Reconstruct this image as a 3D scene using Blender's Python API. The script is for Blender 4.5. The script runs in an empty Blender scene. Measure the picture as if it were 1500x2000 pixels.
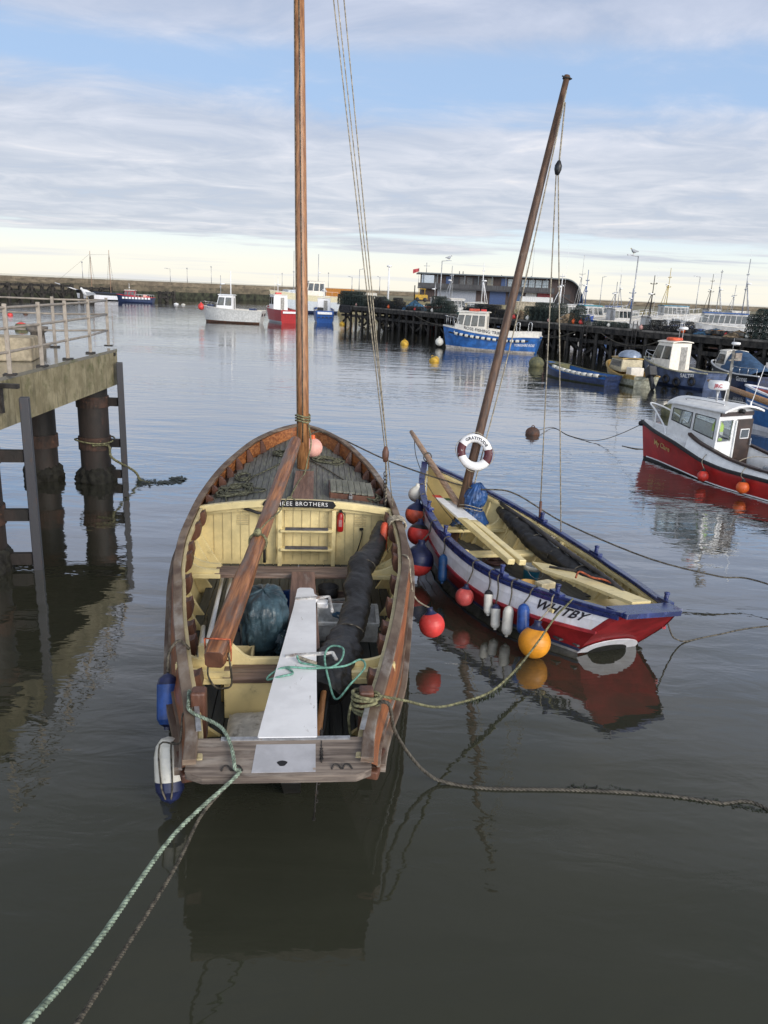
import bpy, math, random
import numpy as np
from mathutils import Vector as V, Matrix, noise
from math import sin, cos, pi, radians, atan, atan2, sqrt
random.seed(7)
sc = bpy.context.scene
COL = sc.collection

# ------------------------------------------------------------------ camera
EYE, FPX, ROLL, HOR = 5.3, 1511.0, radians(2.5), 565
PIT = atan((1000 - HOR) * cos(ROLL) / FPX)
_f = V((0, cos(PIT), -sin(PIT))); _r0 = V((1, 0, 0)); _u0 = V((0, sin(PIT), cos(PIT)))
_r = cos(ROLL) * _r0 + sin(ROLL) * _u0
_u = -sin(ROLL) * _r0 + cos(ROLL) * _u0
CAMP = V((0, 0, EYE))
cd = bpy.data.cameras.new('camera'); cam = bpy.data.objects.new('camera', cd); COL.objects.link(cam)
cam.matrix_world = Matrix(((_r.x, _u.x, -_f.x, 0), (_r.y, _u.y, -_f.y, 0), (_r.z, _u.z, -_f.z, EYE), (0, 0, 0, 1)))
cd.sensor_fit = 'VERTICAL'; cd.sensor_height = 24; cd.lens = FPX / 2000 * 24
cd.clip_start = 0.1; cd.clip_end = 9000
sc.camera = cam


def at(x, y, z=0.0):
    d = _f + _r * ((x - 750) / FPX) - _u * ((y - 1000) / FPX)
    return CAMP + d * ((z - EYE) / d.z)


def dep(x, y, k):
    return CAMP + (_f + _r * ((x - 750) / FPX) - _u * ((y - 1000) / FPX)) * k


# ------------------------------------------------------------------ sky and sun
SUN_EL, SUN_AZ = radians(24), radians(138)      # azimuth from +Y clockwise: behind and right of the camera
w = bpy.data.worlds.new('World'); sc.world = w; w.use_nodes = True
nt = w.node_tree; nt.nodes.clear()


def N(t, typ, **kw):
    n = t.nodes.new(typ)
    for k, v in kw.items():
        setattr(n, k, v)
    return n


def mth(t, op, a, b=None, c=None, clamp=False):
    n = N(t, 'ShaderNodeMath', operation=op, use_clamp=clamp)
    for i, q in enumerate((a, b, c)):
        if q is None: continue
        if isinstance(q, (int, float)): n.inputs[i].default_value = q
        else: t.links.new(q, n.inputs[i])
    return n.outputs[0]


def mixc(t, f, a, b, mode='MIX'):
    n = N(t, 'ShaderNodeMix', data_type='RGBA', blend_type=mode)
    for i, q in ((0, f), (6, a), (7, b)):
        if isinstance(q, (int, float)): n.inputs[i].default_value = q
        elif isinstance(q, (tuple, list)): n.inputs[i].default_value = (*q[:3], 1)
        else: t.links.new(q, n.inputs[i])
    return n.outputs[2]


def ramp(t, f, stops, interp='LINEAR'):
    n = N(t, 'ShaderNodeValToRGB'); n.color_ramp.interpolation = interp
    e = n.color_ramp.elements
    while len(e) < len(stops): e.new(0.5)
    for i, (p, c) in enumerate(stops):
        e[i].position = p
        e[i].color = (c, c, c, 1) if isinstance(c, (int, float)) else (*c, 1)
    t.links.new(f, n.inputs[0])
    return n.outputs[0]


def smooth(t, x, a, b):
    n = N(t, 'ShaderNodeMapRange', interpolation_type='SMOOTHSTEP')
    t.links.new(x, n.inputs[0]); n.inputs[1].default_value = a; n.inputs[2].default_value = b
    return n.outputs[0]


def noisetex(t, vec, scale, detail=5, rough=.55, dist=0.0):
    n = N(t, 'ShaderNodeTexNoise'); n.inputs['Scale'].default_value = scale; n.inputs['Detail'].default_value = detail
    n.inputs['Roughness'].default_value = rough; n.inputs['Distortion'].default_value = dist
    if vec is not None: t.links.new(vec, n.inputs['Vector'])
    return n.outputs['Fac']


def mapping(t, vec, scale=(1, 1, 1), loc=(0, 0, 0), rot=(0, 0, 0)):
    n = N(t, 'ShaderNodeMapping'); n.inputs['Scale'].default_value = scale; n.inputs['Location'].default_value = loc
    n.inputs['Rotation'].default_value = rot
    t.links.new(vec, n.inputs['Vector']); return n.outputs[0]


tc = N(nt, 'ShaderNodeTexCoord')
sep = N(nt, 'ShaderNodeSeparateXYZ'); nt.links.new(tc.outputs['Generated'], sep.inputs[0])
X, Y, Z = sep.outputs
zz = mth(nt, 'MAXIMUM', Z, 0.0)
sky = N(nt, 'ShaderNodeTexSky', sky_type='NISHITA', sun_disc=False)
sky.sun_elevation = SUN_EL; sky.sun_rotation = SUN_AZ
sky.air_density = 1.0; sky.dust_density = 1.5
k10 = lambda c: tuple(q * 10 for q in c)
# clear air seen between the clouds, by height above the horizon
clear = ramp(nt, mth(nt, 'POWER', zz, 0.5), [
    (0.0, (.92, .87, .75)), (.16, (.89, .87, .78)), (.22, (.78, .84, .83)), (.30, (.55, .70, .86)),
    (.42, (.35, .50, .74)), (.52, (.34, .48, .71)), (.70, (.34, .46, .68)), (1.0, (.26, .36, .58))])
clear = mixc(nt, 1.0, clear, (10, 10, 10), 'MULTIPLY')
base = mixc(nt, 0.85, sky.outputs[0], clear)
# cloud sheet: direction projected on a flat ceiling
inv = mth(nt, 'DIVIDE', 1.0, mth(nt, 'ADD', zz, 0.045))
cx = mth(nt, 'MULTIPLY', X, inv); cy = mth(nt, 'MULTIPLY', Y, inv)
cmb = N(nt, 'ShaderNodeCombineXYZ'); nt.links.new(cx, cmb.inputs[0]); nt.links.new(cy, cmb.inputs[1])
cv = cmb.outputs[0]
n1 = noisetex(nt, mapping(nt, cv, (.20, .42, 1), (3.1, 1.7, 0), (0, 0, .12)), 1.0, 7, .55, .25)
n2 = noisetex(nt, mapping(nt, cv, (1.5, 1.7, 1), (0.3, 5.7, 0), (0, 0, .35)), 1.0, 7, .62, .6)
n3 = noisetex(nt, mapping(nt, cv, (.45, .62, 1), (8.3, 2.1, 0), (0, 0, -.3)), 1.0, 5, .6, .3)
# a bank of cloud from 3 to 12 degrees, thinner veils above
warp = mth(nt, 'ADD', zz, mth(nt, 'MULTIPLY', mth(nt, 'SUBTRACT', n1, .5), .16))
bank = ramp(nt, warp, [(0.02, 0.0), (.045, .14), (.066, 1.05), (.150, 1.0), (.185, .62), (.210, .22), (.235, .30), (.27, .88), (.36, 1.0), (.6, 1.0)])
dens = mth(nt, 'ADD', bank, mth(nt, 'MULTIPLY', mth(nt, 'SUBTRACT', n2, .5), 1.2))
dens = mth(nt, 'ADD', dens, mth(nt, 'MULTIPLY', mth(nt, 'SUBTRACT', n3, .5), .7))
fac = smooth(nt, dens, .22, .95)
lit = mth(nt, 'ADD', mth(nt, 'MULTIPLY', n2, .9), mth(nt, 'MULTIPLY', n3, .5))
ccol = ramp(nt, lit, [(.42, (.40, .44, .54)), (.64, (.49, .53, .61)), (.82, (.61, .63, .69)), (.97, (.80, .77, .77))])
hi = ramp(nt, zz, [(0.0, (1.0, .99, .95)), (.14, (1, 1, 1)), (.24, (.86, .91, 1.0)), (.32, (.74, .79, .90)), (.45, (.60, .61, .63)), (.62, (.42, .415, .395)), (1.0, (.42, .415, .395))])
ccol = mixc(nt, 1.0, ccol, hi, 'MULTIPLY')
ccol = mixc(nt, 1.0, ccol, (10, 10, 10), 'MULTIPLY')
skycol = mixc(nt, mth(nt, 'MULTIPLY', fac, .93), base, ccol)
# low thin streaks in the pale strip over the horizon
st = smooth(nt, noisetex(nt, mapping(nt, tc.outputs['Generated'], (1.6, 1.6, 48), (0, 0, .4)), 1.6, 4, .5), .50, .66)
stm = mth(nt, 'MULTIPLY', st, ramp(nt, zz, [(0, .75), (.03, .7), (.06, .5), (.10, 0)]))
skycol = mixc(nt, mth(nt, 'MULTIPLY', stm, .75), skycol, k10((.56, .60, .68)))
# the brighter half of the sky is behind the camera, where the sun stands
back = smooth(nt, mth(nt, 'ADD', mth(nt, 'MULTIPLY', Y, -1.0), mth(nt, 'MULTIPLY', X, .35)), -.10, .85)
gain = mth(nt, 'ADD', 1.0, mth(nt, 'MULTIPLY', back, 1.9))
skycol = mixc(nt, 1.0, skycol, gain, 'MULTIPLY')
bg = N(nt, 'ShaderNodeBackground'); bg.inputs[1].default_value = 0.1
nt.links.new(skycol, bg.inputs[0])
wo = N(nt, 'ShaderNodeOutputWorld'); nt.links.new(bg.outputs[0], wo.inputs[0])

sd = bpy.data.lights.new('sun', 'SUN'); sd.energy = 1.9; sd.angle = radians(30); sd.color = (1, .90, .76)
so = bpy.data.objects.new('sun', sd); COL.objects.link(so)
sdir = V((sin(SUN_AZ) * cos(SUN_EL), cos(SUN_AZ) * cos(SUN_EL), sin(SUN_EL)))
so.rotation_euler = sdir.to_track_quat('Z', 'Y').to_euler()
so.location = sdir * 100
vs = sc.view_settings
vs.view_transform = 'Standard'; vs.look = 'None'; vs.gamma = 1; vs.use_curve_mapping = False
vs.exposure = 0.32

# ------------------------------------------------------------------ materials
MATS = {}


def mat(name, col, rough=.6, metal=0., var=.18, scale=5., col2=None, amt=None, bump=.15, bscale=40., stretch=(1, 1, 1),
        wear=None, wscale=9., wlim=(.58, .72), wstr=None, streak=None, coat=0., trans=0., spec=.5, dist=.0, pre=None):
    """mottled surface: two noises of colour, an optional worn / dirty colour in patches, bump"""
    if name in MATS: return MATS[name]
    m = bpy.data.materials.new(name); m.use_nodes = True
    t = m.node_tree; p = t.nodes['Principled BSDF']
    tcn = N(t, 'ShaderNodeTexCoord'); ob = tcn.outputs['Object']
    if pre: ob = mapping(t, ob, rot=pre)
    v1 = mapping(t, ob, stretch)
    nf = noisetex(t, v1, scale, 6, .6, dist)
    c2 = col2 or tuple(max(0, q * (1 - 2 * var)) for q in col)
    c1 = col if col2 else tuple(min(1, q * (1 + var)) for q in col)
    c = mixc(t, smooth(t, nf, .36, .66), c2, c1)
    if wear:
        wf = noisetex(t, mapping(t, ob, wstr or stretch, (4, 7, 2)), wscale, 7, .65)
        c = mixc(t, mth(t, 'MULTIPLY', smooth(t, wf, *wlim), amt or .85), c, wear)
    if streak:
        sf = noisetex(t, mapping(t, ob, (5, 5, .5), (1, 3, 9)), 2.2, 5, .6)
        c = mixc(t, mth(t, 'MULTIPLY', smooth(t, sf, .52, .70), .7), c, streak)
    t.links.new(c, p.inputs['Base Color'])
    rr = mth(t, 'ADD', rough - .08, mth(t, 'MULTIPLY', nf, .16), clamp=True)
    t.links.new(rr, p.inputs['Roughness'])
    p.inputs['Metallic'].default_value = metal
    p.inputs['Specular IOR Level'].default_value = spec
    if coat: p.inputs['Coat Weight'].default_value = coat; p.inputs['Coat Roughness'].default_value = .15
    if trans: p.inputs['Transmission Weight'].default_value = trans
    if bump:
        b = N(t, 'ShaderNodeBump'); b.inputs['Strength'].default_value = bump; b.inputs['Distance'].default_value = .02
        t.links.new(noisetex(t, v1, bscale, 5, .6), b.inputs['Height'])
        t.links.new(b.outputs[0], p.inputs['Normal'])
    MATS[name] = m
    return m


def wood(name, dark, light, axis=1, rough=.5, grey=None, gl=(.52, .68), coat=0., bump=.25, pre=None):
    s = [14, 14, 14]; s[axis] = .9
    return mat(name, light, rough, col2=dark, scale=1.6, stretch=tuple(s), bump=bump, bscale=3.5, wear=grey, wscale=1.2,
               wlim=gl, wstr=tuple(q * .3 if i != axis else 1.1 for i, q in enumerate(s)), coat=coat, pre=pre)


# ------------------------------------------------------------------ mesh helper
def frame_of(d, up=V((0, 0, 1))):
    d = d.normalized()
    x = d.cross(up)
    if x.length < 1e-4: x = d.cross(V((0, 1, 0)))
    x.normalize()
    return x, x.cross(d).normalized()


def cat(pts, n=8, closed=False):
    """Catmull-Rom through the points"""
    P = [V(p) for p in pts]; out = []
    m = len(P); seg = m if closed else m - 1
    for i in range(seg):
        if closed: a, b, c, d = P[(i - 1) % m], P[i], P[(i + 1) % m], P[(i + 2) % m]
        else: a, b, c, d = P[max(i - 1, 0)], P[i], P[i + 1], P[min(i + 2, m - 1)]
        for k in range(n):
            t = k / n
            out.append(.5 * ((2 * b) + (c - a) * t + (2 * a - 5 * b + 4 * c - d) * t * t + (3 * b - a - 3 * c + d) * t ** 3))
    if not closed: out.append(P[-1])
    return out


def spl(xs, ys):
    """smooth interpolation of a table (monotone cubic)"""
    x = np.array(xs, float); y = np.array(ys, float); h = np.diff(x); dl = np.diff(y) / h
    m = np.zeros(len(x)); m[0], m[-1] = dl[0], dl[-1]
    for i in range(1, len(x) - 1):
        m[i] = 0 if dl[i - 1] * dl[i] <= 0 else 2 * dl[i - 1] * dl[i] / (dl[i - 1] + dl[i])

    def f(q):
        q = min(max(q, x[0]), x[-1]); i = min(int(np.searchsorted(x, q, 'right')) - 1, len(h) - 1)
        t = (q - x[i]) / h[i]
        return float((2 * t ** 3 - 3 * t * t + 1) * y[i] + (t ** 3 - 2 * t * t + t) * h[i] * m[i] + (-2 * t ** 3 + 3 * t * t) * y[i + 1] + (t ** 3 - t * t) * h[i] * m[i + 1])
    return f


OFF = {}


class MB:
    def __init__(s):
        s.v = []; s.f = []; s.m = []; s.s = []

    def add(s, vs, fs, mi=0, sm=False):
        n = len(s.v); s.v += [V(q) for q in vs]
        for f in fs:
            s.f.append([i + n for i in f]); s.m.append(mi); s.s.append(sm)
        return s

    def box(s, c, d, rz=0., mi=0, R=None):
        R = R or Matrix.Rotation(rz, 3, 'Z'); c = V(c); d = V(d) / 2
        vs = [c + R @ V((a * d.x, b * d.y, e * d.z)) for e in (-1, 1) for a, b in ((-1, -1), (1, -1), (1, 1), (-1, 1))]
        return s.add(vs, [(3, 2, 1, 0), (4, 5, 6, 7), (0, 1, 5, 4), (1, 2, 6, 5), (2, 3, 7, 6), (3, 0, 4, 7)], mi)

    def bar(s, a, b, w, h, mi=0, up=(0, 0, 1), w2=None, h2=None):
        a = V(a); b = V(b); x, y = frame_of(b - a, V(up)); w2 = w2 or w; h2 = h2 or h
        vs = [p + x * (i * ww / 2) + y * (j * hh / 2) for p, ww, hh in ((a, w, h), (b, w2, h2)) for i, j in ((-1, -1), (1, -1), (1, 1), (-1, 1))]
        return s.add(vs, [(0, 1, 2, 3), (7, 6, 5, 4), (0, 4, 5, 1), (1, 5, 6, 2), (2, 6, 7, 3), (3, 7, 4, 0)], mi)

    def tube(s, pts, r, n=8, mi=0, closed=False, sm=True, flat=1., dis=None):
        P = [V(p) for p in pts]; m = len(P)
        if m < 2: return s
        T = [(P[(i + 1) % m] - P[i - 1]) if closed else (P[min(i + 1, m - 1)] - P[max(i - 1, 0)]) for i in range(m)]
        T = [t.normalized() if t.length > 1e-9 else V((0, 0, 1)) for t in T]
        x, y = frame_of(T[0]); vs = []
        for i in range(m):
            x = (x - T[i] * x.dot(T[i])).normalized(); y = T[i].cross(x)
            rr = r[min(i, len(r) - 1)] if isinstance(r, (list, tuple)) else r
            for k in range(n):
                a = 2 * pi * k / n
                q = P[i] + (x * cos(a) + y * (sin(a) * flat)) * rr
                if dis: q += (q - P[i]) * dis(q, i / (m - 1))
                vs.append(q)
        fs = [(i * n + k, i * n + (k + 1) % n, ((i + 1) % m) * n + (k + 1) % n, ((i + 1) % m) * n + k) for i in range(m if closed else m - 1) for k in range(n)]
        s.add(vs, fs, mi, sm)
        if not closed:
            b = len(s.v) - len(vs)
            s.f += [[b + k for k in range(n)][::-1], [b + (m - 1) * n + k for k in range(n)]]; s.m += [mi, mi]; s.s += [False, False]
        return s

    def rod(s, a, b, r, n=8, mi=0, r2=None):
        return s.tube([a, b], [r, r2 if r2 is not None else r], n, mi)

    def rope(s, pts, r, mi=0, pitch=None, n=5, strands=3):
        """laid rope: strands twisted round the path"""
        P = [V(p) for p in pts]; d = [0]
        for a, b in zip(P, P[1:]): d.append(d[-1] + (b - a).length)
        pitch = pitch or r * 7; cnt = max(8, int(d[-1] / (pitch / 8))); A = np.array([[*p] for p in P])
        q = np.linspace(0, d[-1], cnt); B = [V((np.interp(t, d, A[:, 0]), np.interp(t, d, A[:, 1]), np.interp(t, d, A[:, 2]))) for t in q]
        x = None; rows = [[] for _ in range(strands)]
        for i, p in enumerate(B):
            t = (B[min(i + 1, cnt - 1)] - B[max(i - 1, 0)]).normalized()
            if x is None: x, _y = frame_of(t)
            x = (x - t * x.dot(t)).normalized(); y = t.cross(x)
            for k in range(strands):
                a = 2 * pi * (q[i] / pitch + k / strands); rows[k].append(p + (x * cos(a) + y * sin(a)) * r * .52)
        for k in range(strands): s.tube(rows[k], r * .55, n, mi)
        return s

    def grid(s, rows, mi=0, sm=True, flip=False, closed=False):
        n = len(rows[0]); vs = [p for r in rows for p in r]; fs = []
        for i in range(len(rows) - 1):
            for k in range(n if closed else n - 1):
                f = (i * n + k, i * n + (k + 1) % n, (i + 1) * n + (k + 1) % n, (i + 1) * n + k)
                fs.append(f[::-1] if flip else f)
        return s.add(vs, fs, mi, sm)

    def lathe(s, prof, n=16, c=(0, 0, 0), ax=(0, 0, 1), mi=0, sm=True, mis=None, dis=None):
        c = V(c); ax = V(ax).normalized(); x, y = frame_of(ax); rows = []
        for r, h in prof:
            row = []
            for k in range(n):
                a = 2 * pi * k / n; q = c + ax * h + (x * cos(a) + y * sin(a)) * r
                if dis: q += (q - c - ax * h) * dis(q)
                row.append(q)
            rows.append(row)
        if mis is None: return s.grid(rows, mi, sm, closed=True)
        for i in range(len(rows) - 1): s.grid(rows[i:i + 2], mis[i], sm, closed=True)
        return s

    def poly(s, pts, th, nrm, mi=0, mi_side=None):
        """flat outline with thickness along nrm"""
        n = len(pts); nrm = V(nrm).normalized() * th; a = [V(p) for p in pts]; b = [p + nrm for p in a]
        s.add(a + b, [list(range(n))[::-1], list(range(n, 2 * n))], mi)
        s.add(a + b, [(i, (i + 1) % n, n + (i + 1) % n, n + i) for i in range(n)], mi if mi_side is None else mi_side)
        return s

    def text(s, body, size, fn, mi=0, bold=0., align='CENTER', space=1., shear=0.):
        cu = bpy.data.curves.new('t', 'FONT'); cu.body = body; cu.size = size; cu.align_x = align; cu.align_y = 'CENTER'
        cu.offset = bold; cu.space_character = space; cu.resolution_u = 3; cu.shear = shear
        o = bpy.data.objects.new('t', cu); COL.objects.link(o); bpy.context.view_layer.update()
        me = bpy.data.meshes.new_from_object(o.evaluated_get(bpy.context.evaluated_depsgraph_get()))
        s.add([fn(v.co.x, v.co.y) for v in me.vertices], [tuple(p.vertices) for p in me.polygons], mi)
        bpy.data.objects.remove(o); bpy.data.curves.remove(cu); bpy.data.meshes.remove(me)
        return s

    def build(s, name, mats, parent=None, frame=None, bevel=0., sub=0, label=None, cat=None, group=None, kind=None, org=None):
        me = bpy.data.meshes.new(name)
        o = bpy.data.objects.new(name, me); COL.objects.link(o)
        if parent is not None:
            c = OFF.get(parent.name, V((0, 0, 0)))
        elif org is not None: c = V(org)
        else:
            lo = [min(q[i] for q in s.v) for i in range(3)]; hi_ = [max(q[i] for q in s.v) for i in range(3)]
            c = V(((lo[0] + hi_[0]) / 2, (lo[1] + hi_[1]) / 2, lo[2]))
        me.from_pydata([q - c for q in s.v], [], s.f)
        for m_ in (mats if isinstance(mats, (list, tuple)) else [mats]): me.materials.append(m_)
        me.polygons.foreach_set('material_index', s.m); me.polygons.foreach_set('use_smooth', s.s)
        me.update()
        OFF[o.name] = c
        if parent is not None: o.parent = parent
        else: o.matrix_world = (frame or Matrix()) @ Matrix.Translation(c)
        if bevel:
            b = o.modifiers.new('bevel', 'BEVEL'); b.width = bevel; b.segments = 2; b.limit_method = 'ANGLE'; b.angle_limit = radians(40)
        if sub:
            b = o.modifiers.new('sub', 'SUBSURF'); b.levels = b.render_levels = sub
        tag(o, label, cat, group, kind)
        return o


def tag(o, label=None, cat=None, group=None, kind=None):
    for k, q in (('label', label), ('category', cat), ('group', group), ('kind', kind)):
        if q: o[k] = q
    return o


def thing(name, label, cat, c=(0, 0, 0), frame=None, group=None):
    o = bpy.data.objects.new(name, None); COL.objects.link(o); o.empty_display_size = .3
    o.matrix_world = (frame or Matrix()) @ Matrix.Translation(V(c)); OFF[o.name] = V(c)
    return tag(o, label, cat, group)


def copy_tree(o, parent=None):
    c = o.copy(); COL.objects.link(c); OFF[c.name] = OFF.get(o.name, V((0, 0, 0)))
    if parent: c.parent = parent
    for ch in [q for q in COL.objects if q.parent == o]: copy_tree(ch, c)
    return c


def frm(p, heading, heel=0., pitch=0.):
    """boat frame: x to starboard, y to the bow; heading is the world direction of the bow"""
    h = V((heading[0], heading[1], 0)).normalized()
    R = Matrix(((h.y, h.x, 0), (-h.x, h.y, 0), (0, 0, 1))).to_4x4()
    return Matrix.Translation(V(p)) @ R @ Matrix.Rotation(heel, 4, 'Y') @ Matrix.Rotation(pitch, 4, 'X')


def nz(p, s, seed=0.): return noise.noise(V(p) * s + V((seed, seed * 1.7, -seed)))


# shared materials
cream = mat('cream_paint', (.78, .65, .335), .42, wear=(.33, .27, .16), wlim=(.585, .75), var=.08, scale=3, bump=.12, bscale=25, wscale=5)
creamd = mat('cream_paint_old', (.56, .47, .26), .5, wear=(.25, .22, .14), wlim=(.55, .72), var=.1, scale=3, bump=.1, bscale=25, wscale=4)
greyboard = mat('grey_deck_board', (.16, .16, .15), .7, col2=(.09, .092, .088), scale=2, stretch=(9, 1, 9), wear=(.20, .21, .14), wscale=2.5, wlim=(.48, .70), amt=.8, bump=.3, bscale=5)
floorboard = mat('dark_floor_board', (.055, .062, .062), .62, col2=(.032, .036, .037), scale=2, stretch=(9, 1, 9), wear=(.12, .12, .095), wscale=3, wlim=(.55, .75), amt=.6, bump=.3, bscale=5)
varnish = mat('varnished_strake', (.36, .130, .045), .40, col2=(.19, .066, .027), scale=2.2, stretch=(1.2, .5, 16), wear=(.22, .17, .13), wscale=1.6, wlim=(.60, .74), wstr=(1, .35, 7), coat=.2, bump=.2, bscale=6)
varnish_in = wood('bulwark_wood', (.20, .065, .022), (.42, .165, .055), 1, .42, (.17, .10, .06), (.58, .72), .15)
railwood = mat('weathered_rail_wood', (.215, .16, .115), .6, col2=(.095, .058, .038), scale=2.2, stretch=(1.5, .6, 10), wear=(.34, .31, .28), wscale=2.2, wlim=(.5, .7), wstr=(1.2, .45, 5), bump=.25, bscale=6)
headwood = mat('timber_head_wood', (.14, .06, .035), .5, col2=(.07, .03, .02), scale=7, stretch=(1, 1, .3), wear=(.33, .27, .22), wscale=5, wlim=(.58, .72), bump=.2)
oldwood = wood('old_grey_wood', (.10, .078, .066), (.25, .205, .17), 0, .65, (.33, .29, .25), (.5, .7))
thwartwood = wood('thwart_wood', (.10, .065, .050), (.25, .17, .13), 0, .55, (.27, .24, .21), (.5, .7))
plankwood = wood('centre_plank_wood', (.13, .07, .05), (.25, .145, .105), 1, .5, (.25, .21, .19), (.55, .7))
mastwood = wood('mast_wood', (.18, .075, .028), (.38, .18, .07), 2, .42, (.12, .05, .02), (.62, .72), .15)
mastdark = wood('dark_mast_wood', (.050, .028, .019), (.125, .068, .040), 2, .55, (.22, .17, .13), (.60, .72))
palewood = wood('pale_spar_wood', (.28, .17, .11), (.50, .34, .23), 1, .55, (.30, .25, .22), (.55, .7))
hulldark = mat('dark_hull_planking', (.07, .048, .040), .5, col2=(.035, .026, .024), scale=2, stretch=(3, .6, 9), wear=(.2, .17, .15), wscale=3, wlim=(.6, .75), bump=.2, bscale=8)
white = mat('white_paint', (.80, .80, .80), .4, var=.04, wear=(.52, .50, .46), wlim=(.66, .78), amt=.6, bump=.06, bscale=20, wscale=7)
whitegel = mat('white_gelcoat', (.78, .78, .77), .3, var=.05, wear=(.50, .46, .38), wlim=(.60, .78), amt=.5, bump=.03, wscale=3)
rudwhite = mat('rudder_white_paint', (.82, .82, .83), .38, var=.05, scale=2, wear=(.28, .24, .20), wlim=(.645, .70), wscale=7, amt=.75, bump=.12, bscale=14, wstr=(2.6, .55, 1))
hullwhite = mat('topside_white_paint', (.75, .75, .78), .38, var=.05, streak=(.63, .61, .58), wear=(.45, .44, .42), wlim=(.60, .78), amt=.5, bump=.08, bscale=10, wscale=5)
redp = mat('red_hull_paint', (.28, .018, .022), .38, streak=(.20, .016, .018), var=.16, scale=3, wear=(.16, .02, .02), wlim=(.55, .75), bump=.08, bscale=10, wscale=4)
bluep = mat('blue_gunwale_paint', (.018, .030, .125), .28, var=.2, scale=5, wear=(.10, .13, .28), wlim=(.55, .75), amt=.7, bump=.08, bscale=20, coat=.3)
blueh = mat('bright_blue_hull', (.025, .13, .40), .4, var=.2, scale=1.5, wear=(.05, .12, .25), wlim=(.55, .75), bump=.04)
navy = mat('navy_paint', (.020, .035, .095), .4, var=.25, wear=(.10, .12, .14), wlim=(.58, .75), bump=.05)
slateblue = mat('slate_blue_hull', (.075, .105, .19), .45, var=.2, scale=2, wear=(.18, .18, .18), wlim=(.58, .75), bump=.05)
teal = mat('turquoise_hull', (.02, .26, .27), .4, var=.15)
black = mat('black_rubber', (.016, .016, .018), .6, var=.3, wear=(.06, .06, .06), bump=.2)
blackp = mat('black_paint', (.012, .012, .014), .4, var=.3)
darkbrown = mat('dark_brown_paint', (.040, .022, .018), .4, var=.2)
greym = mat('galvanised_metal', (.42, .43, .45), .42, .6, var=.15, scale=9, wear=(.25, .17, .11), wlim=(.64, .74))
stain = mat('stainless_rail', (.62, .62, .62), .25, .9, var=.08)
iron = mat('dark_iron', (.05, .045, .042), .6, .4, var=.3, wear=(.14, .07, .04))
dullpaint = mat('cream_grey_railing', (.31, .27, .225), .5, var=.12, wear=(.20, .13, .09), wlim=(.58, .72), wscale=8)
lettb = mat('black_lettering', (.012, .012, .02), .5, var=.1, bump=0)
lettw = mat('white_lettering', (.78, .78, .78), .5, var=.03, bump=0)
lettred = mat('red_lettering', (.45, .03, .04), .5, var=.05, bump=0)
gold = mat('gold_lettering', (.60, .40, .14), .5, var=.1, bump=0)
glass = mat('window_glass', (.035, .045, .05), .08, var=.4, scale=2, bump=0, spec=.9)
orangeb = mat('orange_plastic', (.78, .13, .025), .42, var=.1, scale=4, wear=(.5, .14, .06), wlim=(.6, .75), bump=.05)
yellowb = mat('amber_plastic', (.74, .30, .022), .42, var=.1, scale=4, wear=(.45, .18, .03), wlim=(.58, .75), bump=.06)
redb = mat('red_buoy_plastic', (.66, .055, .048), .42, var=.12, scale=4, wear=(.5, .16, .14), wlim=(.58, .75), bump=.05)
pinkb = mat('faded_pink_plastic', (.80, .43, .36), .5, var=.08, scale=4, bump=.05)
bluef = mat('blue_fender_plastic', (.018, .075, .30), .4, var=.2, scale=5, wear=(.03, .05, .12), wlim=(.55, .75), bump=.06)
navyf = mat('navy_fender_plastic', (.015, .022, .075), .42, var=.2, scale=5, bump=.06)
whitef = mat('white_fender_plastic', (.66, .64, .57), .45, var=.08, scale=5, wear=(.34, .32, .26), wlim=(.55, .75), bump=.05)
ropeg = mat('green_rope', (.27, .34, .26), .8, var=.3, scale=20, wear=(.12, .16, .12), wscale=14)
ropew = mat('tan_rope', (.33, .29, .22), .85, var=.25, scale=20, wear=(.17, .15, .11), wscale=14)
roped = mat('dark_rope', (.105, .092, .070), .85, var=.35, scale=20)
ropeo = mat('olive_rope', (.19, .185, .10), .85, var=.3, scale=20)
ropeorange = mat('orange_twine', (.42, .10, .04), .8, var=.25, scale=20)
weed = mat('seaweed', (.022, .030, .012), .5, var=.4, scale=20)
sailb = mat('black_sail_cover', (.015, .015, .017), .5, var=.3, scale=4, bump=1., bscale=5, dist=1.2, wear=(.028, .028, .03))
tarpt = mat('teal_tarpaulin', (.034, .068, .088), .42, var=.25, scale=4, bump=.9, bscale=7, wear=(.075, .12, .14), wlim=(.52, .7))
tarpb = mat('blue_tarpaulin', (.022, .080, .24), .42, var=.25, scale=4, bump=.9, bscale=7, wear=(.07, .16, .36), wlim=(.52, .7))
crateb = mat('blue_crate_plastic', (.012, .045, .16), .45, var=.2)
concrete = mat('stained_concrete', (.29, .255, .16), .8, col2=(.18, .155, .088), scale=2.6, wear=(.10, .10, .042), wscale=2.4, wlim=(.50, .66), amt=.8, streak=(.085, .075, .042), bump=.6, bscale=12)
wetcon = mat('wet_concrete', (.20, .185, .15), .10, col2=(.16, .15, .12), scale=.8, wear=(.13, .13, .06), wscale=1.1, wlim=(.5, .65), amt=.9, bump=.06, bscale=14)
rust = mat('rusty_steel', (.028, .020, .017), .65, col2=(.011, .010, .009), scale=2.2, stretch=(1, 1, .5), wear=(.085, .042, .03), wscale=2.6, wlim=(.60, .74), bump=.5, bscale=14)
weedy = mat('weed_covered_steel', (.012, .012, .008), .8, var=.4, scale=8, bump=1., bscale=18)
steelpost = mat('grey_steel_post', (.055, .057, .064), .5, .3, col2=(.05, .05, .058), scale=3, stretch=(1, 1, .3), wear=(.10, .06, .04), bump=.2)
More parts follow.
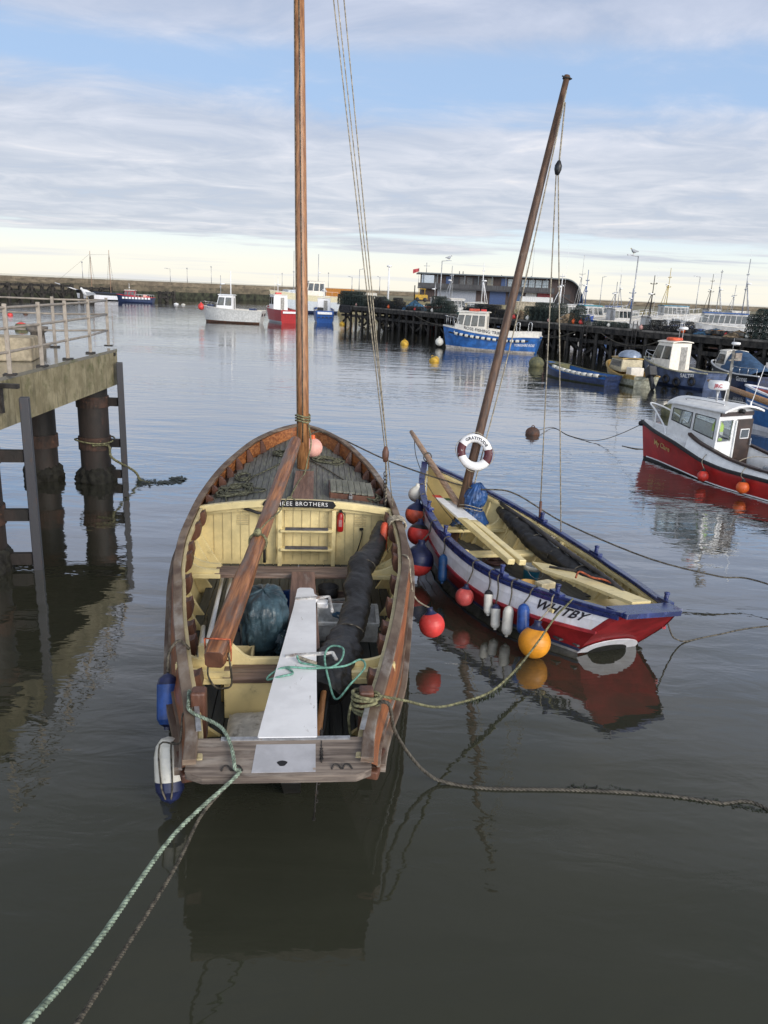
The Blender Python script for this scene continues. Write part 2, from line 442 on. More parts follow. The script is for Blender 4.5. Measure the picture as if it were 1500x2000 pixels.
timber = mat('tarred_timber', (.030, .026, .022), .8, var=.5, scale=2.5, stretch=(1, 1, .5), wear=(.085, .070, .052), wlim=(.55, .72), wscale=3, bump=.4)
decktim = mat('pier_deck_timber', (.16, .145, .125), .8, var=.3, scale=1.5, wear=(.075, .07, .06), bump=.3)
stone = mat('harbour_stone', (.24, .195, .135), .85, col2=(.13, .105, .075), scale=.22, stretch=(1, 1, 2.5), wear=(.07, .06, .045), wscale=.35, wlim=(.5, .66), bump=.5, bscale=2, streak=(.30, .25, .18))
algae = mat('algae_stone', (.035, .038, .022), .85, var=.4, scale=.6, bump=.4, bscale=2)
creelm = mat('creel_netting', (.040, .058, .048), .8, var=.5, scale=1.3, wear=(.095, .12, .10), wscale=3)
creelk = mat('dark_creel_netting', (.026, .027, .028), .8, var=.4, scale=1.3, wear=(.08, .08, .08), wscale=3)

# ------------------------------------------------------------------ water
def water_mat():
    m = bpy.data.materials.new('harbour_water'); m.use_nodes = True; t = m.node_tree; p = t.nodes['Principled BSDF']
    g = N(t, 'ShaderNodeNewGeometry').outputs['Position']
    big = noisetex(t, mapping(t, g, (.020, .055, 1), (3, 8, 0), (0, 0, .2)), 1.0, 3, .5)
    patch = smooth(t, big, .42, .62)
    col = mixc(t, noisetex(t, mapping(t, g, (.30, .45, 1)), 1.0, 5, .6, .6), (.029, .031, .021), (.047, .049, .035))
    t.links.new(col, p.inputs['Base Color'])
    p.inputs['Roughness'].default_value = .025; p.inputs['IOR'].default_value = 1.333; p.inputs['Specular IOR Level'].default_value = .0
    swell = noisetex(t, mapping(t, g, (.22, .75, 1), (0, 0, 0), (0, 0, .15)), 1.0, 2, .5, .3)
    rip = noisetex(t, mapping(t, g, (1.0, 2.6, 1), (4, 2, 0), (0, 0, -.25)), 1.0, 3, .55, .5)
    fine = noisetex(t, mapping(t, g, (4.5, 7.5, 1), (1, 2, 0), (0, 0, .35)), 1.0, 2, .5, .3)
    h = mth(t, 'ADD', mth(t, 'MULTIPLY', swell, .030), mth(t, 'MULTIPLY', rip, mth(t, 'ADD', .006, mth(t, 'MULTIPLY', patch, .014))))
    h = mth(t, 'ADD', h, mth(t, 'MULTIPLY', fine, mth(t, 'ADD', .0011, mth(t, 'MULTIPLY', patch, .0022))))
    b = N(t, 'ShaderNodeBump'); b.inputs['Strength'].default_value = 1.0; b.inputs['Distance'].default_value = 1.0
    t.links.new(h, b.inputs['Height']); t.links.new(b.outputs[0], p.inputs['Normal'])
    gl = N(t, 'ShaderNodeBsdfGlossy'); gl.inputs['Roughness'].default_value = .02; t.links.new(b.outputs[0], gl.inputs['Normal'])
    lw = N(t, 'ShaderNodeLayerWeight'); lw.inputs['Blend'].default_value = .5; t.links.new(b.outputs[0], lw.inputs['Normal'])
    # calm silty water: reflectance against the angle of view
    rf = ramp(t, lw.outputs['Facing'], [(0, .03), (.22, .045), (.34, .075), (.46, .15), (.56, .30), (.66, .52), (.76, .72), (.87, .88), (1, .97)])
    mx = N(t, 'ShaderNodeMixShader'); t.links.new(rf, mx.inputs[0]); t.links.new(p.outputs[0], mx.inputs[1]); t.links.new(gl.outputs[0], mx.inputs[2])
    t.links.new(mx.outputs[0], t.nodes['Material Output'].inputs['Surface'])
    return m


MB().add([(-4000, -60, 0), (4000, -60, 0), (4000, 7000, 0), (-4000, 7000, 0)], [(0, 1, 2, 3)]).build('water', water_mat(), kind='structure', org=(0, 0, 0))

# ------------------------------------------------------------------ harbour wall and far quay
w1, w2, w3 = at(0, 580), at(340, 583.5), at(520, 587)
wl = [w1 - (w2 - w1) * 1.2, w1, w2, w3, V((20, 318, 0)), V((420, 330, 0))]
wall = thing('harbour_wall', 'long weathered stone harbour wall closing the basin behind the boats', 'harbour wall', (0, 300, 0))


def wall_run(name, z0, z1, o0, o1, mt):
    rows = []
    for i, p in enumerate(wl):
        d = (wl[min(i + 1, len(wl) - 1)] - wl[max(i - 1, 0)]).normalized(); n = V((d.y, -d.x, 0))
        if n.dot(CAMP - p) < 0: n = -n
        rows.append([p + n * o0 + V((0, 0, z0)), p + n * o0 + V((0, 0, z1)), p - n * o1 + V((0, 0, z1)), p - n * o1 + V((0, 0, z0))])
    m = MB(); m.grid(rows, sm=False, closed=True); m.build(name, mt, wall)


wall_run('algae_band', -1, 1.9, .15, 7, algae)
wall_run('wall_face', 1.9, 3.5, 0, 7, mat('lower_wall_stone', (.17, .14, .095), .85, col2=(.085, .07, .05), scale=.3, stretch=(1, 1, 2), wear=(.045, .045, .03), wscale=.3, wlim=(.48, .66), bump=.5, bscale=2, streak=(.22, .18, .12)))
wall_run('parapet', 3.5, 4.62, -.35, 2.2, stone)
wall_run('coping', 4.62, 4.76, -.25, 2.4, mat('wall_coping_stone', (.30, .27, .22), .8, scale=.4, wear=(.12, .11, .09)))

q = MB(); q.box((110, 235, 1.5), (250, 130, 3.3)); q.build('fish_quay', concrete, label='broad concrete fish quay under the long dark building', cat='quay', bevel=.1)

# ------------------------------------------------------------------ concrete jetty on the left
JZ = 3.5
c0 = at(229, 681, JZ); c1 = at(0, 737, JZ); c2 = at(105, 676, JZ)
du = (c1 - c0).normalized(); dv = (c2 - c0).normalized()
jet = thing('concrete_jetty', 'stained concrete jetty on rusty steel piles at the left', 'jetty', (c0.x, c0.y, 0))
m = MB(); th = .92
pts = [c0, c0 + du * 22, c0 + du * 22 + dv * 9, c0 + dv * 9]
m.poly([p - V((0, 0, th)) for p in pts], th - .07, (0, 0, 1)); m.build('slab', concrete, jet, bevel=.05)
m = MB(); m.poly([p - V((0, 0, .068)) + (du + dv) * .0 for p in pts], .068, (0, 0, 1)); m.build('deck_surface', wetcon, jet, bevel=.03)
pm = []
for x, y, r in ((196, 938, .385), (93, 934, .385), (4, 1112, .42)):
    b = at(x, y, 0) + dv * (.32 if x < 50 else .08); pm.append(b)
    m = MB(); m.lathe([(r, -1.5), (r, .45), (r * 1.0, JZ - th)], 28, b); pl = m.build('pile', rust, jet)
    m = MB(); m.lathe([(r + .05, -1), (r + .09, -.02), (r + .11, .06), (r + .09, .16), (r + .08, .24), (r + .05, .34), (r - .02, .42)], 64, b, dis=lambda q: .30 * nz(q, 7.0) + .15 * nz(q, 19.)); m.build('weed_collar', weedy, pl)
    for zb, hb in ((2.15, .28), (1.05, .34)):
        m = MB(); m.lathe([(r + .004, zb - hb / 2), (r + .035, zb - hb / 2), (r + .035, zb + hb / 2), (r + .004, zb + hb / 2)], 28, b, sm=False); m.build('pile_band', mat('rust_band', (.075, .038, .026), .75, col2=(.024, .017, .014), scale=3, bump=.5, wear=(.16, .075, .045)), pl)
for x, y, yt, pi_ in ((245, 940, 701, 0), (76, 1110, 762, 2)):
    b = at(x, y, 0); k = (b - CAMP).dot(_f); zt = dep(x - 8, yt, k).z
    m = MB(); m.box((b.x, b.y, zt / 2 - .6), (.16, .20, zt + 1.2), .3); fp = m.build('fender_post', steelpost, jet, bevel=.015)
    pc = pm[pi_]
    for zb in (2.15, 1.05, .2):
        m = MB(); d = V((b.x - pc.x, b.y - pc.y, 0)); a = pc + d.normalized() * .38
        m.bar((a.x, a.y, zb), (b.x - d.normalized().x * .09, b.y - d.normalized().y * .09, zb), .10, .22); m.build('fender_bracket', rust, fp)
    m = MB(); s = b + V((-.34, .1, 0)); m.box((s.x, s.y, JZ - .12), (.42, .10, .08)); m.box((s.x - .12, s.y, JZ - .36), (.05, .10, .5)); m.build('top_bracket', iron, fp)
# railing
rl = thing('jetty_railing', 'pale three rail guard railing along the concrete jetty', 'railing', (c0.x, c0.y, JZ))
posts = [at(x, y, JZ) for x, y in ((212, 676), (177, 690), (133, 702), (83, 716), (20, 733))]
posts.append(posts[-1] * 2 - posts[-2]); far = at(108, 678, JZ); far2 = far + dv * 2.2
HR = 1.22
for p in posts + [far, far2]:
    m = MB(); m.box((p.x, p.y, JZ + HR / 2 + .02), (.075, .075, HR + .06), .3); po = m.build('post', dullpaint, rl, bevel=.01)
    m = MB(); m.box((p.x, p.y, JZ + .015), (.22, .22, .03), .3); m.build('base_plate', rust, po)
for hh in (.42, .84, 1.2):
    m = MB(); m.tube([p + V((0, 0, hh)) for p in posts], .026, 8); m.build('rail', dullpaint, rl)
    m = MB(); m.tube([posts[0] + V((0, 0, hh)), far + V((0, 0, hh)), far2 + V((0, 0, hh))], .024, 8); m.build('rail', dullpaint, rl)
# bollard, block, plates on the jetty
b = at(75, 676, JZ)
tag(MB().lathe([(.30, 0), (.30, .04), (.19, .07), (.17, .34), (.26, .40), (.27, .50), (.0, .53)], 20, b).build('bollard', mat('worn_bollard_iron', (.15, .13, .11), .65, var=.3, wear=(.25, .2, .15))), 'squat iron mooring bollard on the concrete jetty', 'bollard')
b = at(14, 705, JZ)
tag(MB().box((b.x - .55, b.y + .2, JZ + .25), (2.0, .9, .5), .25).build('concrete_block', mat('buff_concrete_block', (.42, .35, .24), .8, bump=.3), bevel=.04), 'buff concrete block behind the jetty railing', 'block')

# gulls ------------------------------------------------------------
gullm = [mat('gull_white', (.74, .74, .74), .7, var=.04), mat('gull_grey', (.36, .38, .41), .7, var=.06), mat('gull_beak', (.5, .33, .06), .5), mat('gull_dark', (.03, .03, .035), .6)]


def gull(p, ang, s, label, body=0, wing=1):
    R = Matrix.Rotation(ang, 3, 'Z')
    T = lambda x, y, z: V(p) + R @ V((x, y, z)) * s
    m = MB()
    prof = [(-.26, .15, .006), (-.20, .16, .025), (-.10, .175, .078), (0, .185, .105), (.09, .21, .095), (.14, .25, .06), (.165, .285, .046), (.195, .315, .047), (.225, .318, .034), (.245, .312, .012), (.285, .300, .003)]
    n = 12; rows = [[T(x, cos(2 * pi * k / n) * r, z + sin(2 * pi * k / n) * r * 1.05) for k in range(n)] for x, z, r in prof]
    m.grid(rows[:9], 0 if body == 0 else 1, closed=True); m.grid(rows[8:], 2, closed=True)
    for sg in (-1, 1):
        wr = [[T(x, sg * (yy + .006), zz_) for x, yy, zz_ in ((-.34 + .02 * j, .02 + .010 * j, .15 + .012 * j), (-.2, .045 + .01 * j, .13 + .03 * j), (-.05, .075 + .008 * j, .125 + .035 * j), (.07, .075, .15 + .03 * j))] for j in range(4)]
        m.grid(wr, 1 if wing else 0); m.rod(T(.01, sg * .03, .1), T(.015, sg * .03, 0), .007 * s, 6, 2)
        m.lathe([(0, .0), (.008 * s, .003)], 6, T(.212, sg * .034, .330), (0, sg, 0), 3)
    return tag(m.build('gull', gullm, org=p), label, 'gull', 'gulls perched around the harbour')


pp = posts[1]
gull((pp.x, pp.y, JZ + HR + .06), radians(165), .72, 'plump white gull standing on the jetty railing')

# ------------------------------------------------------------------ wooden pier on the right
PZ = 2.8
pa = at(1500, 665, PZ); pb = at(690, 597, PZ); pa.z = pb.z = 0
pu = (pb - pa).normalized(); PL0, PL1 = -16.0, (pb - pa).length + 4
pn = V((-pu.y, pu.x, 0)); pn = pn if pn.dot(pa - CAMP) > 0 else -pn
PW = 9.5
PP = lambda t, d, z=0.: pa + pu * t + pn * d + V((0, 0, z))
pier = thing('timber_pier', 'long dark timber trestle pier stacked with lobster creels', 'pier', PP(25, 0))
mid = (PL0 + PL1) / 2


def along(name, t0, t1, d, z, wd, ht, mt, par=pier):
    return MB().bar(PP(t0, d, z), PP(t1, d, z), wd, ht).build(name, mt, par)


along('deck', PL0, PL1, PW / 2, PZ - .08, PW, .16, decktim)
for d in (.05, PW - .05): along('edge_beam', PL0, PL1, d, PZ - .40, .30, .48, timber)
for d, z_ in ((.22, 1.35), (3.2, 1.9), (6.4, 2.2), (6.4, 1.2), (9.2, 1.8), (9.2, .9)): along('waling', PL0, PL1, d, z_, .2, .34, timber)
bp_ = MB(); t = PL0 + .6; k = 0
while t < PL1:
    for d in (.15, 3.1):
        m = MB(); j = random.uniform(-.12, .12); r = random.uniform(.16, .21)
        m.lathe([(r, -1), (r * .95, PZ - .2)], 9, PP(t + j, d)); m.build('pile', timber, pier)
    for d in (6.3, 9.2): bp_.lathe([(.2, -1), (.19, PZ - .2)], 7, PP(t + .4, d))
    if k % 2 == 0:
        for d in (.35, 3.3):
            for sg in ((0, 1), (1, 0)) if k % 4 == 0 or d > 1 else ((0, 1),):
                MB().bar(PP(t + sg[0] * 3.6, d + sg[0] * .2, .15), PP(t + sg[1] * 3.6, d + .2 + sg[1] * .2, PZ - .6), .14, .24).build('brace', timber, pier)
    if k % 2 == 0: MB().bar(PP(t, .2, PZ - .75), PP(t, PW - .2, PZ - .75), .26, .3).build('cross_beam', timber, pier)
    t += 1.95 if t < 45 else 1.75; k += 1
tag(bp_.build('back_pile', timber, pier), kind='stuff')
for i in range(34):
    t = PL0 + 2 + i * 2.6; m = MB(); m.bar(PP(t, 6.2, .2), PP(t + 2.3, 6.4, PZ - .5), .16, .34); m.build('brace', timber, pier)
    if i % 3 != 1: m = MB(); m.bar(PP(t + 2.3, 9.1, .2), PP(t, 9.1, PZ - .5), .2, .5); m.build('brace', timber, pier)
# rubbing timbers standing proud of the pier face
for x, y in ((1240, 668), (1362, 690), (1440, 700)):
    pass


def pier_t(x, z=PZ):
    p = at(x, 665 - (1500 - x) * .0845, z); return (V((p.x, p.y, 0)) - pa).dot(pu)


def creel_mesh(mt):
    m = MB(); L, Wd, Hh = .78, .52, .40
    A = [(cos(a) * Wd / 2, sin(a) * Hh) for a in np.linspace(0, pi, 9)]
    for i in range(5):
        y = -L / 2 + L * i / 4
        m.tube([(x, y, z + .03) for x, z in A], .022, 5)
    for x, z in A: m.bar((x, -L / 2, z + .03), (x, L / 2, z + .03), .03, .03)
    m.box((0, 0, .02), (Wd, L, .03))
    for sg in (-1, 1):
        for q in range(4): m.bar((-Wd / 2 + q * Wd / 4 + .06, sg * L / 2, .03), (0, sg * L / 2, Hh), .02, .02)
    for i in range(8):
        y = -L / 2 + L * (i + .5) / 8; m.tube([(x * .98, y, z * .98 + .03) for x, z in A[::2]], .014, 4)
    return m


CRE = {}


def creel(t, d, z, rot, key, label, s=1.):
    mt = creelm if key == 'g' else creelk
    p = PP(t, d, z)
    if key not in CRE:
        CRE[key] = creel_mesh(mt).build('creel', mt, org=(0, 0, 0)); o = CRE[key]
    else:
        o = CRE[key].copy(); COL.objects.link(o)
    o.matrix_world = Matrix.Translation(p) @ Matrix.Rotation(atan2(pu.y, pu.x) + rot, 4, 'Z') @ Matrix.Diagonal((s, s, s, 1))
    tag(o, label, 'lobster creel', 'lobster creels stacked on the pier')


def stack(x0, x1, d0, nd, hts, key, label, s=1., rot=0.):
    t1, t0 = pier_t(x0), pier_t(x1); n = max(1, int((t1 - t0) / (.62 * s)))
    for i in range(n):
        for j in range(nd):
            h = hts[int(i * len(hts) / n) % len(hts)]
            for l in range(h):
                if l == h - 1 and random.random() < .25: continue
                creel(t0 + (i + .5) * (t1 - t0) / n + random.uniform(-.05, .05), d0 + j * .85 * s + random.uniform(-.06, .06), PZ + l * .40 * s, random.uniform(-.12, .12) + rot, key, label, s)


stack(1446, 1512, .7, 1, [5, 5, 5, 4, 4], 'g', 'green netted creel in the tall stack at the near end of the pier', 1.12)
stack(1262, 1342, .7, 1, [2, 2, 2, 2, 2], 'k', 'black hooped creel in the low row along the pier edge', 1.12)
stack(1152, 1212, .8, 1, [1, 2, 1], 'g', 'green creel in the low heap beside the tall leaning lamp post', 1.1)
stack(1108, 1142, .7, 1, [2, 4, 4], 'g', 'green creel in the narrow stack beside the turquoise trawler', 1.1)
stack(1022, 1082, .7, 2, [4, 4, 4, 3], 'g', 'green creel in the square stack behind the leaning mast', 1.15)
stack(890, 1016, .8, 1, [1, 2, 3, 3, 2, 1], 'k', 'dark creel stacked behind the blue trip boat', 1.1)
stack(1345, 1420, .7, 1, [1, 1, 0, 1], 'k', 'black creel standing singly on the near pier edge', 1.0)
stack(1214, 1258, .7, 1, [1, 0, 1], 'g', 'single green creel between lamp post and black creel row', 1.0)
stack(830, 884, .8, 1, [3, 4, 4, 3], 'g', 'dark green creel in the stack beside the gull lamp post', 1.2)
stack(722, 826, .8, 1, [1, 2, 3, 2, 3, 2], 'k', 'dark creel in the middle heap of the far pier', 1.2)
stack(664, 716, .8, 2, [3, 4, 4], 'g', 'green creel in the tallest stack at the far pier end', 1.25)


# ------------------------------------------------------------------ hull machinery
class Hull:
    """double-ended table of half breadths and heights from stern (y=0) to stem (y=L); rk rakes the transom"""
    def __init__(s, L, ys, wr, zr, ws, dz, ww, rk=.5, keel=-.45):
        s.L = L; s.wr = spl(ys, wr); s.zr = spl(ys, zr); s.ws = spl(ys, ws); s.dz = spl(ys, dz); s.ww = spl(ys, ww); s.rk = rk; s.keel = keel

    def rake(s, y): return s.rk * max(0., 1 - y / 2.2)

    def sec(s, y, v):
        """v: 0 keel, 1 waterline, 2 rubbing strake, 3 rail"""
        zr = s.zr(y); P_ = [(.03, s.keel), (s.ww(y), -.02), (s.ws(y), zr - s.dz(y)), (s.wr(y), zr)]
        v = min(max(v, 0), 3); i = min(int(v), 2); t = v - i
        a, b = P_[i], P_[i + 1]
        bul = 4 * t * (1 - t) * (.10 if i == 0 else .02) * min(1, s.ws(y) / 1.0)
        return a[0] + (b[0] - a[0]) * t + bul, a[1] + (b[1] - a[1]) * t - (bul * .7 if i == 0 else 0)

    def pt(s, y, v, sg, out=0., up=0.):
        x, z = s.sec(y, v); x = max(x + out, .004)
        yy = y + s.rake(y) * (s.zr(y) - z)
        if y > s.L - 1.6:                                   # the stem rakes too
            yy += -(y - (s.L - 1.6)) / 1.6 * .38 * (s.zr(y) - z) * .5
        return V((sg * x, yy, z + up))

    def ys(s, a, b, n): return [a + (b - a) * i / n for i in range(n + 1)]

    def skin(s, m, v0, v1, y0, y1, n=48, k=3, out=0., mi=0, lap=0.):
        for sg in (-1, 1):
            if lap:
                for j in range(k):
                    a, b = v0 + (v1 - v0) * j / k, v0 + (v1 - v0) * (j + 1) / k
                    m.grid([[s.pt(y, a, sg, out + lap), s.pt(y, b, sg, out), s.pt(y, b, sg, out + lap)] for y in s.ys(y0, y1, n)], mi, False, sg > 0)
            else:
                m.grid([[s.pt(y, v0 + (v1 - v0) * j / k, sg, out) for j in range(k + 1)] for y in s.ys(y0, y1, n)], mi, True, sg > 0)
        return m

    def band(s, m, v, y0, y1, wd, ht, out=0., n=48, mi=0, sides=(-1, 1), up=0.):
        """a rail of rectangular section run along the hull"""
        for sg in sides:
            rows = []
            for y in s.ys(y0, y1, n):
                p = s.pt(y, v, sg, 0, up); q = s.pt(min(y + .05, s.L), v, sg); o = s.pt(max(y - .05, 0), v, sg)
                d = V((q.x - o.x, q.y - o.y, 0)).normalized(); nn = V((d.y, -d.x, 0)) * sg
                if nn.x * sg < 0: nn = -nn
                p = p + nn * out
                rows.append([p - nn * wd / 2 - V((0, 0, ht / 2)), p + nn * wd / 2 - V((0, 0, ht / 2)), p + nn * wd / 2 + V((0, 0, ht / 2)), p - nn * wd / 2 + V((0, 0, ht / 2))])
            m.grid(rows, mi, False, sg < 0, True); b = len(m.v)
            for r in (rows[0], rows[-1]): m.add(r, [(0, 1, 2, 3)], mi)
        return m


def knee(m, x0, x1, y, z0, z1, th=.06, mi=0, sg=1):
    """curved bracket in the athwartship plane: foot at (x0,z0) along to x1, head up at z1"""
    n = 8; pts = [(x0, z1), (x1, z1 * 0 + z0 + .0)]
    out = [V((sg * x0, y - th / 2, z0)), V((sg * x1, y - th / 2, z0)), V((sg * x1, y - th / 2, z0 + .06))]
    for i in range(n + 1):
        a = i / n * pi / 2
        out.append(V((sg * (x1 + (x0 - x1) * .12 + (x0 - x1) * .72 * sin(a)), y - th / 2, z0 + .06 + (z1 - z0 - .06) * (1 - cos(a)))))
    out.append(V((sg * x0, y - th / 2, z1)))
    m.poly(out, th, (0, 1, 0), mi)
    return m


def coil(m, c, r, n, rr, mi=0, zf=None, sq=1.0, seed=0, loops=None):
    rnd = random.Random(seed); pts = []
    for i in range(n * 7):
        a = i / 7 * 2 * pi; q = r * rnd.uniform(.55, 1.1)
        x, y = c[0] + cos(a) * q + rnd.uniform(-.2, .2) * r, c[1] + sin(a) * q * sq + rnd.uniform(-.2, .2) * r
        z = (zf(x, y) if zf else c[2]) + rr + rnd.uniform(0, rr * 3)
        pts.append((x, y, z))
    return m.tube(cat(pts, 4), rr, 5, mi)


# ------------------------------------------------------------------ the varnished coble in front
S0 = V((-.85, 6.1, 0)); B0 = at(588, 832, 2.1); B0.z = 0
FA = frm(S0, B0 - S0)
LA = (B0 - S0).length
yt = [0, .4, 1, 1.6, 2.4, 3.3, 4.2, 5.0, 6.2, 7.5, 8.5, 9.4, 10.2, 10.9, 11.5, 11.95, LA]
HA = Hull(LA, yt,
          [.80, .84, .95, 1.09, 1.26, 1.44, 1.59, 1.72, 1.80, 1.76, 1.67, 1.51, 1.28, 1.03, .70, .36, .07],
          [1.13, 1.12, 1.11, 1.10, 1.10, 1.12, 1.18, 1.23, 1.32, 1.46, 1.56, 1.68, 1.80, 1.91, 2.0, 2.06, 2.1],
          [.97, 1.02, 1.13, 1.26, 1.41, 1.56, 1.70, 1.82, 1.92, 1.89, 1.82, 1.60, 1.32, .98, .60, .28, .06],
          [.42] * 5 + [.38] * 4 + [.42, .48, .55, .62, .68, .72, .76, .8],
          [.55, .62, .75, .9, 1.1, 1.3, 1.45, 1.55, 1.58, 1.45, 1.28, 1.05, .78, .52, .28, .12, .03], rk=1.25)
A = thing('sailing_coble', 'varnished wooden coble with cream interior and tall mast moored in front', 'sailing boat', (0, 5, 0), FA)
m = MB(); HA.skin(m, 0, 2, 0, LA, 56, 6, lap=.012); m.build('lower_planking', hulldark, A)
m = MB(); HA.skin(m, 2, 3, 0, LA, 56, 3, lap=.010); m.build('top_strake', varnish, A)
m = MB(); HA.band(m, 2, 0, LA - .05, .07, .09, .03); HA.band(m, 2.35, 0, LA - .05, .035, .03, .015); m.build('rubbing_strake', railwood, A, bevel=.006)
m = MB(); HA.band(m, 1.9, 0, LA - .3, .02, .035, .03); m.build('white_line', white, A)
m = MB(); HA.band(m, 3, .0, LA - .02, .12, .055, .0, 64, up=.028); m.build('gunwale_cap', railwood, A, bevel=.012)
m = MB(); HA.band(m, 3, .1, 7.3, .05, .09, -.085, 50, up=-.05); m.build('inwale', creamd, A, bevel=.008)
m = MB(); HA.skin(m, 1.05, 2.93, .25, 7.55, 44, 5, out=-.07); m.build('inner_planking', cream, A)
# the inside of the bow bulwark above the deck
m = MB(); HA.skin(m, 2.3, 2.98, 7.4, LA - .12, 40, 2, out=-.05); m.build('bulwark', varnish_in, A)
# floor boards
fl = MB(); xw = lambda y: HA.sec(y, 1.45)[0] - .05
x = -1.5
while x < 1.5:
    xa, xb = x, x + .150
    ys_ = [y for y in HA.ys(1.32, 7.5, 50) if xw(y) > max(abs(xa), abs(xb))]
    if len(ys_) > 1: fl.bar(((xa + xb) / 2, ys_[0], .30), ((xa + xb) / 2, ys_[-1], .30), .142, .03)
    x += .155
fl.build('floor_boards', floorboard, A)
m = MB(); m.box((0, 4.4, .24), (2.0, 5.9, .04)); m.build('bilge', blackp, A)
# ribs, each a curved cream timber with its foot on the floor
for y in (.75, 1.35, 2.9, 3.45, 4.0, 4.6, 5.15, 6.3, 6.85, 7.25):
    for sg in (-1, 1):
        m = MB(); q = []
        for j in range(9):
            v = 1.25 + 1.65 * j / 8; a = HA.pt(y, v, sg, -.075); q.append(a)
        inn = [p + V((-sg * (.05 + .20 * (1 - i / 8) ** 2.2), 0, .0 + .03 * (1 - i / 8))) for i, p in enumerate(q)]
        m.grid([[a, b, b + V((0, .06, 0)), a + V((0, .06, 0))] for a, b in zip(q, inn)], 0, False, sg > 0, True); m.add([q[-1], inn[-1], inn[-1] + V((0, .06, 0)), q[-1] + V((0, .06, 0))], [(0, 1, 2, 3)])
        m.build('rib', cream, A, bevel=.008)
# brown timber heads along the rail
for y in (1.75, 2.65, 3.05, 3.75, 4.5, 5.35, 5.75, 6.6, 7.1):
    for sg in (-1, 1):
        p = HA.pt(y, 3, sg); m = MB()
        prof = [(-.10, 0), (-.14, .03), (-.155, -.10), (-.14, -.20), (-.09, -.27), (-.03, -.27), (-.03, 0)]
        a = [V((p.x + sg * dx * 1.5 + sg * .03, y - .045, p.z + dz * 1.05 - .01)) for dx, dz in prof]
        m.poly(a if sg > 0 else a[::-1], .18, (0, 1, 0)); m.build('timber_head', headwood, A, bevel=.02)
for y in (7.95, 8.45, 8.95, 9.45, 9.95, 10.5, 11.1):
    for sg in (-1, 1):
        p = HA.pt(y, 3, sg); hb = .12 + .20 * (y - 7.9) / 3.2; m = MB()
        prof = [(-.05, .0), (-.09, -.01), (-.17, -hb * .55), (-.20, -hb - .04), (-.05, -hb - .04)]
        a = [V((p.x + sg * dx, y - .05, p.z + dz)) for dx, dz in prof]
        m.poly(a if sg > 0 else a[::-1], .10, (0, 1, 0)); m.build('bulwark_stanchion', headwood, A, bevel=.014)
# foredeck of grey boards with camber
ZD = lambda x, y: HA.zr(y) - (.10 + .20 * min(1, max(0, (y - 7.4) / 3.5))) + .13 * max(0, 1 - (x / max(HA.wr(y), .3)) ** 2)
m = MB(); x = -1.76
while x < 1.76:
    xa, xb = x + .005, x + .113; ys_ = [y for y in HA.ys(7.52, 11.9, 60) if HA.wr(y) - .05 > max(abs(xa), abs(xb))]
    if len(ys_) > 1:
        m.grid([[V((xa, y, ZD(xa, y) - .05)), V((xa, y, ZD(xa, y))), V((xb, y, ZD(xb, y))), V((xb, y, ZD(xb, y) - .05))] for y in ys_], 0, False, True)
        y = ys_[0]; m.add([V((xa, y, ZD(xa, y) - .05)), V((xa, y, ZD(xa, y))), V((xb, y, ZD(xb, y))), V((xb, y, ZD(xb, y) - .05))], [(0, 1, 2, 3)])
    x += .118
m.build('foredeck', greyboard, A)
m = MB(); m.grid([[V((x, y, ZD(x, y) - .012)) for x in np.linspace(-HA.wr(y) + .02, HA.wr(y) - .02, 13)] for y in HA.ys(7.55, 12.0, 20)]); m.build('deck_caulking', blackp, A)
# cream bulkhead, arched beam, name board, ladder
XB = 1.66
m = MB(); tops = [V((x, 7.58, ZD(x, 7.5) - .05)) for x in np.linspace(-XB, XB, 15)]
sd_ = [(HA.sec(7.58, v)[0] - .05, HA.sec(7.58, v)[1]) for v in (1.2, 1.5, 1.8, 2.1, 2.5)]
m.poly([V((-1.3, 7.58, .27)), V((1.3, 7.58, .27))] + [V((a, 7.58, b)) for a, b in sd_] + tops[::-1] + [V((-a, 7.58, b)) for a, b in sd_[::-1]], .05, (0, 1, 0))
for x in np.arange(-1.5, 1.55, .16): m.box((x, 7.572, .86), (.007, .012, .98), 0, 1)
bk = m.build('bulkhead', [cream, creamd], A)
for x in (-.98, 1.18):
    m = MB()
    for j in range(6): m.box((x, 7.57, 1.06 + j * .034), (.21, .02, .014))
    m.build('louvre_vent', creamd, bk)
m = MB(); rows = []
for x in np.linspace(-1.72, 1.72, 25):
    zc = 1.385 + .15 * (1 - (x / 1.72) ** 2); rows.append([V((x, 7.36, zc - .07)), V((x, 7.36, zc + .055)), V((x, 7.46, zc + .055)), V((x, 7.46, zc - .07))])
m.grid(rows, 0, False, True, True); m.build('arched_beam', cream, A, bevel=.01)
m = MB(); rows = []
for x in np.linspace(-1.7, 1.7, 25):
    rows.append([V((x, 7.475, ZD(x, 7.5) - .11)), V((x, 7.475, ZD(x, 7.5) - .002)), V((x, 7.53, ZD(x, 7.5) - .002)), V((x, 7.53, ZD(x, 7.5) - .11))])
m.grid(rows, 0, False, True, True); m.build('deck_edge_beam', cream, A)
ZN = lambda x: 1.375 + .15 * (1 - (x / 1.72) ** 2)
m = MB(); n0, n1 = -.56, .66
top = [V((x, 7.352, ZN(x) + .072)) for x in np.linspace(n0, n1, 12)]; bot = [V((x, 7.352, ZN(x) - .062)) for x in np.linspace(n1, n0, 12)]
m.poly(top + [V((n1 + .05, 7.352, ZN(n1)))] + bot + [V((n0 - .05, 7.352, ZN(n0)))], -.022, (0, 1, 0))
m.text('THREE BROTHERS', .105, lambda u, v: V((u + .07, 7.352 - .0245, ZN(u + .05) + v + .004)), 1, space=1.2); m.build('name_board', [blackp, lettw], A)
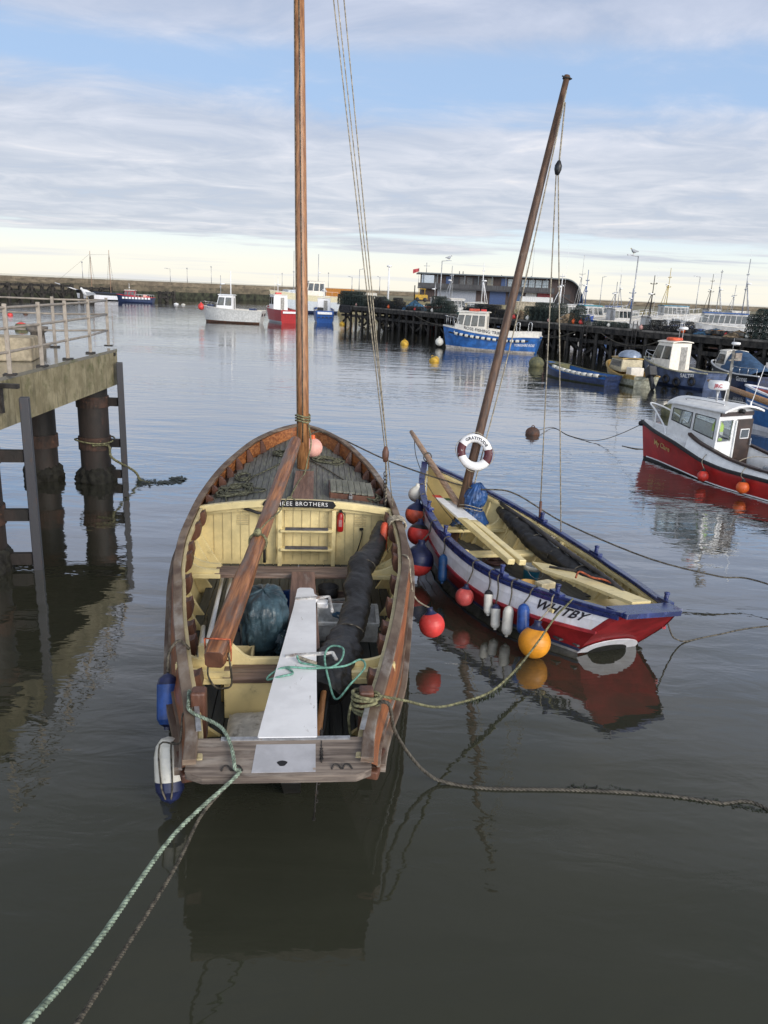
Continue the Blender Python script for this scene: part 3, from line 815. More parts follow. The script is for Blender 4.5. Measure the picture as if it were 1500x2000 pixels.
for x in (-.30, .68): MB().box((x, 7.40, .86), (.075, .07, 1.08)).build('ladder_stile', cream, A, bevel=.008)
for z in (.66, 1.02):
    td = MB().box((.19, 7.38, z), (.95, .16, .045)).build('ladder_step', cream, A, bevel=.006)
    MB().box((.19, 7.36, z + .028), (.78, .15, .012)).build('tread_pad', mat('grey_tread', (.12, .12, .14), .8), td)
m = MB(); m.tube(cat([(-.95, 7.44, 1.40), (-.72, 7.45, 1.32), (-.60, 7.48, 1.2), (-.58, 7.48, .35)], 5), .028, 8); m.build('vent_pipe', black, A)
m = MB(); m.tube(cat([(1.2, 7.55, 1.0), (1.21, 7.5, .9), (1.14, 7.53, .6), (1.06, 7.53, .42)], 5), .010, 5); m.box((1.2, 7.55, 1.0), (.07, .04, .04)); m.build('cable', black, A)
# mast case plank and hatch on the deck
m = MB(); m.poly([V((x, y, ZD(.1, y) + .01)) for x, y in ((-.10, 7.62), (.30, 7.62), (.31, 9.4), (-.06, 9.4))], .05, (0, 0, 1)); m.box((.1, 7.56, 1.50), (.36, .10, .14)); m.build('mast_case', plankwood, A, bevel=.012)
m = MB(); m.lathe([(0, -.02), (.075, -.02), (.075, .0)], 14, (.22, 7.5, 1.47), (0, 1, 0)); m.build('mast_plug', headwood, A)
hx0, hx1, hy0, hy1 = .62, 1.44, 7.95, 8.75
m = MB()
for i in range(7):
    a = hx0 + (hx1 - hx0) * i / 7; b = hx0 + (hx1 - hx0) * (i + 1) / 7
    m.bar(((a + b) / 2, hy0 - .02, ZD((a + b) / 2, hy0) + .13), ((a + b) / 2, hy1, ZD((a + b) / 2, hy1) + .12), (b - a) - .008, .035)
ht = m.build('deck_hatch', mat('weathered_hatch_board', (.22, .215, .18), .75, col2=(.13, .13, .11), stretch=(9, 1, 9), scale=2, wear=(.20, .22, .12), wlim=(.5, .7), bump=.3, bscale=5), A, bevel=.005)
m = MB()
for a, b in (((hx0, hy0), (hx1, hy0)), ((hx1, hy0), (hx1, hy1)), ((hx0, hy1), (hx1, hy1)), ((hx0, hy0), (hx0, hy1))):
    m.bar((*a, ZD(*a) + .05), (*b, ZD(*b) + .05), .04, .11)
m.build('coaming', headwood, ht)
m = MB(); m.box((1.0, hy0 - .05, ZD(1, hy0) + .05), (.065, .03, .06)); m.tube([(1.0 + .02 * cos(a), hy0 - .05, ZD(1, hy0) + .08 + .045 * sin(a)) for a in np.linspace(0, pi, 8)], .006, 6); m.build('padlock', greym, ht)
# thwarts with cream knees
for y, wd, x1 in ((5.70, .38, 1.70), (2.28, .36, 1.2)):
    th_ = MB().box((0, y, .83), (2 * x1 - .9, wd, .075)).build('thwart', thwartwood, A, bevel=.012)
    for sg in (-1, 1):
        m = MB(); xi = HA.sec(y, 2.2)[0] - .09
        m.box((sg * (xi - .32), y, .825), (.64, wd + .04, .07)); m.build('thwart_end', cream, th_, bevel=.008)
        for dy in (-.14, .14):
            m = MB(); knee(m, xi - .0, xi - .62, y + dy, .862, HA.zr(y) - .06, .055, 0, sg); m.build('thwart_knee', cream, th_, bevel=.008)
m = MB(); m.poly([V(q) for q in ((-.03, 2.5, .872), (.40, 2.5, .872), (.33, 5.5, .872), (-.03, 5.5, .872))], .045, (0, 0, 1)); m.build('centre_plank', plankwood, A, bevel=.01)
MB().box((-.32, 2.47, .905), (.75, .07, .08)).build('cross_rail', cream, A, bevel=.006)
m = MB(); m.poly([V((-1.06, 2.5, .87)), V((-.42, 2.5, .87)), V((-.42, 2.5, .93)), V((-.52, 2.5, .98)), V((-.66, 2.5, 1.12)), V((-1.06, 2.5, 1.12))], .07, (0, -1, 0)); m.build('spar_chock', cream, A, bevel=.008)
m = MB(); m.box((-.42, 2.16, .55), (.62, .05, .46)); m.build('aft_panel', cream, A)
# transom and its cap
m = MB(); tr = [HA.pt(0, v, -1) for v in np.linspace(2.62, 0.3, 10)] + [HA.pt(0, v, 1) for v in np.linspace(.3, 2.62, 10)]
m.poly([p + V((0, .02, 0)) for p in tr], .06, (0, 1, .2)); m.build('transom', mat('shade_dark_planking', (.016, .014, .013), .5, var=.4), A)  # shadow under the overhanging cap is put into the planking's near-black colour
m = MB(); cp = [(-.84, -.02, 1.0), (-.68, -.08, .985), (.70, -.08, .985), (.84, -.02, 1.0), (.86, .40, 1.07), (-.83, .40, 1.07)]
m.poly([V(p) for p in cp], .085, (0, -.165, 1)); m.build('transom_cap', oldwood, A, bevel=.02)
m = MB(); m.bar((-.56, .372, 1.152), (.66, .372, 1.152), .05, .02); m.build('cap_strip', greym, A)
plm = mat('painted_metal_plate', (.50, .50, .53), .45, .3, var=.06, wear=(.36, .27, .2), wlim=(.62, .75), wscale=8)
m = MB(); n_ = V((0, -.165, 1)).normalized(); e = V((0, 1, .165)).normalized()
pc = V((.045, .13, 1.106)); r_ = lambda u, v: pc + V((u, 0, 0)) + e * v
out = [r_(-.29, -.19), r_(.285, -.19), r_(.285, .17), r_(-.27, .17)]; hole = [r_(-.02 + .045 * cos(a) * (1 + .2 * sin(3 * a)), -.08 + .035 * sin(a)) for a in np.linspace(0, 2 * pi, 17)[:-1]]
m.poly([p - n_ * .004 for p in out], .010, n_); m.poly([p + n_ * .003 for p in hole], .005, n_, 1); m.build('transom_plate', [plm, blackp], A)
for x in (-.47, .52):
    m = MB()
    for dx in (-.05, .05): m.tube(cat([r_(x + dx - .04, -.16), r_(x + dx - .02, -.13) + n_ * .03, r_(x + dx + .02, -.13) + n_ * .03, r_(x + dx + .05, -.16)], 4), .009, 6)
    m.build('rope_eye', iron, A)
for sg in (-1, 1):
    p = HA.pt(0, 2, sg); m = MB(); m.bar(p + V((-.10 * sg, -.10, -.02)), p + V((.02 * sg, .30, .0)), .16, .10); m.build('stern_horn', headwood, A, bevel=.02)
    m = MB(); y = 1.02; p = HA.pt(y, 3, sg); m.bar((p.x - sg * .10, y, p.z - .35), (p.x - sg * .10, y, p.z + .21), .15, .17); m.build('mooring_post', headwood, A, bevel=.025)
    m = MB(); m.bar(HA.pt(.48, 3, sg, -.07, .06), HA.pt(.95, 3, sg, -.07, .06), .05, .012); m.build('metal_strip', greym, A)
m = MB(); m.bar((.1, 1.15, .05), (.1, .20, .85), .18, .12); m.build('stern_post', MATS['shade_dark_planking'], A)  # shares the transom's painted-in shade
# stemhead fittings
m = MB(); p = HA.pt(LA, 3, 1); m.bar((0, p.y - .12, p.z - .5), (0, p.y, p.z + .10), .12, .16); m.build('stem_head', headwood, A, bevel=.02)

# mast: its foot on deck, the head out of the picture
foot = V((.10, 9.72, ZD(.1, 9.72) - .6)); ifa = FA.inverted()
headp = ifa @ dep(583, -120, 14.6)
m = MB(); rr = [.130, .128, .122, .108, .098]; m.tube([foot.lerp(headp, k) for k in (0, .25, .5, .8, 1.0)], rr, 20); m.build('mast', mastwood, A)
ML = lambda k, dx=0, dy=0: foot.lerp(headp, k) + V((dx, dy, 0))
m = MB(); m.tube([ML(.11, .0, -.138), ML(.3, .005, -.135), ML(1, 0, -.11)], .012, 6); m.tube([ML(.11, -.11, -.08), ML(1, -.085, -.07)], .010, 6); m.build('mast_lines', roped, A)
m = MB()
for k in (.150, .155, .160): m.tube([ML(k) + V((cos(a) * .150, sin(a) * .150, .02 * sin(a * 2))) for a in np.linspace(0, 2 * pi, 18)], .018, 6)
m.tube(cat([ML(.145, .12, -.1), ML(.11, .17, -.2), ML(.08, .10, -.25), (.12, 9.2, ZD(.1, 9.2) + .07), (.0, 8.6, ZD(0, 8.6) + .07), (-.12, 7.7, ZD(0, 7.7) + .05), (-.14, 7.5, 1.4)], 6), .016, 6); m.build('mast_rope', ropeo, A)
m = MB()
for k in np.linspace(.30, .95, 7): m.box(ML(k, 0, -.105), (.012, .06, .05))
m.build('mast_cleat', iron, A)
# halyards down to the starboard rail
blk = ifa @ dep(753, 888, 13.6)
m = MB(); tp = [ifa @ dep(x, -40, 11.6) for x in (647, 655, 668)]
m.tube([blk, tp[0]], .011, 6); m.tube([blk + V((.02, 0, .1)), tp[1]], .010, 6)
pr = HA.pt(7.35, 3, 1); m.tube([pr + V((-.02, 0, .02)), tp[2]], .010, 6); m.build('halyard', ropew, A)
m = MB(); m.lathe([(0, -.14), (.035, -.13), (.06, -.03), (.06, .05), (.03, .14), (0, .15)], 12, blk, (0, .05, 1)); bb = m.build('pulley_block', headwood, A)
pr2 = HA.pt(7.75, 3, 1, -.10, -.12); m = MB(); m.tube(cat([blk, blk.lerp(pr2, .5) + V((.02, 0, 0)), pr2], 6), .018, 6); m.build('tackle_line', ropew, bb)
m = MB()
for k in np.linspace(.35, 1, 10):
    p = blk.lerp(pr2, k); m.tube([p + V((cos(a) * .028, (sin(a) * .028 if int(k * 20) % 2 else 0), sin(a) * .04)) for a in np.linspace(0, 2 * pi, 9)], .010, 5)
m.build('chain', iron, bb)
# ropes lying on the foredeck: one thing each
zr_ = lambda x, y: ZD(x, y)
for i, (x, y, r, n, s_, lb) in enumerate(((-1.18, 8.35, .34, 6, 1.2, 'loose heap of olive rope on the port side of the grey foredeck'), (-1.1, 9.2, .16, 3, 1.6, 'small twist of rope beside the port bulwark of the foredeck'),
                                   (.62, 10.35, .34, 5, .5, 'tangle of olive rope between mast and starboard bow'), (1.42, 8.15, .16, 5, 1.5, 'coil of rope jammed between hatch and starboard bulwark'), (-.45, 10.7, .16, 4, 1.2, 'small knot of rope at the port side of the bow'))):
    m = MB(); coil(m, (x, y, 0), r, n, .017, 0, zr_, s_, 40 + i); m.build('deck_rope', mat('dull_deck_rope', (.115, .115, .075), .85, var=.35, scale=20), frame=FA, label=lb, cat='rope', group='ropes on the foredeck')
m = MB(); m.tube(cat([(x, y, ZD(x, y) + .03) for x, y in ((-.15, 10.9), (-.3, 10.2), (-.7, 9.5), (-.95, 9.1), (-1.0, 8.6), (-.6, 8.3), (-.85, 8.15), (-1.35, 8.4), (-1.3, 7.8), (-1.25, 7.55))], 6), .016, 6)
m.build('deck_rope', mat('dull_deck_rope', (.115, .115, .075), .85, var=.35, scale=20), frame=FA, label='long olive rope trailing down the port half of the foredeck', cat='rope', group='ropes on the foredeck')
m = MB(); m.tube(cat([(x, y, ZD(x, y) + .03) for x, y in ((.1, 10.4), (.45, 9.9), (.8, 9.3), (1.0, 8.95), (1.25, 8.95), (1.4, 8.6), (1.5, 8.2), (1.52, 7.8))], 6), .015, 6)
m.build('deck_rope', roped, frame=FA, label='dark rope running from mast round the hatch on the foredeck', cat='rope', group='ropes on the foredeck')


def ball(p, r, mt, name, label, cat_, frame=None, group=None, neck=(0, 0, 1), nk=None, lan=None, rp=None, mats=None, half=None):
    """round inflatable buoy with a moulded neck and, if lan is given, the rope it hangs by"""
    p = V(p); ax = V(neck).normalized()
    if lan is None and half is None:
        m = MB(); a = np.linspace(0, pi, 15); m.lathe([(r * sin(q), -r * cos(q)) for q in a], 24, p, ax); m.lathe([(r * .30, r * .93), (r * .2, r * 1.12), (r * .22, r * 1.3), (0, r * 1.32)], 12, p, ax, 1)
        return m.build(name, [mt, nk or mt], frame=frame, label=label, cat=cat_, group=group)
    t = thing(name, label, cat_, p - V((0, 0, r)), frame, group); a = np.linspace(0, pi * .93, 16)
    m = MB(); pf = [(max(r * sin(q), 0), -r * cos(q)) for q in a]
    mis = [0] * (len(pf) - 1) if not half else [1 if pf[i][1] > half * r else 0 for i in range(len(pf) - 1)]
    m.lathe(pf, 26, p, ax, mis=mis); m.build('float', [mt, mats or mt], t)
    m = MB(); m.lathe([(r * .52, r * .86), (r * .34, r * 1.0), (r * .22, r * 1.18), (r * .24, r * 1.36), (0, r * 1.38)], 14, p, ax); m.build('neck', nk or navyf, t)
    if lan is not None:
        m = MB(); e = p + ax * r * 1.3; m.tube(cat([e] + [V(q) for q in lan], 5), .013, 6); m.build('lanyard', rp or ropew, t)
    return t


def cyl_fender(a, b, r, mt, label, frame=None, lan=None, rp=None, capm=None, group='fenders hung along the boats', endm=None):
    a = V(a); b = V(b); t = thing('fender', label, 'fender', b, frame, group); L = (b - a).length; ax = (b - a)
    m = MB(); pr = [(0, 0), (r * .30, 0), (r * .34, .05 * L), (r * .75, .10 * L), (r, .19 * L), (r, .80 * L), (r * .8, .91 * L), (r * .4, .97 * L), (0, L)]
    mis = [1, 1, 1, 0, 0, 2, 2, 2]; m.lathe(pr, 18, a, ax, mis=mis); m.build('float', [mt, capm or mt, endm or capm or mt], t)
    if lan: m = MB(); m.tube(cat([a] + [V(q) for q in lan], 5), .012, 6); m.build('lanyard', rp or ropew, t)
    return t


ball((.28, 10.55, ZD(.28, 10.55) + .21), .215, pinkb, 'buoy', 'faded pink buoy on the foredeck beside the tall mast', 'buoy', FA, nk=orangeb)
# things lying in the coble
sp0 = ifa @ dep(577, 862, 15.2); sp1 = V((-.80, 1.83, 1.235))
yd = thing('lowered_spar', 'heavy scraped brown spar lying from mast to the port thwart knee', 'spar', sp1, FA)
m = MB(); d = sp0 - sp1
secs = [(0, .108), (.01, .118), (.25, .118), (.32, .112), (.6, .116), (.9, .122), (1.0, .11)]
x_, y_ = frame_of(d); rows = []
for k, r in secs:
    c = sp1 + d * k; sq = k < .29; n = 16
    row = []
    for j in range(n):
        a = 2 * pi * (j + .5) / n; q = 1 / max(abs(cos(a)), abs(sin(a))) if sq else 1.0
        q = min(q, 1.28); row.append(c + (x_ * cos(a) + y_ * sin(a)) * r * q)
    rows.append(row)
m.grid(rows, 0, False, closed=True); n = len(m.v); m.f.append([n - 16 + i for i in range(16)]); m.m.append(0); m.s.append(False); m.f.append(list(range(16))[::-1]); m.m.append(1); m.s.append(False)
sparwood = wood('scraped_spar_wood', (.13, .050, .023), (.36, .155, .066), 1, .45, (.15, .105, .085), (.48, .64), pre=tuple(d.to_track_quat('Y', 'Z').inverted().to_euler()))
m.build('pole', [sparwood, headwood], yd, bevel=.008)
m = MB(); c = sp1 + d * .028
m.tube([c + x_ * u * .145 + y_ * v * .145 for u, v in ((-1, 1), (0, 1.02), (1, 1), (1.02, 0), (1, -1), (-1, -1))], .012, 6, closed=True); m.build('orange_lashing', ropeorange, yd)
m = MB(); c = sp1 + d * .40; m.tube([c + (x_ * cos(a) + y_ * sin(a)) * .125 + d * .004 * sin(a) for a in np.linspace(0, 2 * pi, 16)], .022, 6); m.lathe([(0, -.06), (.05, -.05), (.06, 0), (.05, .05), (0, .06)], 10, c + y_ * .16, d)
m.tube(cat([c + y_ * .15, c + y_ * .2 + x_ * .1 + d * .04, sp1 + d * .55 + x_ * .16, sp1 + d * .66 + x_ * .19 - V((0, 0, .1)), (.0, 7.42, 1.55)], 6), .011, 6); m.build('lashing_knot', ropeo, yd)
m = MB(); c = sp1 + d * .02; m.tube(cat([c - x_ * .1 - y_ * .13, c - x_ * .12 - y_ * .32, c - x_ * .05 - y_ * .48, c + x_ * .05 - y_ * .5, c + x_ * .15 - y_ * .42, c + x_ * .13 + y_ * .0], 6), .012, 6); m.build('dark_tail', roped, yd)

# rudder
ru = thing('rudder', 'white painted rudder blade lying from the centre plank to the transom', 'rudder', (.2, 2.4, .95), FA)
RZ = lambda y: .965 + (4.55 - y) * .036
ol = [(.11, 4.56), (.27, 4.56), (.31, 4.50), (.325, 4.30), (.38, 4.20), (.38, 4.14), (.345, 4.08), (.345, 3.0), (.345, .37), (-.22, .37), (-.145, 1.4), (-.05, 2.6), (.04, 3.8), (.075, 4.50)]
m = MB(); m.poly([V((x, y, RZ(y))) for x, y in ol], .055, (0, .036, 1)); m.build('blade', rudwhite, ru, bevel=.016)
for y, xa, xb in ((4.12, .05, .47), (2.22, -.02, .48)):
    m = MB(); m.bar((xa, y - .05, RZ(y) + .066), (xb, y + .02, RZ(y) + .066), .055, .02)
    m.tube(cat([(xb - .03, y + .015, RZ(y) + .06), (xb + .05, y + .02, RZ(y) + .07), (xb + .07, y - .02, RZ(y) + .06), (xb + .10, y - .40 if y > 3 else y - .08, RZ(y) + .03)], 5), .022, 8)
    for k in (.2, .5, .8): m.lathe([(0, .0), (.012, .0), (.010, .008), (0, .01)], 8, V((xa + (xb - xa) * k, y - .05 + .07 * k, RZ(y) + .076)))
    m.build('pintle', mat('painted_iron', (.58, .57, .55), .45, .2, wear=(.2, .1, .06), wlim=(.52, .68)), ru)
MB().box((.44, 4.10, RZ(4.1) - .02), (.16, .16, .09)).build('cheek_block', white, ru, bevel=.02)

# tarpaulin bundle
def bundle(name, c, prof, mt, label, frame, seed, amp=.12, fr=3.2, cat_='tarpaulin', n=96, lash=None, lm=None, lean=(0, 0)):
    t = thing(name, label, cat_, c, frame); m = MB(); C_ = V(c)
    rows = []; nr = len(prof) * 9
    hs = np.linspace(0, 1, nr); fx = spl(np.linspace(0, 1, len(prof)), [p[0] for p in prof]); fy = spl(np.linspace(0, 1, len(prof)), [p[1] for p in prof]); fz = spl(np.linspace(0, 1, len(prof)), [p[2] for p in prof])
    for h in hs:
        row = []
        for k in range(n):
            a = 2 * pi * k / n; u = V((cos(a), sin(a), h * 1.2))
            rdg = 1 - 2 * abs(nz((u.x * 1.6 + h, u.y * 1.6, h * .5), fr * 1.4, seed + 9)); fold = 1 + amp * 1.5 * nz((u.x, u.y, h * 1.4), fr * .7, seed) + amp * .9 * (rdg ** 3 - .4) + amp * .7 * (1 - 2 * abs(nz((u.x * 3, u.y * 3, h * .25), fr, seed + 3)) - .6) * max(0, 1 - 1.9 * abs(h - .25)) + .045 * (1 - 2 * abs(nz((u.x * 2.4 + h * .6, u.y * 2.4, h * .8), fr * 2.4, seed + 21))) ** 4
            row.append(C_ + V((fx(h) * cos(a) * fold + lean[0] * h, fy(h) * sin(a) * fold + lean[1] * h, fz(h) + .03 * nz(u, 4, seed))))
        rows.append(row)
    m.grid(rows, 0, True, closed=True); m.build('cover', mt, t)
    if lash:
        for z, rx, ry in lash:
            m = MB(); m.tube([C_ + V((rx * cos(a), ry * sin(a), z + .03 * sin(2 * a))) for a in np.linspace(0, 2 * pi, 22)], .010, 5); m.build('lashing', lm or ropeg, t)
    return t


bundle('tarpaulin_bundle', (-.36, 3.50, .31), [(.27, .30, 0), (.28, .34, .12), (.22, .28, .26), (.31, .40, .42), (.335, .46, .66), (.32, .44, .90), (.23, .30, 1.06), (.01, .01, 1.10)], tarpt,
       'teal tarpaulin bundle tied over an engine beside the white rudder', FA, 3.3, .11, 2.2, lash=[(.25, .235, .30)])
bundle('tarpaulin_flap', (-.04, 3.26, .60), [(.08, .10, 0), (.14, .17, .08), (.16, .2, .2), (.12, .15, .3), (.01, .01, .33)], tarpt, 'bunched loose corner of the teal tarpaulin against the rudder edge', FA, 5.1, .3, 2.6, lash=[(.27, .10, .11)])
# blue fish crates, planks and bits around the thwart
def crate(c, d, mt, label, frame, rz=0.):
    t = thing('fish_crate', label, 'crate', c, frame, 'crates in the coble'); R = Matrix.Rotation(rz, 3, 'Z'); C_ = V(c)
    m = MB(); m.box(C_ + V((0, 0, .015)), (d[0], d[1], .03), rz); m.build('base', mt, t)
    for sx, sy in ((1, 0), (-1, 0), (0, 1), (0, -1)):
        m = MB(); m.box(C_ + R @ V((sx * (d[0] / 2 - .012), sy * (d[1] / 2 - .012), d[2] / 2)), (.024 if sx else d[0], .024 if sy else d[1] - .05, d[2]), rz); m.build('side', mt, t)
        m = MB(); m.box(C_ + R @ V((sx * (d[0] / 2 + .005), sy * (d[1] / 2 + .005), d[2] - .02)), (.04 if sx else d[0] + .03, .04 if sy else d[1] - .03, .045), rz); m.build('rim', mt, t)
    return t


crate((-.42, 5.0, .32), (.80, .85, .30), crateb, 'blue plastic fish crate half hidden behind the teal tarpaulin', FA, .06)
crate((.82, 4.55, .32), (.9, .7, .30), mat('white_crate', (.70, .71, .71), .5), 'white plastic crate right of the rudder head', FA, -.04)
b = thing('timber_box', 'shallow grey wooden box with coiled wire under the forward thwart', 'box', (.78, 5.2, .34), FA)
MB().box((.78, 5.0, .50), (.85, .05, .22)).build('front_board', thwartwood, b); MB().box((.78, 5.45, .50), (.85, .05, .22)).build('rear_board', thwartwood, b); MB().box((.78, 5.22, .36), (.85, .42, .04)).build('base', floorboard, b)
for sx in (-.4, .4): MB().box((.78 + sx, 5.22, .50), (.05, .40, .22)).build('end_board', thwartwood, b)
m = MB(); coil(m, (.80, 5.1, .55), .24, 5, .012, 0, None, .5, 77); m.build('rope_coil', mat('pale_cord', (.42, .41, .38), .7), frame=FA, label='pale cord coiled in the wooden box under the thwart', cat='rope')
m = MB(); coil(m, (.85, 4.45, .60), .22, 4, .011, 0, None, .6, 78); m.build('rope_coil', mat('blue_cord', (.05, .13, .22), .7), frame=FA, label='thin blue cord tangled on the white crate', cat='rope')
m = MB(); m.lathe([(.0, 0), (.15, 0), (.17, .2), (.15, .2), (.14, .04), (0, .04)], 18, (.55, 5.38, .52)); m.build('bucket', black, frame=FA, label='black rubber bucket by the forward thwart', cat='bucket')
# small cream box beside the tarpaulin
b = thing('open_box', 'small cream open topped box beside the teal tarpaulin', 'box', (-.62, 2.75, .31), FA)
for c, d in (((-.80, 2.8, .56), (.03, .55, .50)), ((-.46, 2.8, .56), (.03, .55, .50)), ((-.63, 3.06, .56), (.31, .03, .50)), ((-.63, 2.8, .33), (.31, .49, .03))): MB().box(c, d).build('panel', creamd, b, bevel=.005)
# oars and poles at the port side
for (a, bq, r, mt, lb) in (((-1.18, 6.1, .62), (-1.12, 3.3, .50), .035, white, 'white painted oar loom lying nearest the port ribs'), ((-1.04, 6.2, .66), (-.98, 3.6, .52), .033, white, 'second white oar loom lying under the brown spar'),
                       ((-1.28, 4.4, .46), (-1.05, 2.3, .78), .042, white, 'thick white pole end leaning on the port knee'), ((-1.30, 5.0, .38), (-1.22, 3.2, .40), .022, roped, 'dark boat pole lying on the floor by the port ribs')):
    m = MB(); m.tube([a, V(a).lerp(V(bq), .5), bq], [r * .8, r, r * 1.15], 10); m.build('pole', mt, frame=FA, label=lb, cat='pole', group='poles along the port side')


def roll(pts, rad, mt, label, frame, seed, name='sail_roll', flat=.85, lash=(), lm=None, amp=.24, n=56):
    P_ = cat(pts, 22); t = thing(name, label, 'sail', pts[len(pts) // 2], frame); m = MB()
    fr = spl(np.linspace(0, 1, len(rad)), rad); nn = len(P_)
    m.tube(P_, [fr(i / (nn - 1)) for i in range(nn)], n, flat=flat, dis=lambda q, u: amp * 1.2 * nz((q.x, q.y * .7, q.z), 3.2, seed) + amp * .8 * (abs(nz((q.x * 1.2, q.y * .8 + q.x * .6, q.z * 1.2), 5.5, seed + 4)) - .2) + .07 * (1 - 2 * abs(nz((q.x * 1.5 + q.y * .5, q.y * .9 - q.x * .6, q.z * 1.6), 7., seed + 8))) ** 4); m.build('cover', mt, t)
    for k in lash:
        i = int(k * (nn - 1)); d = (P_[min(i + 1, nn - 1)] - P_[max(i - 1, 0)]).normalized(); x, y = frame_of(d); r = fr(k) * 1.05
        m = MB(); m.tube([P_[i] + (x * cos(a) + y * sin(a) * flat) * r + d * .03 * sin(a) for a in np.linspace(0, 2 * pi, 22)], .009, 5); m.build('lashing', lm or roped, t)
    return t


roll([(1.52, 7.15, 1.25), (1.36, 6.3, 1.08), (1.10, 5.6, 1.02), (.98, 4.7, .92), (.86, 3.7, .84), (.62, 2.8, .86), (.50, 2.1, .90), (.42, 1.72, .86)], [.07, .17, .21, .20, .19, .24, .27, .22], sailb,
     'black covered sail rolled along the starboard side of the varnished coble', FA, 2.2, flat=.66, lash=(.30, .62))
m = MB(); m.tube([(.46, 1.95, .95), (.38, 1.2, .72), (.29, .98, .58)], [.040, .044, .046], 10); m.tube([(.50, 1.9, .96), (.42, 1.15, .72), (.31, .95, .58)], .02, 8, 1)
m.build('boat_hook', [wood('orange_varnished_pole', (.40, .17, .07), (.66, .34, .15), 1, .4), blackp], frame=FA, label='orange brown wooden pole poking out of the black sail cover', cat='pole')
# sack, extinguisher, life ring
b = thing('cushion', 'dirty grey white sack cushion on the dark floor near the stern', 'cushion', (-.36, 1.72, .32), FA)
m = MB(); rows = []
for sgn in (1, -1):
    rws = []
    for i in range(13):
        u = -1 + 2 * i / 12
        rws.append([V((-.36 + .30 * u * (1 - .06 * abs(nz((u, j, 0), 2))), 1.70 + .32 * (-1 + 2 * j / 12), (.43) + sgn * .11 * ((1 - u ** 4) * (1 - (-1 + j / 6) ** 4)) ** .6 + .02 * nz((u * 2, j / 3, sgn), 1.5))) for j in range(13)])
    m.grid(rws, 0, True, sgn < 0)
m.build('sack', mat('dirty_white_sack', (.66, .63, .57), .75, var=.12, wear=(.25, .22, .17), wlim=(.5, .7), bump=.3, bscale=12), b)
e = thing('fire_extinguisher', 'small red fire extinguisher hung on the cream bulkhead', 'fire extinguisher', (.80, 7.42, .98), FA)
m = MB(); m.lathe([(0, 0), (.058, .0), (.062, .02), (.062, .29), (.04, .34), (.02, .36), (0, .36)], 16, (.80, 7.47, .98)); m.box((.80, 7.405, 1.15), (.06, .008, .13), 0, 1); m.build('cylinder', [mat('extinguisher_red', (.42, .012, .014), .3), mat('paper_label', (.42, .2, .2), .6)], e)
m = MB(); m.box((.80, 7.46, 1.37), (.05, .07, .04)); m.tube(cat([(.82, 7.46, 1.36), (.88, 7.45, 1.3), (.88, 7.45, 1.16)], 4), .010, 6); m.build('valve', blackp, e)
m = MB(); m.lathe([(0, -.26), (.05, -.25), (.07, -.2), (.07, .18), (.05, .24), (.0, .26)], 16, (1.53, 6.62, 1.16), (.10, .40, 1)); m.build('fender', mat('orange_red_fender', (.62, .085, .035), .5), frame=FA, label='orange red fender tucked inside the starboard rail', cat='fender')
# lashings on the starboard rail
m = MB()
for k in range(4):
    y = 6.62 + k * .055; p = HA.pt(y, 3, 1)
    m.tube([p + V((cos(a) * .15 - .03, .02 * sin(a), sin(a) * .11)) for a in np.linspace(0, 2 * pi, 14)], .017, 6, closed=True)
p = HA.pt(6.75, 3, 1); m.tube(cat([p + V((-.16, 0, -.02)), p + V((-.2, .02, -.3)), p + V((-.16, 0, -.55))], 4), .014, 6); m.build('rail_lashing', ropew, frame=FA, label='tan rope turns round the starboard rail by the sail', cat='rope')

# green cord looping over the rudder
z = lambda y: RZ(y) + .07
m = MB(); m.tube(cat([(.12, 2.05, z(2) + .05), (.16, 1.98, z(2)), (.30, 1.92, z(2)), (.48, 1.86, 1.12), (.62, 1.95, 1.16), (.66, 2.25, 1.17), (.52, 2.35, 1.15), (.44, 2.1, 1.14), (.48, 1.7, 1.06), (.56, 1.45, .95), (.72, 1.6, 1.05), (.9, 1.9, 1.1), (.86, 2.1, 1.1), (.66, 1.9, 1.12), (.3, 1.82, z(1.8)), (.0, 1.85, z(1.8)), (-.16, 1.8, 1.08), (-.2, 1.68, 1.07), (-.05, 1.62, z(1.6)), (.08, 1.7, z(1.7)), (.0, 1.84, z(1.84)), (-.12, 1.9, 1.08)], 7), .0125, 6)
m.build('green_cord', mat('sea_green_cord', (.16, .36, .28), .8, var=.2, scale=20), frame=FA, label='thin green cord looped across the white rudder', cat='rope')
m = MB(); m.tube(cat([(.12, 2.06, z(2.06) + .03), (.22, 2.0, z(2) + .02), (.34, 1.93, z(2) + .01)], 4), .022, 6); m.build('knot', ropew, frame=FA, label='brown knotted rope end on the white rudder', cat='rope')
m = MB()
for i in range(26):
    t_ = i / 25; c = V((.385, .52 - .62 * t_, 1.10 + .05 - max(0, t_ - .05) * .06)) if t_ < .75 else V((.385 - (t_ - .75) * .25, .055 - (t_ - .75) * .3, 1.10 - (t_ - .75) * 2.2))
    m.tube([c + (V((cos(a) * .014, sin(a) * .026, 0)) if i % 2 else V((0, sin(a) * .026, cos(a) * .014))) for a in np.linspace(0, 2 * pi, 9)], .005, 5, closed=True)
m.tube([(.385, .52, 1.14), (.385, .1, 1.11), (.35, -.04, 1.05), (.32, -.1, .6)], .006, 4); m.build('chain', iron, frame=FA, label='dark chain hanging over the transom beside the plate', cat='chain')
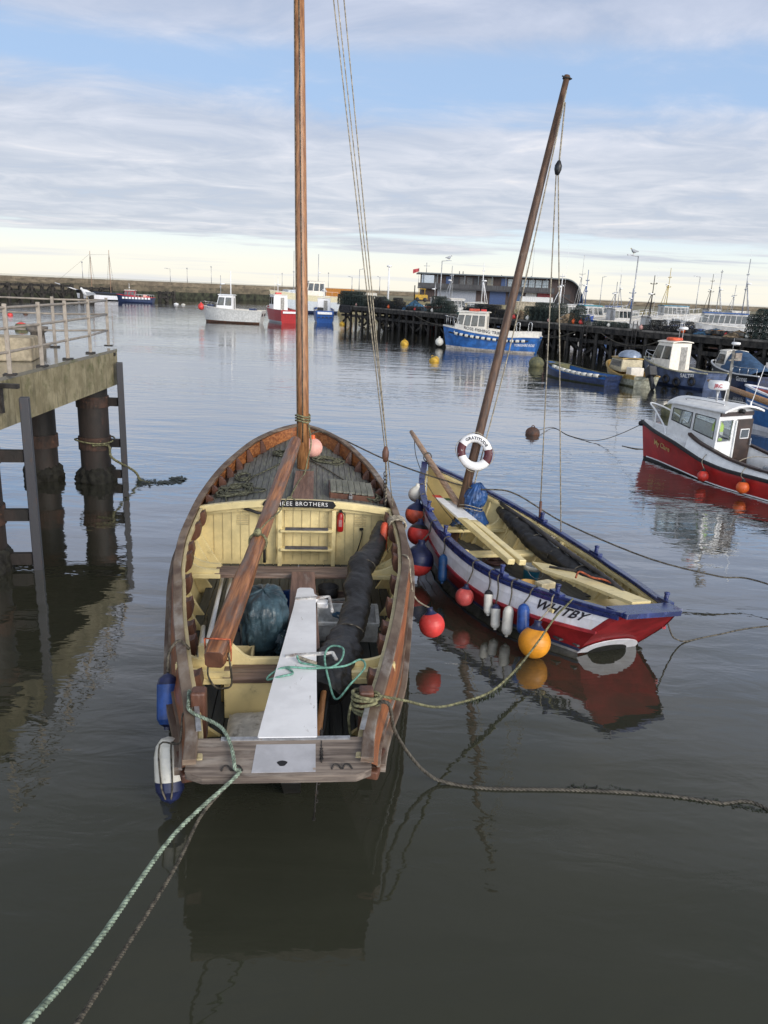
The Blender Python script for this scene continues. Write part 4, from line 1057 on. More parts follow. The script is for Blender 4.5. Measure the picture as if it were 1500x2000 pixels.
# fenders on the varnished coble
p = HA.pt(2.05, 2, -1)
cyl_fender((-1.32, 1.73, .42), (-1.35, 2.02, .98), .120, bluef, 'blue cylinder fender hung outside the port quarter', FA, None, None, navyf)
m = MB(); q = HA.pt(2.35, 3, -1); m.tube(cat([(-1.35, 2.04, .97), (q.x - .12, 2.25, 1.12), (q.x - .02, 2.36, 1.22), (q.x + .09, 2.38, 1.10)], 5), .018, 6); m.build('fender_rope', roped, frame=FA, label='dark rope holding the blue port fender to the rail', cat='rope')
p = HA.pt(.9, 2, -1)
p.x = -1.04; t = thing('fender', 'white fender with navy blue end at the port quarter', 'fender', (p.x - .12, .75, 0), FA, 'fenders hung along the boats')
a0 = V((p.x - .10, .82, .14)); ax = V((-.04, .22, .52)); m = MB(); r = .150
m.lathe([(0, -.02), (r * .6, .03), (r * .95, .12), (r, .22), (r, .34), (r * 1.0, .46), (r * .85, .57), (r * .5, .64), (0, .66)], 20, a0, ax, mis=[1, 1, 1, 0, 0, 0, 0, 0]); m.build('float', [whitef, navyf], t)
m = MB(); u = ax.normalized(); q = HA.pt(.75, 3, -1)
for sx in (-.4, .35): m.tube(cat([a0 + V((sx * r * .5, -r * .62, .10)), a0 + u * .2 + V((sx * r, -r * .95, .08)), a0 + u * .55 + V((sx * r, -r * .9, .12)), q + V((-.12, .02, -.25)), q + V((-.10, .15, .0)), q + V((.0, .16, .06))], 5), .009, 6)
m.build('lanyard', roped, t)
ball((2.10, 4.47, .47), .195, redb, 'fender', 'red ball fender hung off the starboard side of the varnished coble', 'fender', FA, 'fenders hung along the boats', (-.15, .25, 1), navyf, [HA.pt(4.75, 2, 1, .05, .0), HA.pt(5.1, 3, 1, .05, .05), HA.pt(5.25, 3, 1, -.05, .06)], ropew)


# ------------------------------------------------------------------ the red, white and blue coble
SG = V((3.90, 10.45, 0)); BG = at(822, 905, 1.55); BG.z = 0
FG = frm(SG, BG - SG, radians(5)); LG = (BG - SG).length; ifg = FG.inverted()
yg = [0, .4, .9, 1.5, 2.2, 3.0, 3.8, 4.6, 5.3, 6.0, 6.6, 7.1, LG]
HG = Hull(LG, yg, [.52, .66, .86, 1.08, 1.26, 1.36, 1.34, 1.22, 1.04, .78, .49, .20, .05],
          [.92, .87, .83, .80, .78, .82, .90, 1.02, 1.14, 1.27, 1.39, 1.49, 1.55],
          [.66, .80, .98, 1.17, 1.32, 1.39, 1.34, 1.18, .96, .68, .40, .15, .045],
          [.40, .40, .41, .42, .42, .42, .43, .45, .48, .52, .55, .58, .6],
          [.52, .62, .78, .95, 1.08, 1.12, 1.06, .92, .70, .46, .24, .08, .02], rk=.85, keel=-.4)
G = thing('rowing_coble', 'red white and blue coble with cream interior and leaning mast', 'sailing boat', (0, 3, 0), FG)
m = MB(); HG.skin(m, 0, 1.15, 0, LG, 44, 4); m.build('bottom', mat('white_boot_paint', (.55, .54, .52), .5, wear=(.12, .13, .10), wlim=(.45, .62), wscale=3), G)
m = MB(); HG.skin(m, 1.15, 2, 0, LG, 44, 3, lap=.012); m.build('lower_strake', redp, G)
m = MB(); HG.skin(m, 2, 3, .12, LG, 44, 2, lap=.01); HG.skin(m, 2, 3, 0, .12, 4, 2, mi=1)
for sg, sx in ((-1, 1),):                                # home port on the port quarter
    def onhull(u, v, y0=.80):
        y = y0 - u; return HG.pt(y, 2.52 + v / .42, -1, .018)
    m.text('WHITBY', .215, onhull, 2, bold=.006, space=1.05)
m.build('upper_strake', [hullwhite, redp, lettb], G)
m = MB(); HG.band(m, 2, 0, LG - .1, .05, .05, .012, 44); m.build('rubbing_strake', mat('red_strake_edge', (.36, .03, .04), .4), G, bevel=.005)
m = MB(); HG.band(m, 1.15, 0, LG - .3, .025, .05, .012, 44); m.build('navy_line', navy, G)
m = MB(); HG.band(m, 3, .02, LG - .02, .13, .055, 0, 50, up=.02); HG.band(m, 2.86, .02, LG - .05, .04, .075, .015, 50); m.build('gunwale', bluep, G, bevel=.012)
m = MB(); HG.band(m, 2.82, .3, LG - .2, .04, .06, -.075, 50); m.build('inwale', cream, G, bevel=.006)
m = MB(); HG.skin(m, .9, 2.93, .25, LG - .06, 44, 5, out=-.05); m.build('inner_planking', cream, G)
m = MB(); x = -1.1
while x < 1.1:
    ys_ = [y for y in HG.ys(.7, 6.2, 44) if HG.sec(y, 1.35)[0] - .06 > max(abs(x), abs(x + .15))]
    if len(ys_) > 1: m.bar((x + .075, ys_[0], .14), (x + .075, ys_[-1], .14), .142, .03)
    x += .15
m.build('floor_boards', mat('grey_floor_board', (.085, .092, .10), .55, col2=(.05, .055, .06), stretch=(9, 1, 9), scale=2, wear=(.14, .13, .11), bump=.2, bscale=5), G)
for y in np.arange(.95, 6.3, .30):
    for sg in (-1, 1):
        m = MB(); q = [HG.pt(y, v, sg, -.05) for v in np.linspace(1.2, 2.74, 7)]
        inn = [p + V((-sg * (.045 + .05 * (1 - i / 6) ** 2), 0, 0)) for i, p in enumerate(q)]
        m.grid([[a, b, b + V((0, .05, 0)), a + V((0, .05, 0))] for a, b in zip(q, inn)], 0, False, sg > 0, True); m.add([q[-1], inn[-1], inn[-1] + V((0, .05, 0)), q[-1] + V((0, .05, 0))], [(0, 1, 2, 3)])
        m.build('rib', cream, G, bevel=.012)
for y, wd in ((5.35, .28), (3.75, .25), (1.15, .3)):
    xi = HG.sec(y, 2.3)[0] - .06
    t = MB().box((0, y, .60), (2 * xi, wd, .06)).build('thwart', cream, G, bevel=.01)
    for sg in (-1, 1):
        m = MB(); knee(m, xi - .02, xi - .42, y, .63, HG.zr(y) - .08, .06, 0, sg); m.build('thwart_knee', cream, t, bevel=.01)
# stern: blue cap, red raked transom with pale arch and dark opening
m = MB(); tr = [HG.pt(0, v, -1) for v in np.linspace(2.75, .2, 12)] + [HG.pt(0, v, 1) for v in np.linspace(.2, 2.75, 12)]
m.poly([p + V((0, .015, 0)) for p in tr], .06, (0, 1, .5)); tf = m.build('transom', redp, G)
TP = lambda x, z, o: V((x, HG.rake(0) * (HG.zr(0) - z) - o, z - o * .6))
m = MB(); ar = [TP(.56 * cos(a), .0 + .30 * sin(a) ** .8, .010) for a in np.linspace(pi, 0, 19)]; m.poly(ar, .012, (0, -1, -.6)); m.build('pale_arch', hullwhite, tf)
m = MB(); ar = [TP(.36 * cos(a), -.02 + .19 * sin(a) ** .6, .024) for a in np.linspace(pi, 0, 17)]; m.poly(ar, .010, (0, -1, -.6)); m.build('tunnel_opening', weedy, tf)
m = MB(); m.poly([V(p) for p in ((-.53, -.06, .885), (.53, -.06, .885), (.62, .30, .875), (-.62, .30, .875))], .075, (0, 0, 1)); m.build('stern_cap', bluep, G, bevel=.02)
for y, sg in ((.42, 1), (2.1, -1), (1.05, -1), (3.9, -1), (5.0, -1), (2.9, 1), (4.5, 1)):
    p = HG.pt(y, 3, sg); m = MB(); m.rod(p + V((0, 0, .03)), p + V((0, 0, .20)), .035, 10); m.box(p + V((0, 0, .06)), (.11, .26, .05)); m.lathe([(0, .17), (.045, .17), (.045, .20), (0, .21)], 10, p); m.build('thole_pin', bluep, G, bevel=.006)
# mast with its rigging
ft = V((-.10, 5.60, .2)); hd = ifg @ dep(1108, 148, 15.4)
m = MB(); m.tube([ft, ft.lerp(hd, .3), ft.lerp(hd, .7), hd], [.098, .094, .082, .060], 16); mastdark = wood('dark_mast_wood', (.050, .028, .019), (.135, .072, .042), 2, .55, (.22, .17, .13), (.60, .72), pre=tuple((hd - ft).to_track_quat('Z', 'Y').inverted().to_euler()))
m.build('mast', mastdark, G)
m = MB(); m.tube([hd + V((.075 * cos(a), .075 * sin(a), -.05)) for a in np.linspace(0, 2 * pi, 17)], .016, 6); m.tube([hd + V((-.12, 0, -.03)), hd + V((.12, 0, -.03))], .014, 6); m.build('mast_cap', iron, G)
tp = hd.lerp(ft, .055) + V((.05, -.08, 0)); bk_ = ifg @ dep(1090, 328, 14.9)
m = MB(); m.lathe([(0, -.14), (.04, -.12), (.07, -.03), (.07, .04), (.03, .13), (0, .14)], 12, bk_); m.build('pulley_block', blackp, G)
m = MB(); m.tube([tp, bk_ + V((0, 0, .14))], .016, 6)
pA = HG.pt(4.55, 3, 1) + V((.0, 0, .03)); pB = HG.pt(3.95, 3, 1) + V((0, 0, .03))
m.tube([bk_ - V((.02, 0, .12)), pA], .012, 6); m.tube([bk_ - V((-.03, 0, .12)), pB], .012, 6); m.build('halyard', ropew, G)
m = MB(); m.tube(cat([tp + V((-.05, -.05, .2)), ft.lerp(hd, .5) + V((.14, -.12, 0)), ft.lerp(hd, .16) + V((.12, -.10, 0)), ft.lerp(hd, .02) + V((.1, -.12, 0))], 6), .015, 6); m.build('mast_line', ropew, G)
for lo, hi_, nn in ((pA, pA + (bk_ - pA) * .06, 0),):
    m = MB(); m.tube([pA, pA.lerp(bk_, .055)], .028, 8); m.tube(cat([pA + V((0, 0, -.02)), pA + V((-.1, 0, -.15)), pA + V((-.12, .1, -.3))], 4), .014, 6); m.build('shroud_tackle', mat('rusty_hook', (.15, .07, .05), .6), G)
# life ring on the mast
lc = ft.lerp(hd, .205); vd = (ifg @ CAMP - lc).normalized(); ax = (hd - ft).normalized(); fx = ax.cross(vd).normalized() * 1; fn = fx.cross(ax).normalized()
if fn.dot(vd) < 0: fn = -fn
fx = ax.cross(fn); fx = fx if fx.x > 0 else -fx
up_ = (ax - fx * .10).normalized()
cl_ = lc + fn * .19
rg = thing('life_ring', 'white life ring with two maroon bands tied to the leaning mast', 'life ring', cl_ - up_ * .38, FG)
m = MB(); R0, r0 = .285, .088; cb = mat('maroon_band', (.085, .012, .018), .5, var=.1, wear=(.7, .68, .66), wlim=(.60, .66), wscale=14)
nseg = 64; rows = []; 
for i in range(nseg + 1):
    a = 2 * pi * i / nseg; c = cl_ + (fx * cos(a) + up_ * sin(a)) * R0; rows.append([c + ((fx * cos(a) + up_ * sin(a)) * cos(b) + fn * (sin(b) * .75)) * r0 for b in np.linspace(0, 2 * pi, 17)[:-1]])
for i in range(nseg):
    a = math.degrees(2 * pi * (i + .5) / nseg); band = (a < 20 or a > 330) or (160 < a < 210)
    m.grid(rows[i:i + 2], 1 if band else 0, True, closed=True)
def onring(u, v):
    a = pi / 2 - u / R0 - .05; rr_ = R0 + v * .9; return cl_ + (fx * cos(a) + up_ * sin(a)) * rr_ + fn * (sqrt(max(0, 1 - (v / r0) ** 2)) * r0 * .75 + .006)
m.text('GRATITUDE', .090, onring, 2, bold=.003, space=1.05); m.build('ring', [white, cb, lettb], rg)
m = MB(); m.tube([cl_ + (fx * cos(a) + up_ * sin(a)) * (R0 + .10 + .02 * cos(4 * a)) for a in np.linspace(0, 2 * pi, 40)], .007, 5); m.tube(cat([cl_ + up_ * .36, lc + up_ * .45 - fn * .1, lc + up_ * .42 + fn * .13, cl_ + up_ * .34 + fx * .05], 5), .010, 5); m.build('grab_line', ropew, rg)
# blue tarpaulin bundle at the mast foot
bundle('tarpaulin_bundle', (.16, 5.52, .62), [(.36, .20, 0), (.32, .24, .10), (.23, .22, .28), (.17, .17, .38), (.23, .2, .50), (.25, .22, .64), (.18, .17, .78), (.08, .08, .90), (.01, .01, .92)], tarpb, 'blue tarpaulin bundle lashed round the leaning mast foot', FG, 6.2, .30, 1.9, lash=[(.40, .27, .24), (.46, .24, .22)], lm=ropew, n=96, lean=(.16, .05))
# oars: cream looms with white blades tipped red and green
for i, (p0, p1, tip, lb) in enumerate(((( -.22, 6.35, 1.06), (-.72, 2.60, .84), redb, 'cream oar with a red tipped white blade along the port side'), ((.02, 6.34, 1.00), (-.52, 2.55, .84), mat('green_tip', (.02, .16, .07), .5), 'cream oar with a green tipped white blade beside the red one'))):
    p0, p1 = V(p0), V(p1); o = thing('oar', lb, 'oar', p1, FG, 'oars of the blue gunwale coble'); d = (p1 - p0); u, v_ = frame_of(d)
    S_ = [p0 + d * k for k in (0, .05, .40, .46, 1)]
    m = MB(); m.bar(S_[0], S_[1], .18, .022); m.build('tip', tip, o, bevel=.004)
    m = MB(); m.bar(S_[1], S_[2], .19, .026, 0, (0, 0, 1), .20, .05); m.build('blade', white, o, bevel=.006)
    m = MB(); m.bar(S_[2], S_[3], .20, .05, 0, (0, 0, 1), .16, .10); m.bar(S_[3], S_[4], .16, .10, 0, (0, 0, 1), .135, .10); m.build('loom', cream, o, bevel=.015)
a_, c_ = ifg @ dep(803, 843, 18.3), V((.06, 5.22, .72))
sp = thing('light_spar', 'slim pale wooden spar leaning over the bow of the blue gunwale coble', 'spar', c_, FG)
m = MB(); m.tube([a_, a_.lerp(c_, .1), a_.lerp(c_, .5), c_], [.045, .06, .07, .075], 12); m.build('pole', palewood, sp)
m = MB()
for k in (.30, .92, .95): m.tube([a_.lerp(c_, k) + V((cos(q) * .10, 0, sin(q) * .10)) for q in np.linspace(0, 2 * pi, 14)], .014, 5)
m.tube(cat([a_.lerp(c_, .06), a_.lerp(c_, .2) + V((-.12, 0, -.2)), V((-.3, 6.7, 1.25)), V((-.42, 5.6, .95)), V((-.3, 4.9, .7))], 6), .009, 5); m.build('lashing', roped, sp)
# black sail, rudder, buckets
roll([(.92, 5.55, .98), (.88, 4.9, .90), (.78, 4.1, .80), (.66, 3.2, .74), (.52, 2.2, .74), (.42, 1.45, .80), (.36, 1.2, .82)], [.10, .20, .22, .20, .17, .12, .05], sailb, 'black furled sail along the starboard side of the blue gunwale coble', FG, 7.7, lash=(.2, .38, .52, .66, .8), flat=.8)
m = MB(); m.tube([(.90, 5.6, 1.12), (.84, 4.4, 1.03), (.66, 2.9, .93), (.42, 1.35, .90), (.34, .98, .88)], [.035, .045, .045, .04, .03], 10); m.build('sail_yard', mat('dark_yard', (.06, .055, .055), .6, var=.3), frame=FG, label='thin dark yard lying on top of the furled black sail', cat='spar')
m = MB(); coil(m, (1.12, 4.15, .80), .20, 7, .014, 0, None, 1.1, 91); m.build('rope_coil', ropew, frame=FG, label='tan rope coil hung inside the starboard gunwale by the sail', cat='rope')
m = MB(); coil(m, (.10, 5.32, .63), .30, 6, .014, 0, None, .45, 95); m.build('rope_coil', ropeo, frame=FG, label='loose rope lying on the thwart under the blue tarpaulin', cat='rope')
r2 = thing('rudder', 'cream painted rudder lying across the stern thwart of the small coble', 'rudder', (.0, 1.6, .7), FG)
zz2 = lambda y: .60 + .09 * max(0, 3.0 - y)
m = MB(); m.poly([V((x, y, zz2(y) + .06)) for x, y in ((-.02, 2.95), (.22, 2.75), (.30, 2.2), (.26, 1.9), (.36, 1.2), (.36, .40), (-.02, .40), (-.06, 1.7), (-.20, 2.4))], .05, (0, .09, 1)); m.build('blade', cream, r2, bevel=.015)
m = MB(); m.tube(cat([(-.05, 1.7, .86), (.05, 1.75, .95), (.2, 1.6, .90), (.35, 1.45, .90), (.42, 1.2, .86)], 5), .016, 6); m.build('tiller_cord', ropeorange, r2)
m = MB(); m.bar((.02, 2.5, zz2(2.5) + .13), (.34, 2.15, zz2(2.2) + .14), .05, .03); m.build('pintle', iron, r2)
bk = thing('bucket', 'blue bucket with pale rim on the dark floor of the small coble', 'bucket', (.36, 3.40, .16), FG)
m = MB(); m.lathe([(0, 0), (.135, 0), (.155, .235), (.16, .24)], 22, (.36, 3.40, .16)); m.build('body', mat('blue_bucket', (.03, .24, .42), .45, wear=(.12, .28, .4)), bk)
m = MB(); m.lathe([(.16, .24), (.168, .24), (.168, .31), (.15, .325), (.14, .315), (.135, .06), (0, .06)], 22, (.36, 3.40, .16)); m.build('rim', mat('bucket_rim', (.55, .55, .50), .5), bk)
m = MB(); m.tube([V((.36 + .17 * cos(a), 3.40 - .12 * sin(a) - .1, .16 + .26 - .13 * sin(a))) for a in np.linspace(0, pi, 12)], .006, 5); m.build('handle', greym, bk)
m = MB(); m.lathe([(0, 0), (.15, 0), (.18, .16), (.19, .165), (.165, .16), (.14, .03), (0, .03)], 22, (-.36, 2.45, .35)); m.build('tub', mat('yellow_tub', (.62, .38, .12), .5, wear=(.45, .28, .1)), frame=FG, label='small yellow plastic tub inside the port gunwale', cat='tub')
MB().box((-.45, 1.95, .62), (.34, .18, .20), .2).build('bailer_box', [mat('cream_box', (.60, .52, .34), .5)], frame=FG, label='small cream box wedged against the port gunwale', cat='box', bevel=.02)
m = MB(); coil(m, (.15, 4.3, .17), .32, 4, .03, 0, None, .6, 101); m.build('hose', mat('dark_red_hose', (.05, .018, .016), .6), frame=FG, label='dark hose lying on the floor between the thwarts', cat='hose')
# fenders along its port side; lines go up to the gunwale
def gf(y, drop, r, ln, mt, label, capm=None, sway=.10, tilt=.10):
    p = HG.pt(y, 2, -1); q = HG.pt(y + .12, 3, -1); b_ = V((p.x - r - .03, y - sway, q.z - drop - ln)); a2 = V((p.x - r - .05 + tilt * .4, y - sway + tilt, q.z - drop))
    return cyl_fender(b_, a2, r, mt, label, FG, None, None, capm), a2, q


def gfl(y, drop, r, ln, mt, label, capm=None, sway=.10, tilt=.10, rp=None):
    p = HG.pt(y, 2, -1); q = HG.pt(y + .12, 3, -1); lo = V((p.x - r - .03, y - sway, q.z - drop - ln)); hi2 = V((p.x - r - .05 + tilt * .4, y - sway + tilt, q.z - drop))
    t = cyl_fender(lo, hi2, r, mt, label, FG, None, None, mt, endm=capm or mt)
    m = MB(); m.tube(cat([hi2, hi2.lerp(q, .5) + V((-.02, 0, 0)), q + V((-.085, 0, .0)), q + V((0, 0, .06)), q + V((.09, 0, -.02))], 5), .012, 6); m.build('lanyard', rp or roped, t)


gfl(2.16, .26, .072, .40, whitef, 'small white fender with black cap, nearest the pink ball', blackp, .12, .16)
gfl(1.95, .42, .075, .40, whitef, 'white cylinder fender hanging lowest with a dark neck', navyf, .12, .14)
gfl(1.66, .34, .085, .50, whitef, 'fattest white fender, beside the blue one at the port quarter', whitef, .08, .08)
gfl(1.28, .24, .095, .48, bluef, 'blue fender hanging just forward of the home port lettering', bluef, -.02, .16)
gfl(3.62, .26, .085, .50, mat('deep_blue_fender', (.012, .07, .20), .42, var=.2), 'blue fender hung amidships below the thole pin', None, .10, .20)


def gball(y, drop, r, mt, label, half=None, mats=None, nk=None, out=.03, rp=None):
    p = HG.pt(y, 2, -1); q = HG.pt(y + .1, 3, -1); c = V((p.x - r - out, y, q.z - drop - r))
    return ball(c, r, mt, 'fender', label, 'fender', FG, 'fenders hung along the boats', (.12, .15, 1), nk or navyf, [c.lerp(q, .75) + V((-.03, 0, 0)), q + V((-.085, 0, 0)), q + V((0, 0, .06)), q + V((.09, 0, 0))], rp or roped, mats, half)


gball(2.60, .40, .158, mat('pink_red_ball', (.66, .10, .09), .45, wear=(.55, .22, .2), wlim=(.55, .75)), 'pinkish red ball fender hanging on a grey line amidships')
gball(.94, .44, .245, yellowb, 'large amber ball fender under the home port lettering', rp=ropew)
gball(4.35, .42, .29, redb, 'big navy topped ball with red lower half between the two cobles', half=-.35, mats=navyf, out=.02)
gball(4.95, .25, .22, redb, 'red ball fender with black collar squeezed between the cobles', half=.45, mats=blackp, out=.0)
gball(5.55, .12, .22, mat('coral_ball', (.72, .13, .07), .45), 'coral ball fender with navy top beside the port bow', half=.25, mats=navyf, out=.0)
gball(6.05, -.02, .165, whitef, 'white ball fender hung at the port bow of the small coble', out=.05, nk=whitef)

# ------------------------------------------------------------------ mooring lines
def rope_thing(name, pts, r, mt, label, n=10, laid=True, frame=None, cat_='rope', group='mooring lines'):
    m = MB(); P_ = cat(pts, n)
    if laid: m.rope(P_, r)
    else: m.tube(P_, r, 6)
    return m.build(name, mt, frame=frame, label=label, cat=cat_, group=group)


W = lambda p: FA @ V(p)
lp = HA.pt(1.02, 3, -1); e1 = W((lp.x + .02, 1.05, lp.z + .12)); capz = W((-.50, .36, 1.19)); edge = W((-.37, -.13, 1.10))
rope_thing('mooring_rope', [W((lp.x - .02, 1.45, lp.z - .25)), W((lp.x - .03, 1.25, lp.z + .06)), W((lp.x + .0, 1.0, lp.z + .10)), W((lp.x + .05, .80, lp.z + .09)), W((-.62, .60, 1.17)), capz, W((-.43, .14, 1.165)), W((-.39, -.06, 1.125)), edge, at(340, 1630, 1.15), at(190, 1840, 1.6), at(40, 2015, 2.15), at(40, 2015, 2.15) * 2.1 - at(190, 1840, 1.6) * 1.1], .0180, ropeg, 'thick pale green rope running from the stern down to the lower left', 12)
rope_thing('mooring_rope', [edge + V((-.02, .02, -.03)), at(395, 1590, .85), at(345, 1690, .95), at(240, 1860, 1.4), at(140, 2015, 1.9), at(140, 2015, 1.9) * 2.1 - at(240, 1860, 1.4) * 1.1], .015, roped, 'thin dark rope running beside the green rope to the lower left', 12)
rp_ = HA.pt(1.02, 3, 1); m = MB()
for k in range(5): m.tube([V((rp_.x - .10, 1.02, rp_.z + .0 + .036 * k)) + V((cos(a) * .145, sin(a) * .135, .03 * sin(a + k))) for a in np.linspace(0, 2 * pi, 14)], .019, 6, closed=True)
m.tube(cat([(rp_.x - .25, 1.0, rp_.z + .06), (rp_.x - .28, .95, rp_.z - .1), (rp_.x - .25, .9, rp_.z - .3)], 4), .016, 6); m.build('rope_turns', ropeo, frame=FA, label='olive rope turns round the starboard stern post', cat='rope')
s0 = W((rp_.x - .02, .98, rp_.z + .06))
rope_thing('mooring_rope', [s0, W((rp_.x + .12, .86, rp_.z + .12)), at(770, 1425, .85), at(800, 1475, .4), at(840, 1515, .10), at(880, 1530, .02), at(960, 1540, .012), at(1120, 1543, .01), at(1280, 1552, .008), at(1400, 1568, .006), at(1515, 1592, .004), V((4.8, 5.0, .0)), V((7.5, 3.6, -.05))], .021, mat('wet_brown_rope', (.085, .075, .058), .6, var=.3, scale=20), 'brown rope curving from the stern post and floating off to the right', 12)
g0 = FG @ HG.pt(.75, 3, -1, .05, .06)
wr = [s0 + V((0, .03, .08)), W((rp_.x + .3, 1.05, rp_.z + .05)), at(850, 1381, .62), at(900, 1372, .42), at(960, 1350, .32), at(1010, 1305, .30), at(1050, 1255, .42), at(1085, 1205, .68), g0]
rope_thing('mooring_rope', wr, .016, ropeo, 'weedy olive rope slung between the stern post and the blue coble', 12)
m = MB(); rnd = random.Random(3); P_ = cat(wr, 14)
for i, p in enumerate(P_):
    k = i / len(P_)
    if .33 < k < .68:
        for j in range(5):
            L_ = rnd.uniform(.03, .13) * sin((k - .33) / .35 * pi); q = p.lerp(P_[i + 1], rnd.random()); m.tube([q, q + V((rnd.uniform(-.02, .02), rnd.uniform(-.02, .02), -L_ * .6)), q + V((rnd.uniform(-.03, .03), rnd.uniform(-.02, .02), -L_))], [.010, .008, .002], 4)
m.build('weed_fringe', weed, label='dark green weed hanging from the slung olive rope', cat='seaweed', kind='stuff')
br = FA @ HA.pt(LA - .6, 3, 1, -.05, .05); mg = FG @ (ft.lerp(hd, .13) + V((.0, -.1, 0)))
rope_thing('mooring_rope', [FA @ V((.15, 11.4, 2.0)), br, br.lerp(mg, .5) - V((0, 0, .10)), mg, at(1000, 962, 1.35), at(1100, 1020, .85), at(1260, 1088, .52), at(1400, 1125, .38), at(1515, 1146, .32), V((9.5, 9.8, .2)), V((13, 7.5, .1))], .017, roped, 'long dark rope from the bow past the leaning mast to the right', 12)
sg_ = FG @ V((.6, .3, .75))
rope_thing('mooring_rope', [sg_, at(1312, 1240, .25), at(1325, 1250, .08), at(1342, 1252, .01), at(1400, 1240, .0), at(1515, 1222, .0), V((10, 13, -.02))], .013, roped, 'thin dark line drooping from the small coble stern to the right', 10, False)


# ------------------------------------------------------------------ person in the wheelhouse
def person(p, ang, label, frame):
    """standing figure, seen through the cabin window; one skinned body, hi-vis vest and hair as parts"""
    t = thing('person', label, 'person', p, frame); R = Matrix.Rotation(ang, 3, 'Z')
    J = dict(pel=(0, 0, .95), sp=(0, .01, 1.15), ch=(0, .0, 1.34), nk=(0, 0, 1.50), hd=(0, .03, 1.62), tp=(0, .02, 1.74))
    vs = []; es = []; rs = []

    def v(c, r): vs.append(V(p) + R @ V(c)); rs.append(r); return len(vs) - 1
    pel = v(J['pel'], .15); s1 = v(J['sp'], .145); ch = v(J['ch'], .15); nk = v(J['nk'], .06); hd = v(J['hd'], .098); tp = v(J['tp'], .08)
    es += [(pel, s1), (s1, ch), (ch, nk), (nk, hd), (hd, tp)]
    nose = v((0, .125, 1.60), .018); es.append((hd, nose))
    for sg in (-1, 1):
        a = v((sg * .19, 0, 1.42), .065); b = v((sg * .24, .04, 1.16), .048); c = v((sg * .20, .26, 1.05), .036); d = v((sg * .18, .34, 1.04), .030); es += [(ch, a), (a, b), (b, c), (c, d)]
        for k in range(4):
            f1 = v((sg * (.155 + .018 * k), .40, 1.045), .011); f2 = v((sg * (.155 + .018 * k), .43, 1.015), .010); es += [(d, f1), (f1, f2)]
        th_ = v((sg * .145, .37, 1.02), .012); es.append((d, th_))
        h = v((sg * .10, 0, .88), .09); kx = v((sg * .11, .02, .50), .065); an = v((sg * .11, -.01, .08), .045); to = v((sg * .12, .14, .04), .045); es += [(pel, h), (h, kx), (kx, an), (an, to)]
        e = v((sg * .10, .02, 1.62), .02); es.append((hd, e))
    me = bpy.data.meshes.new('body'); me.from_pydata([q - OFF[t.name] for q in vs], es, []); o = bpy.data.objects.new('body', me); COL.objects.link(o); o.parent = t
    md = o.modifiers.new('skin', 'SKIN'); md.use_smooth_shade = True; o.modifiers.new('sub', 'SUBSURF').render_levels = 1
    for i, r in enumerate(rs): me.skin_vertices[0].data[i].radius = (r, r)
    me.skin_vertices[0].data[0].use_root = True; me.materials.append(mat('dark_work_clothes', (.03, .032, .04), .8))
    m = MB(); F = lambda c: V(p) + R @ V(c); rows = []
    for z, rx, ry in ((.86, .20, .165), (1.0, .195, .165), (1.2, .205, .17), (1.38, .215, .165), (1.47, .15, .12), (1.50, .10, .09)):
        rows.append([F((rx * cos(a), ry * sin(a), z)) for a in np.linspace(0, 2 * pi, 21)[:-1]])
    for i in range(5): m.grid(rows[i:i + 2], 1 if i == 1 else 0, True, closed=True)
    m.build('vest', [mat('hi_vis_yellow', (.50, .72, .03), .6, var=.08), mat('silver_tape', (.55, .56, .55), .4)], t)
    m = MB(); m.lathe([(.0, .20), (.06, .19), (.098, .13), (.108, .06), (.10, .0)], 16, F((0, -.005, 1.60))); m.build('hair', mat('dark_hair', (.02, .015, .012), .7), t)
    return t


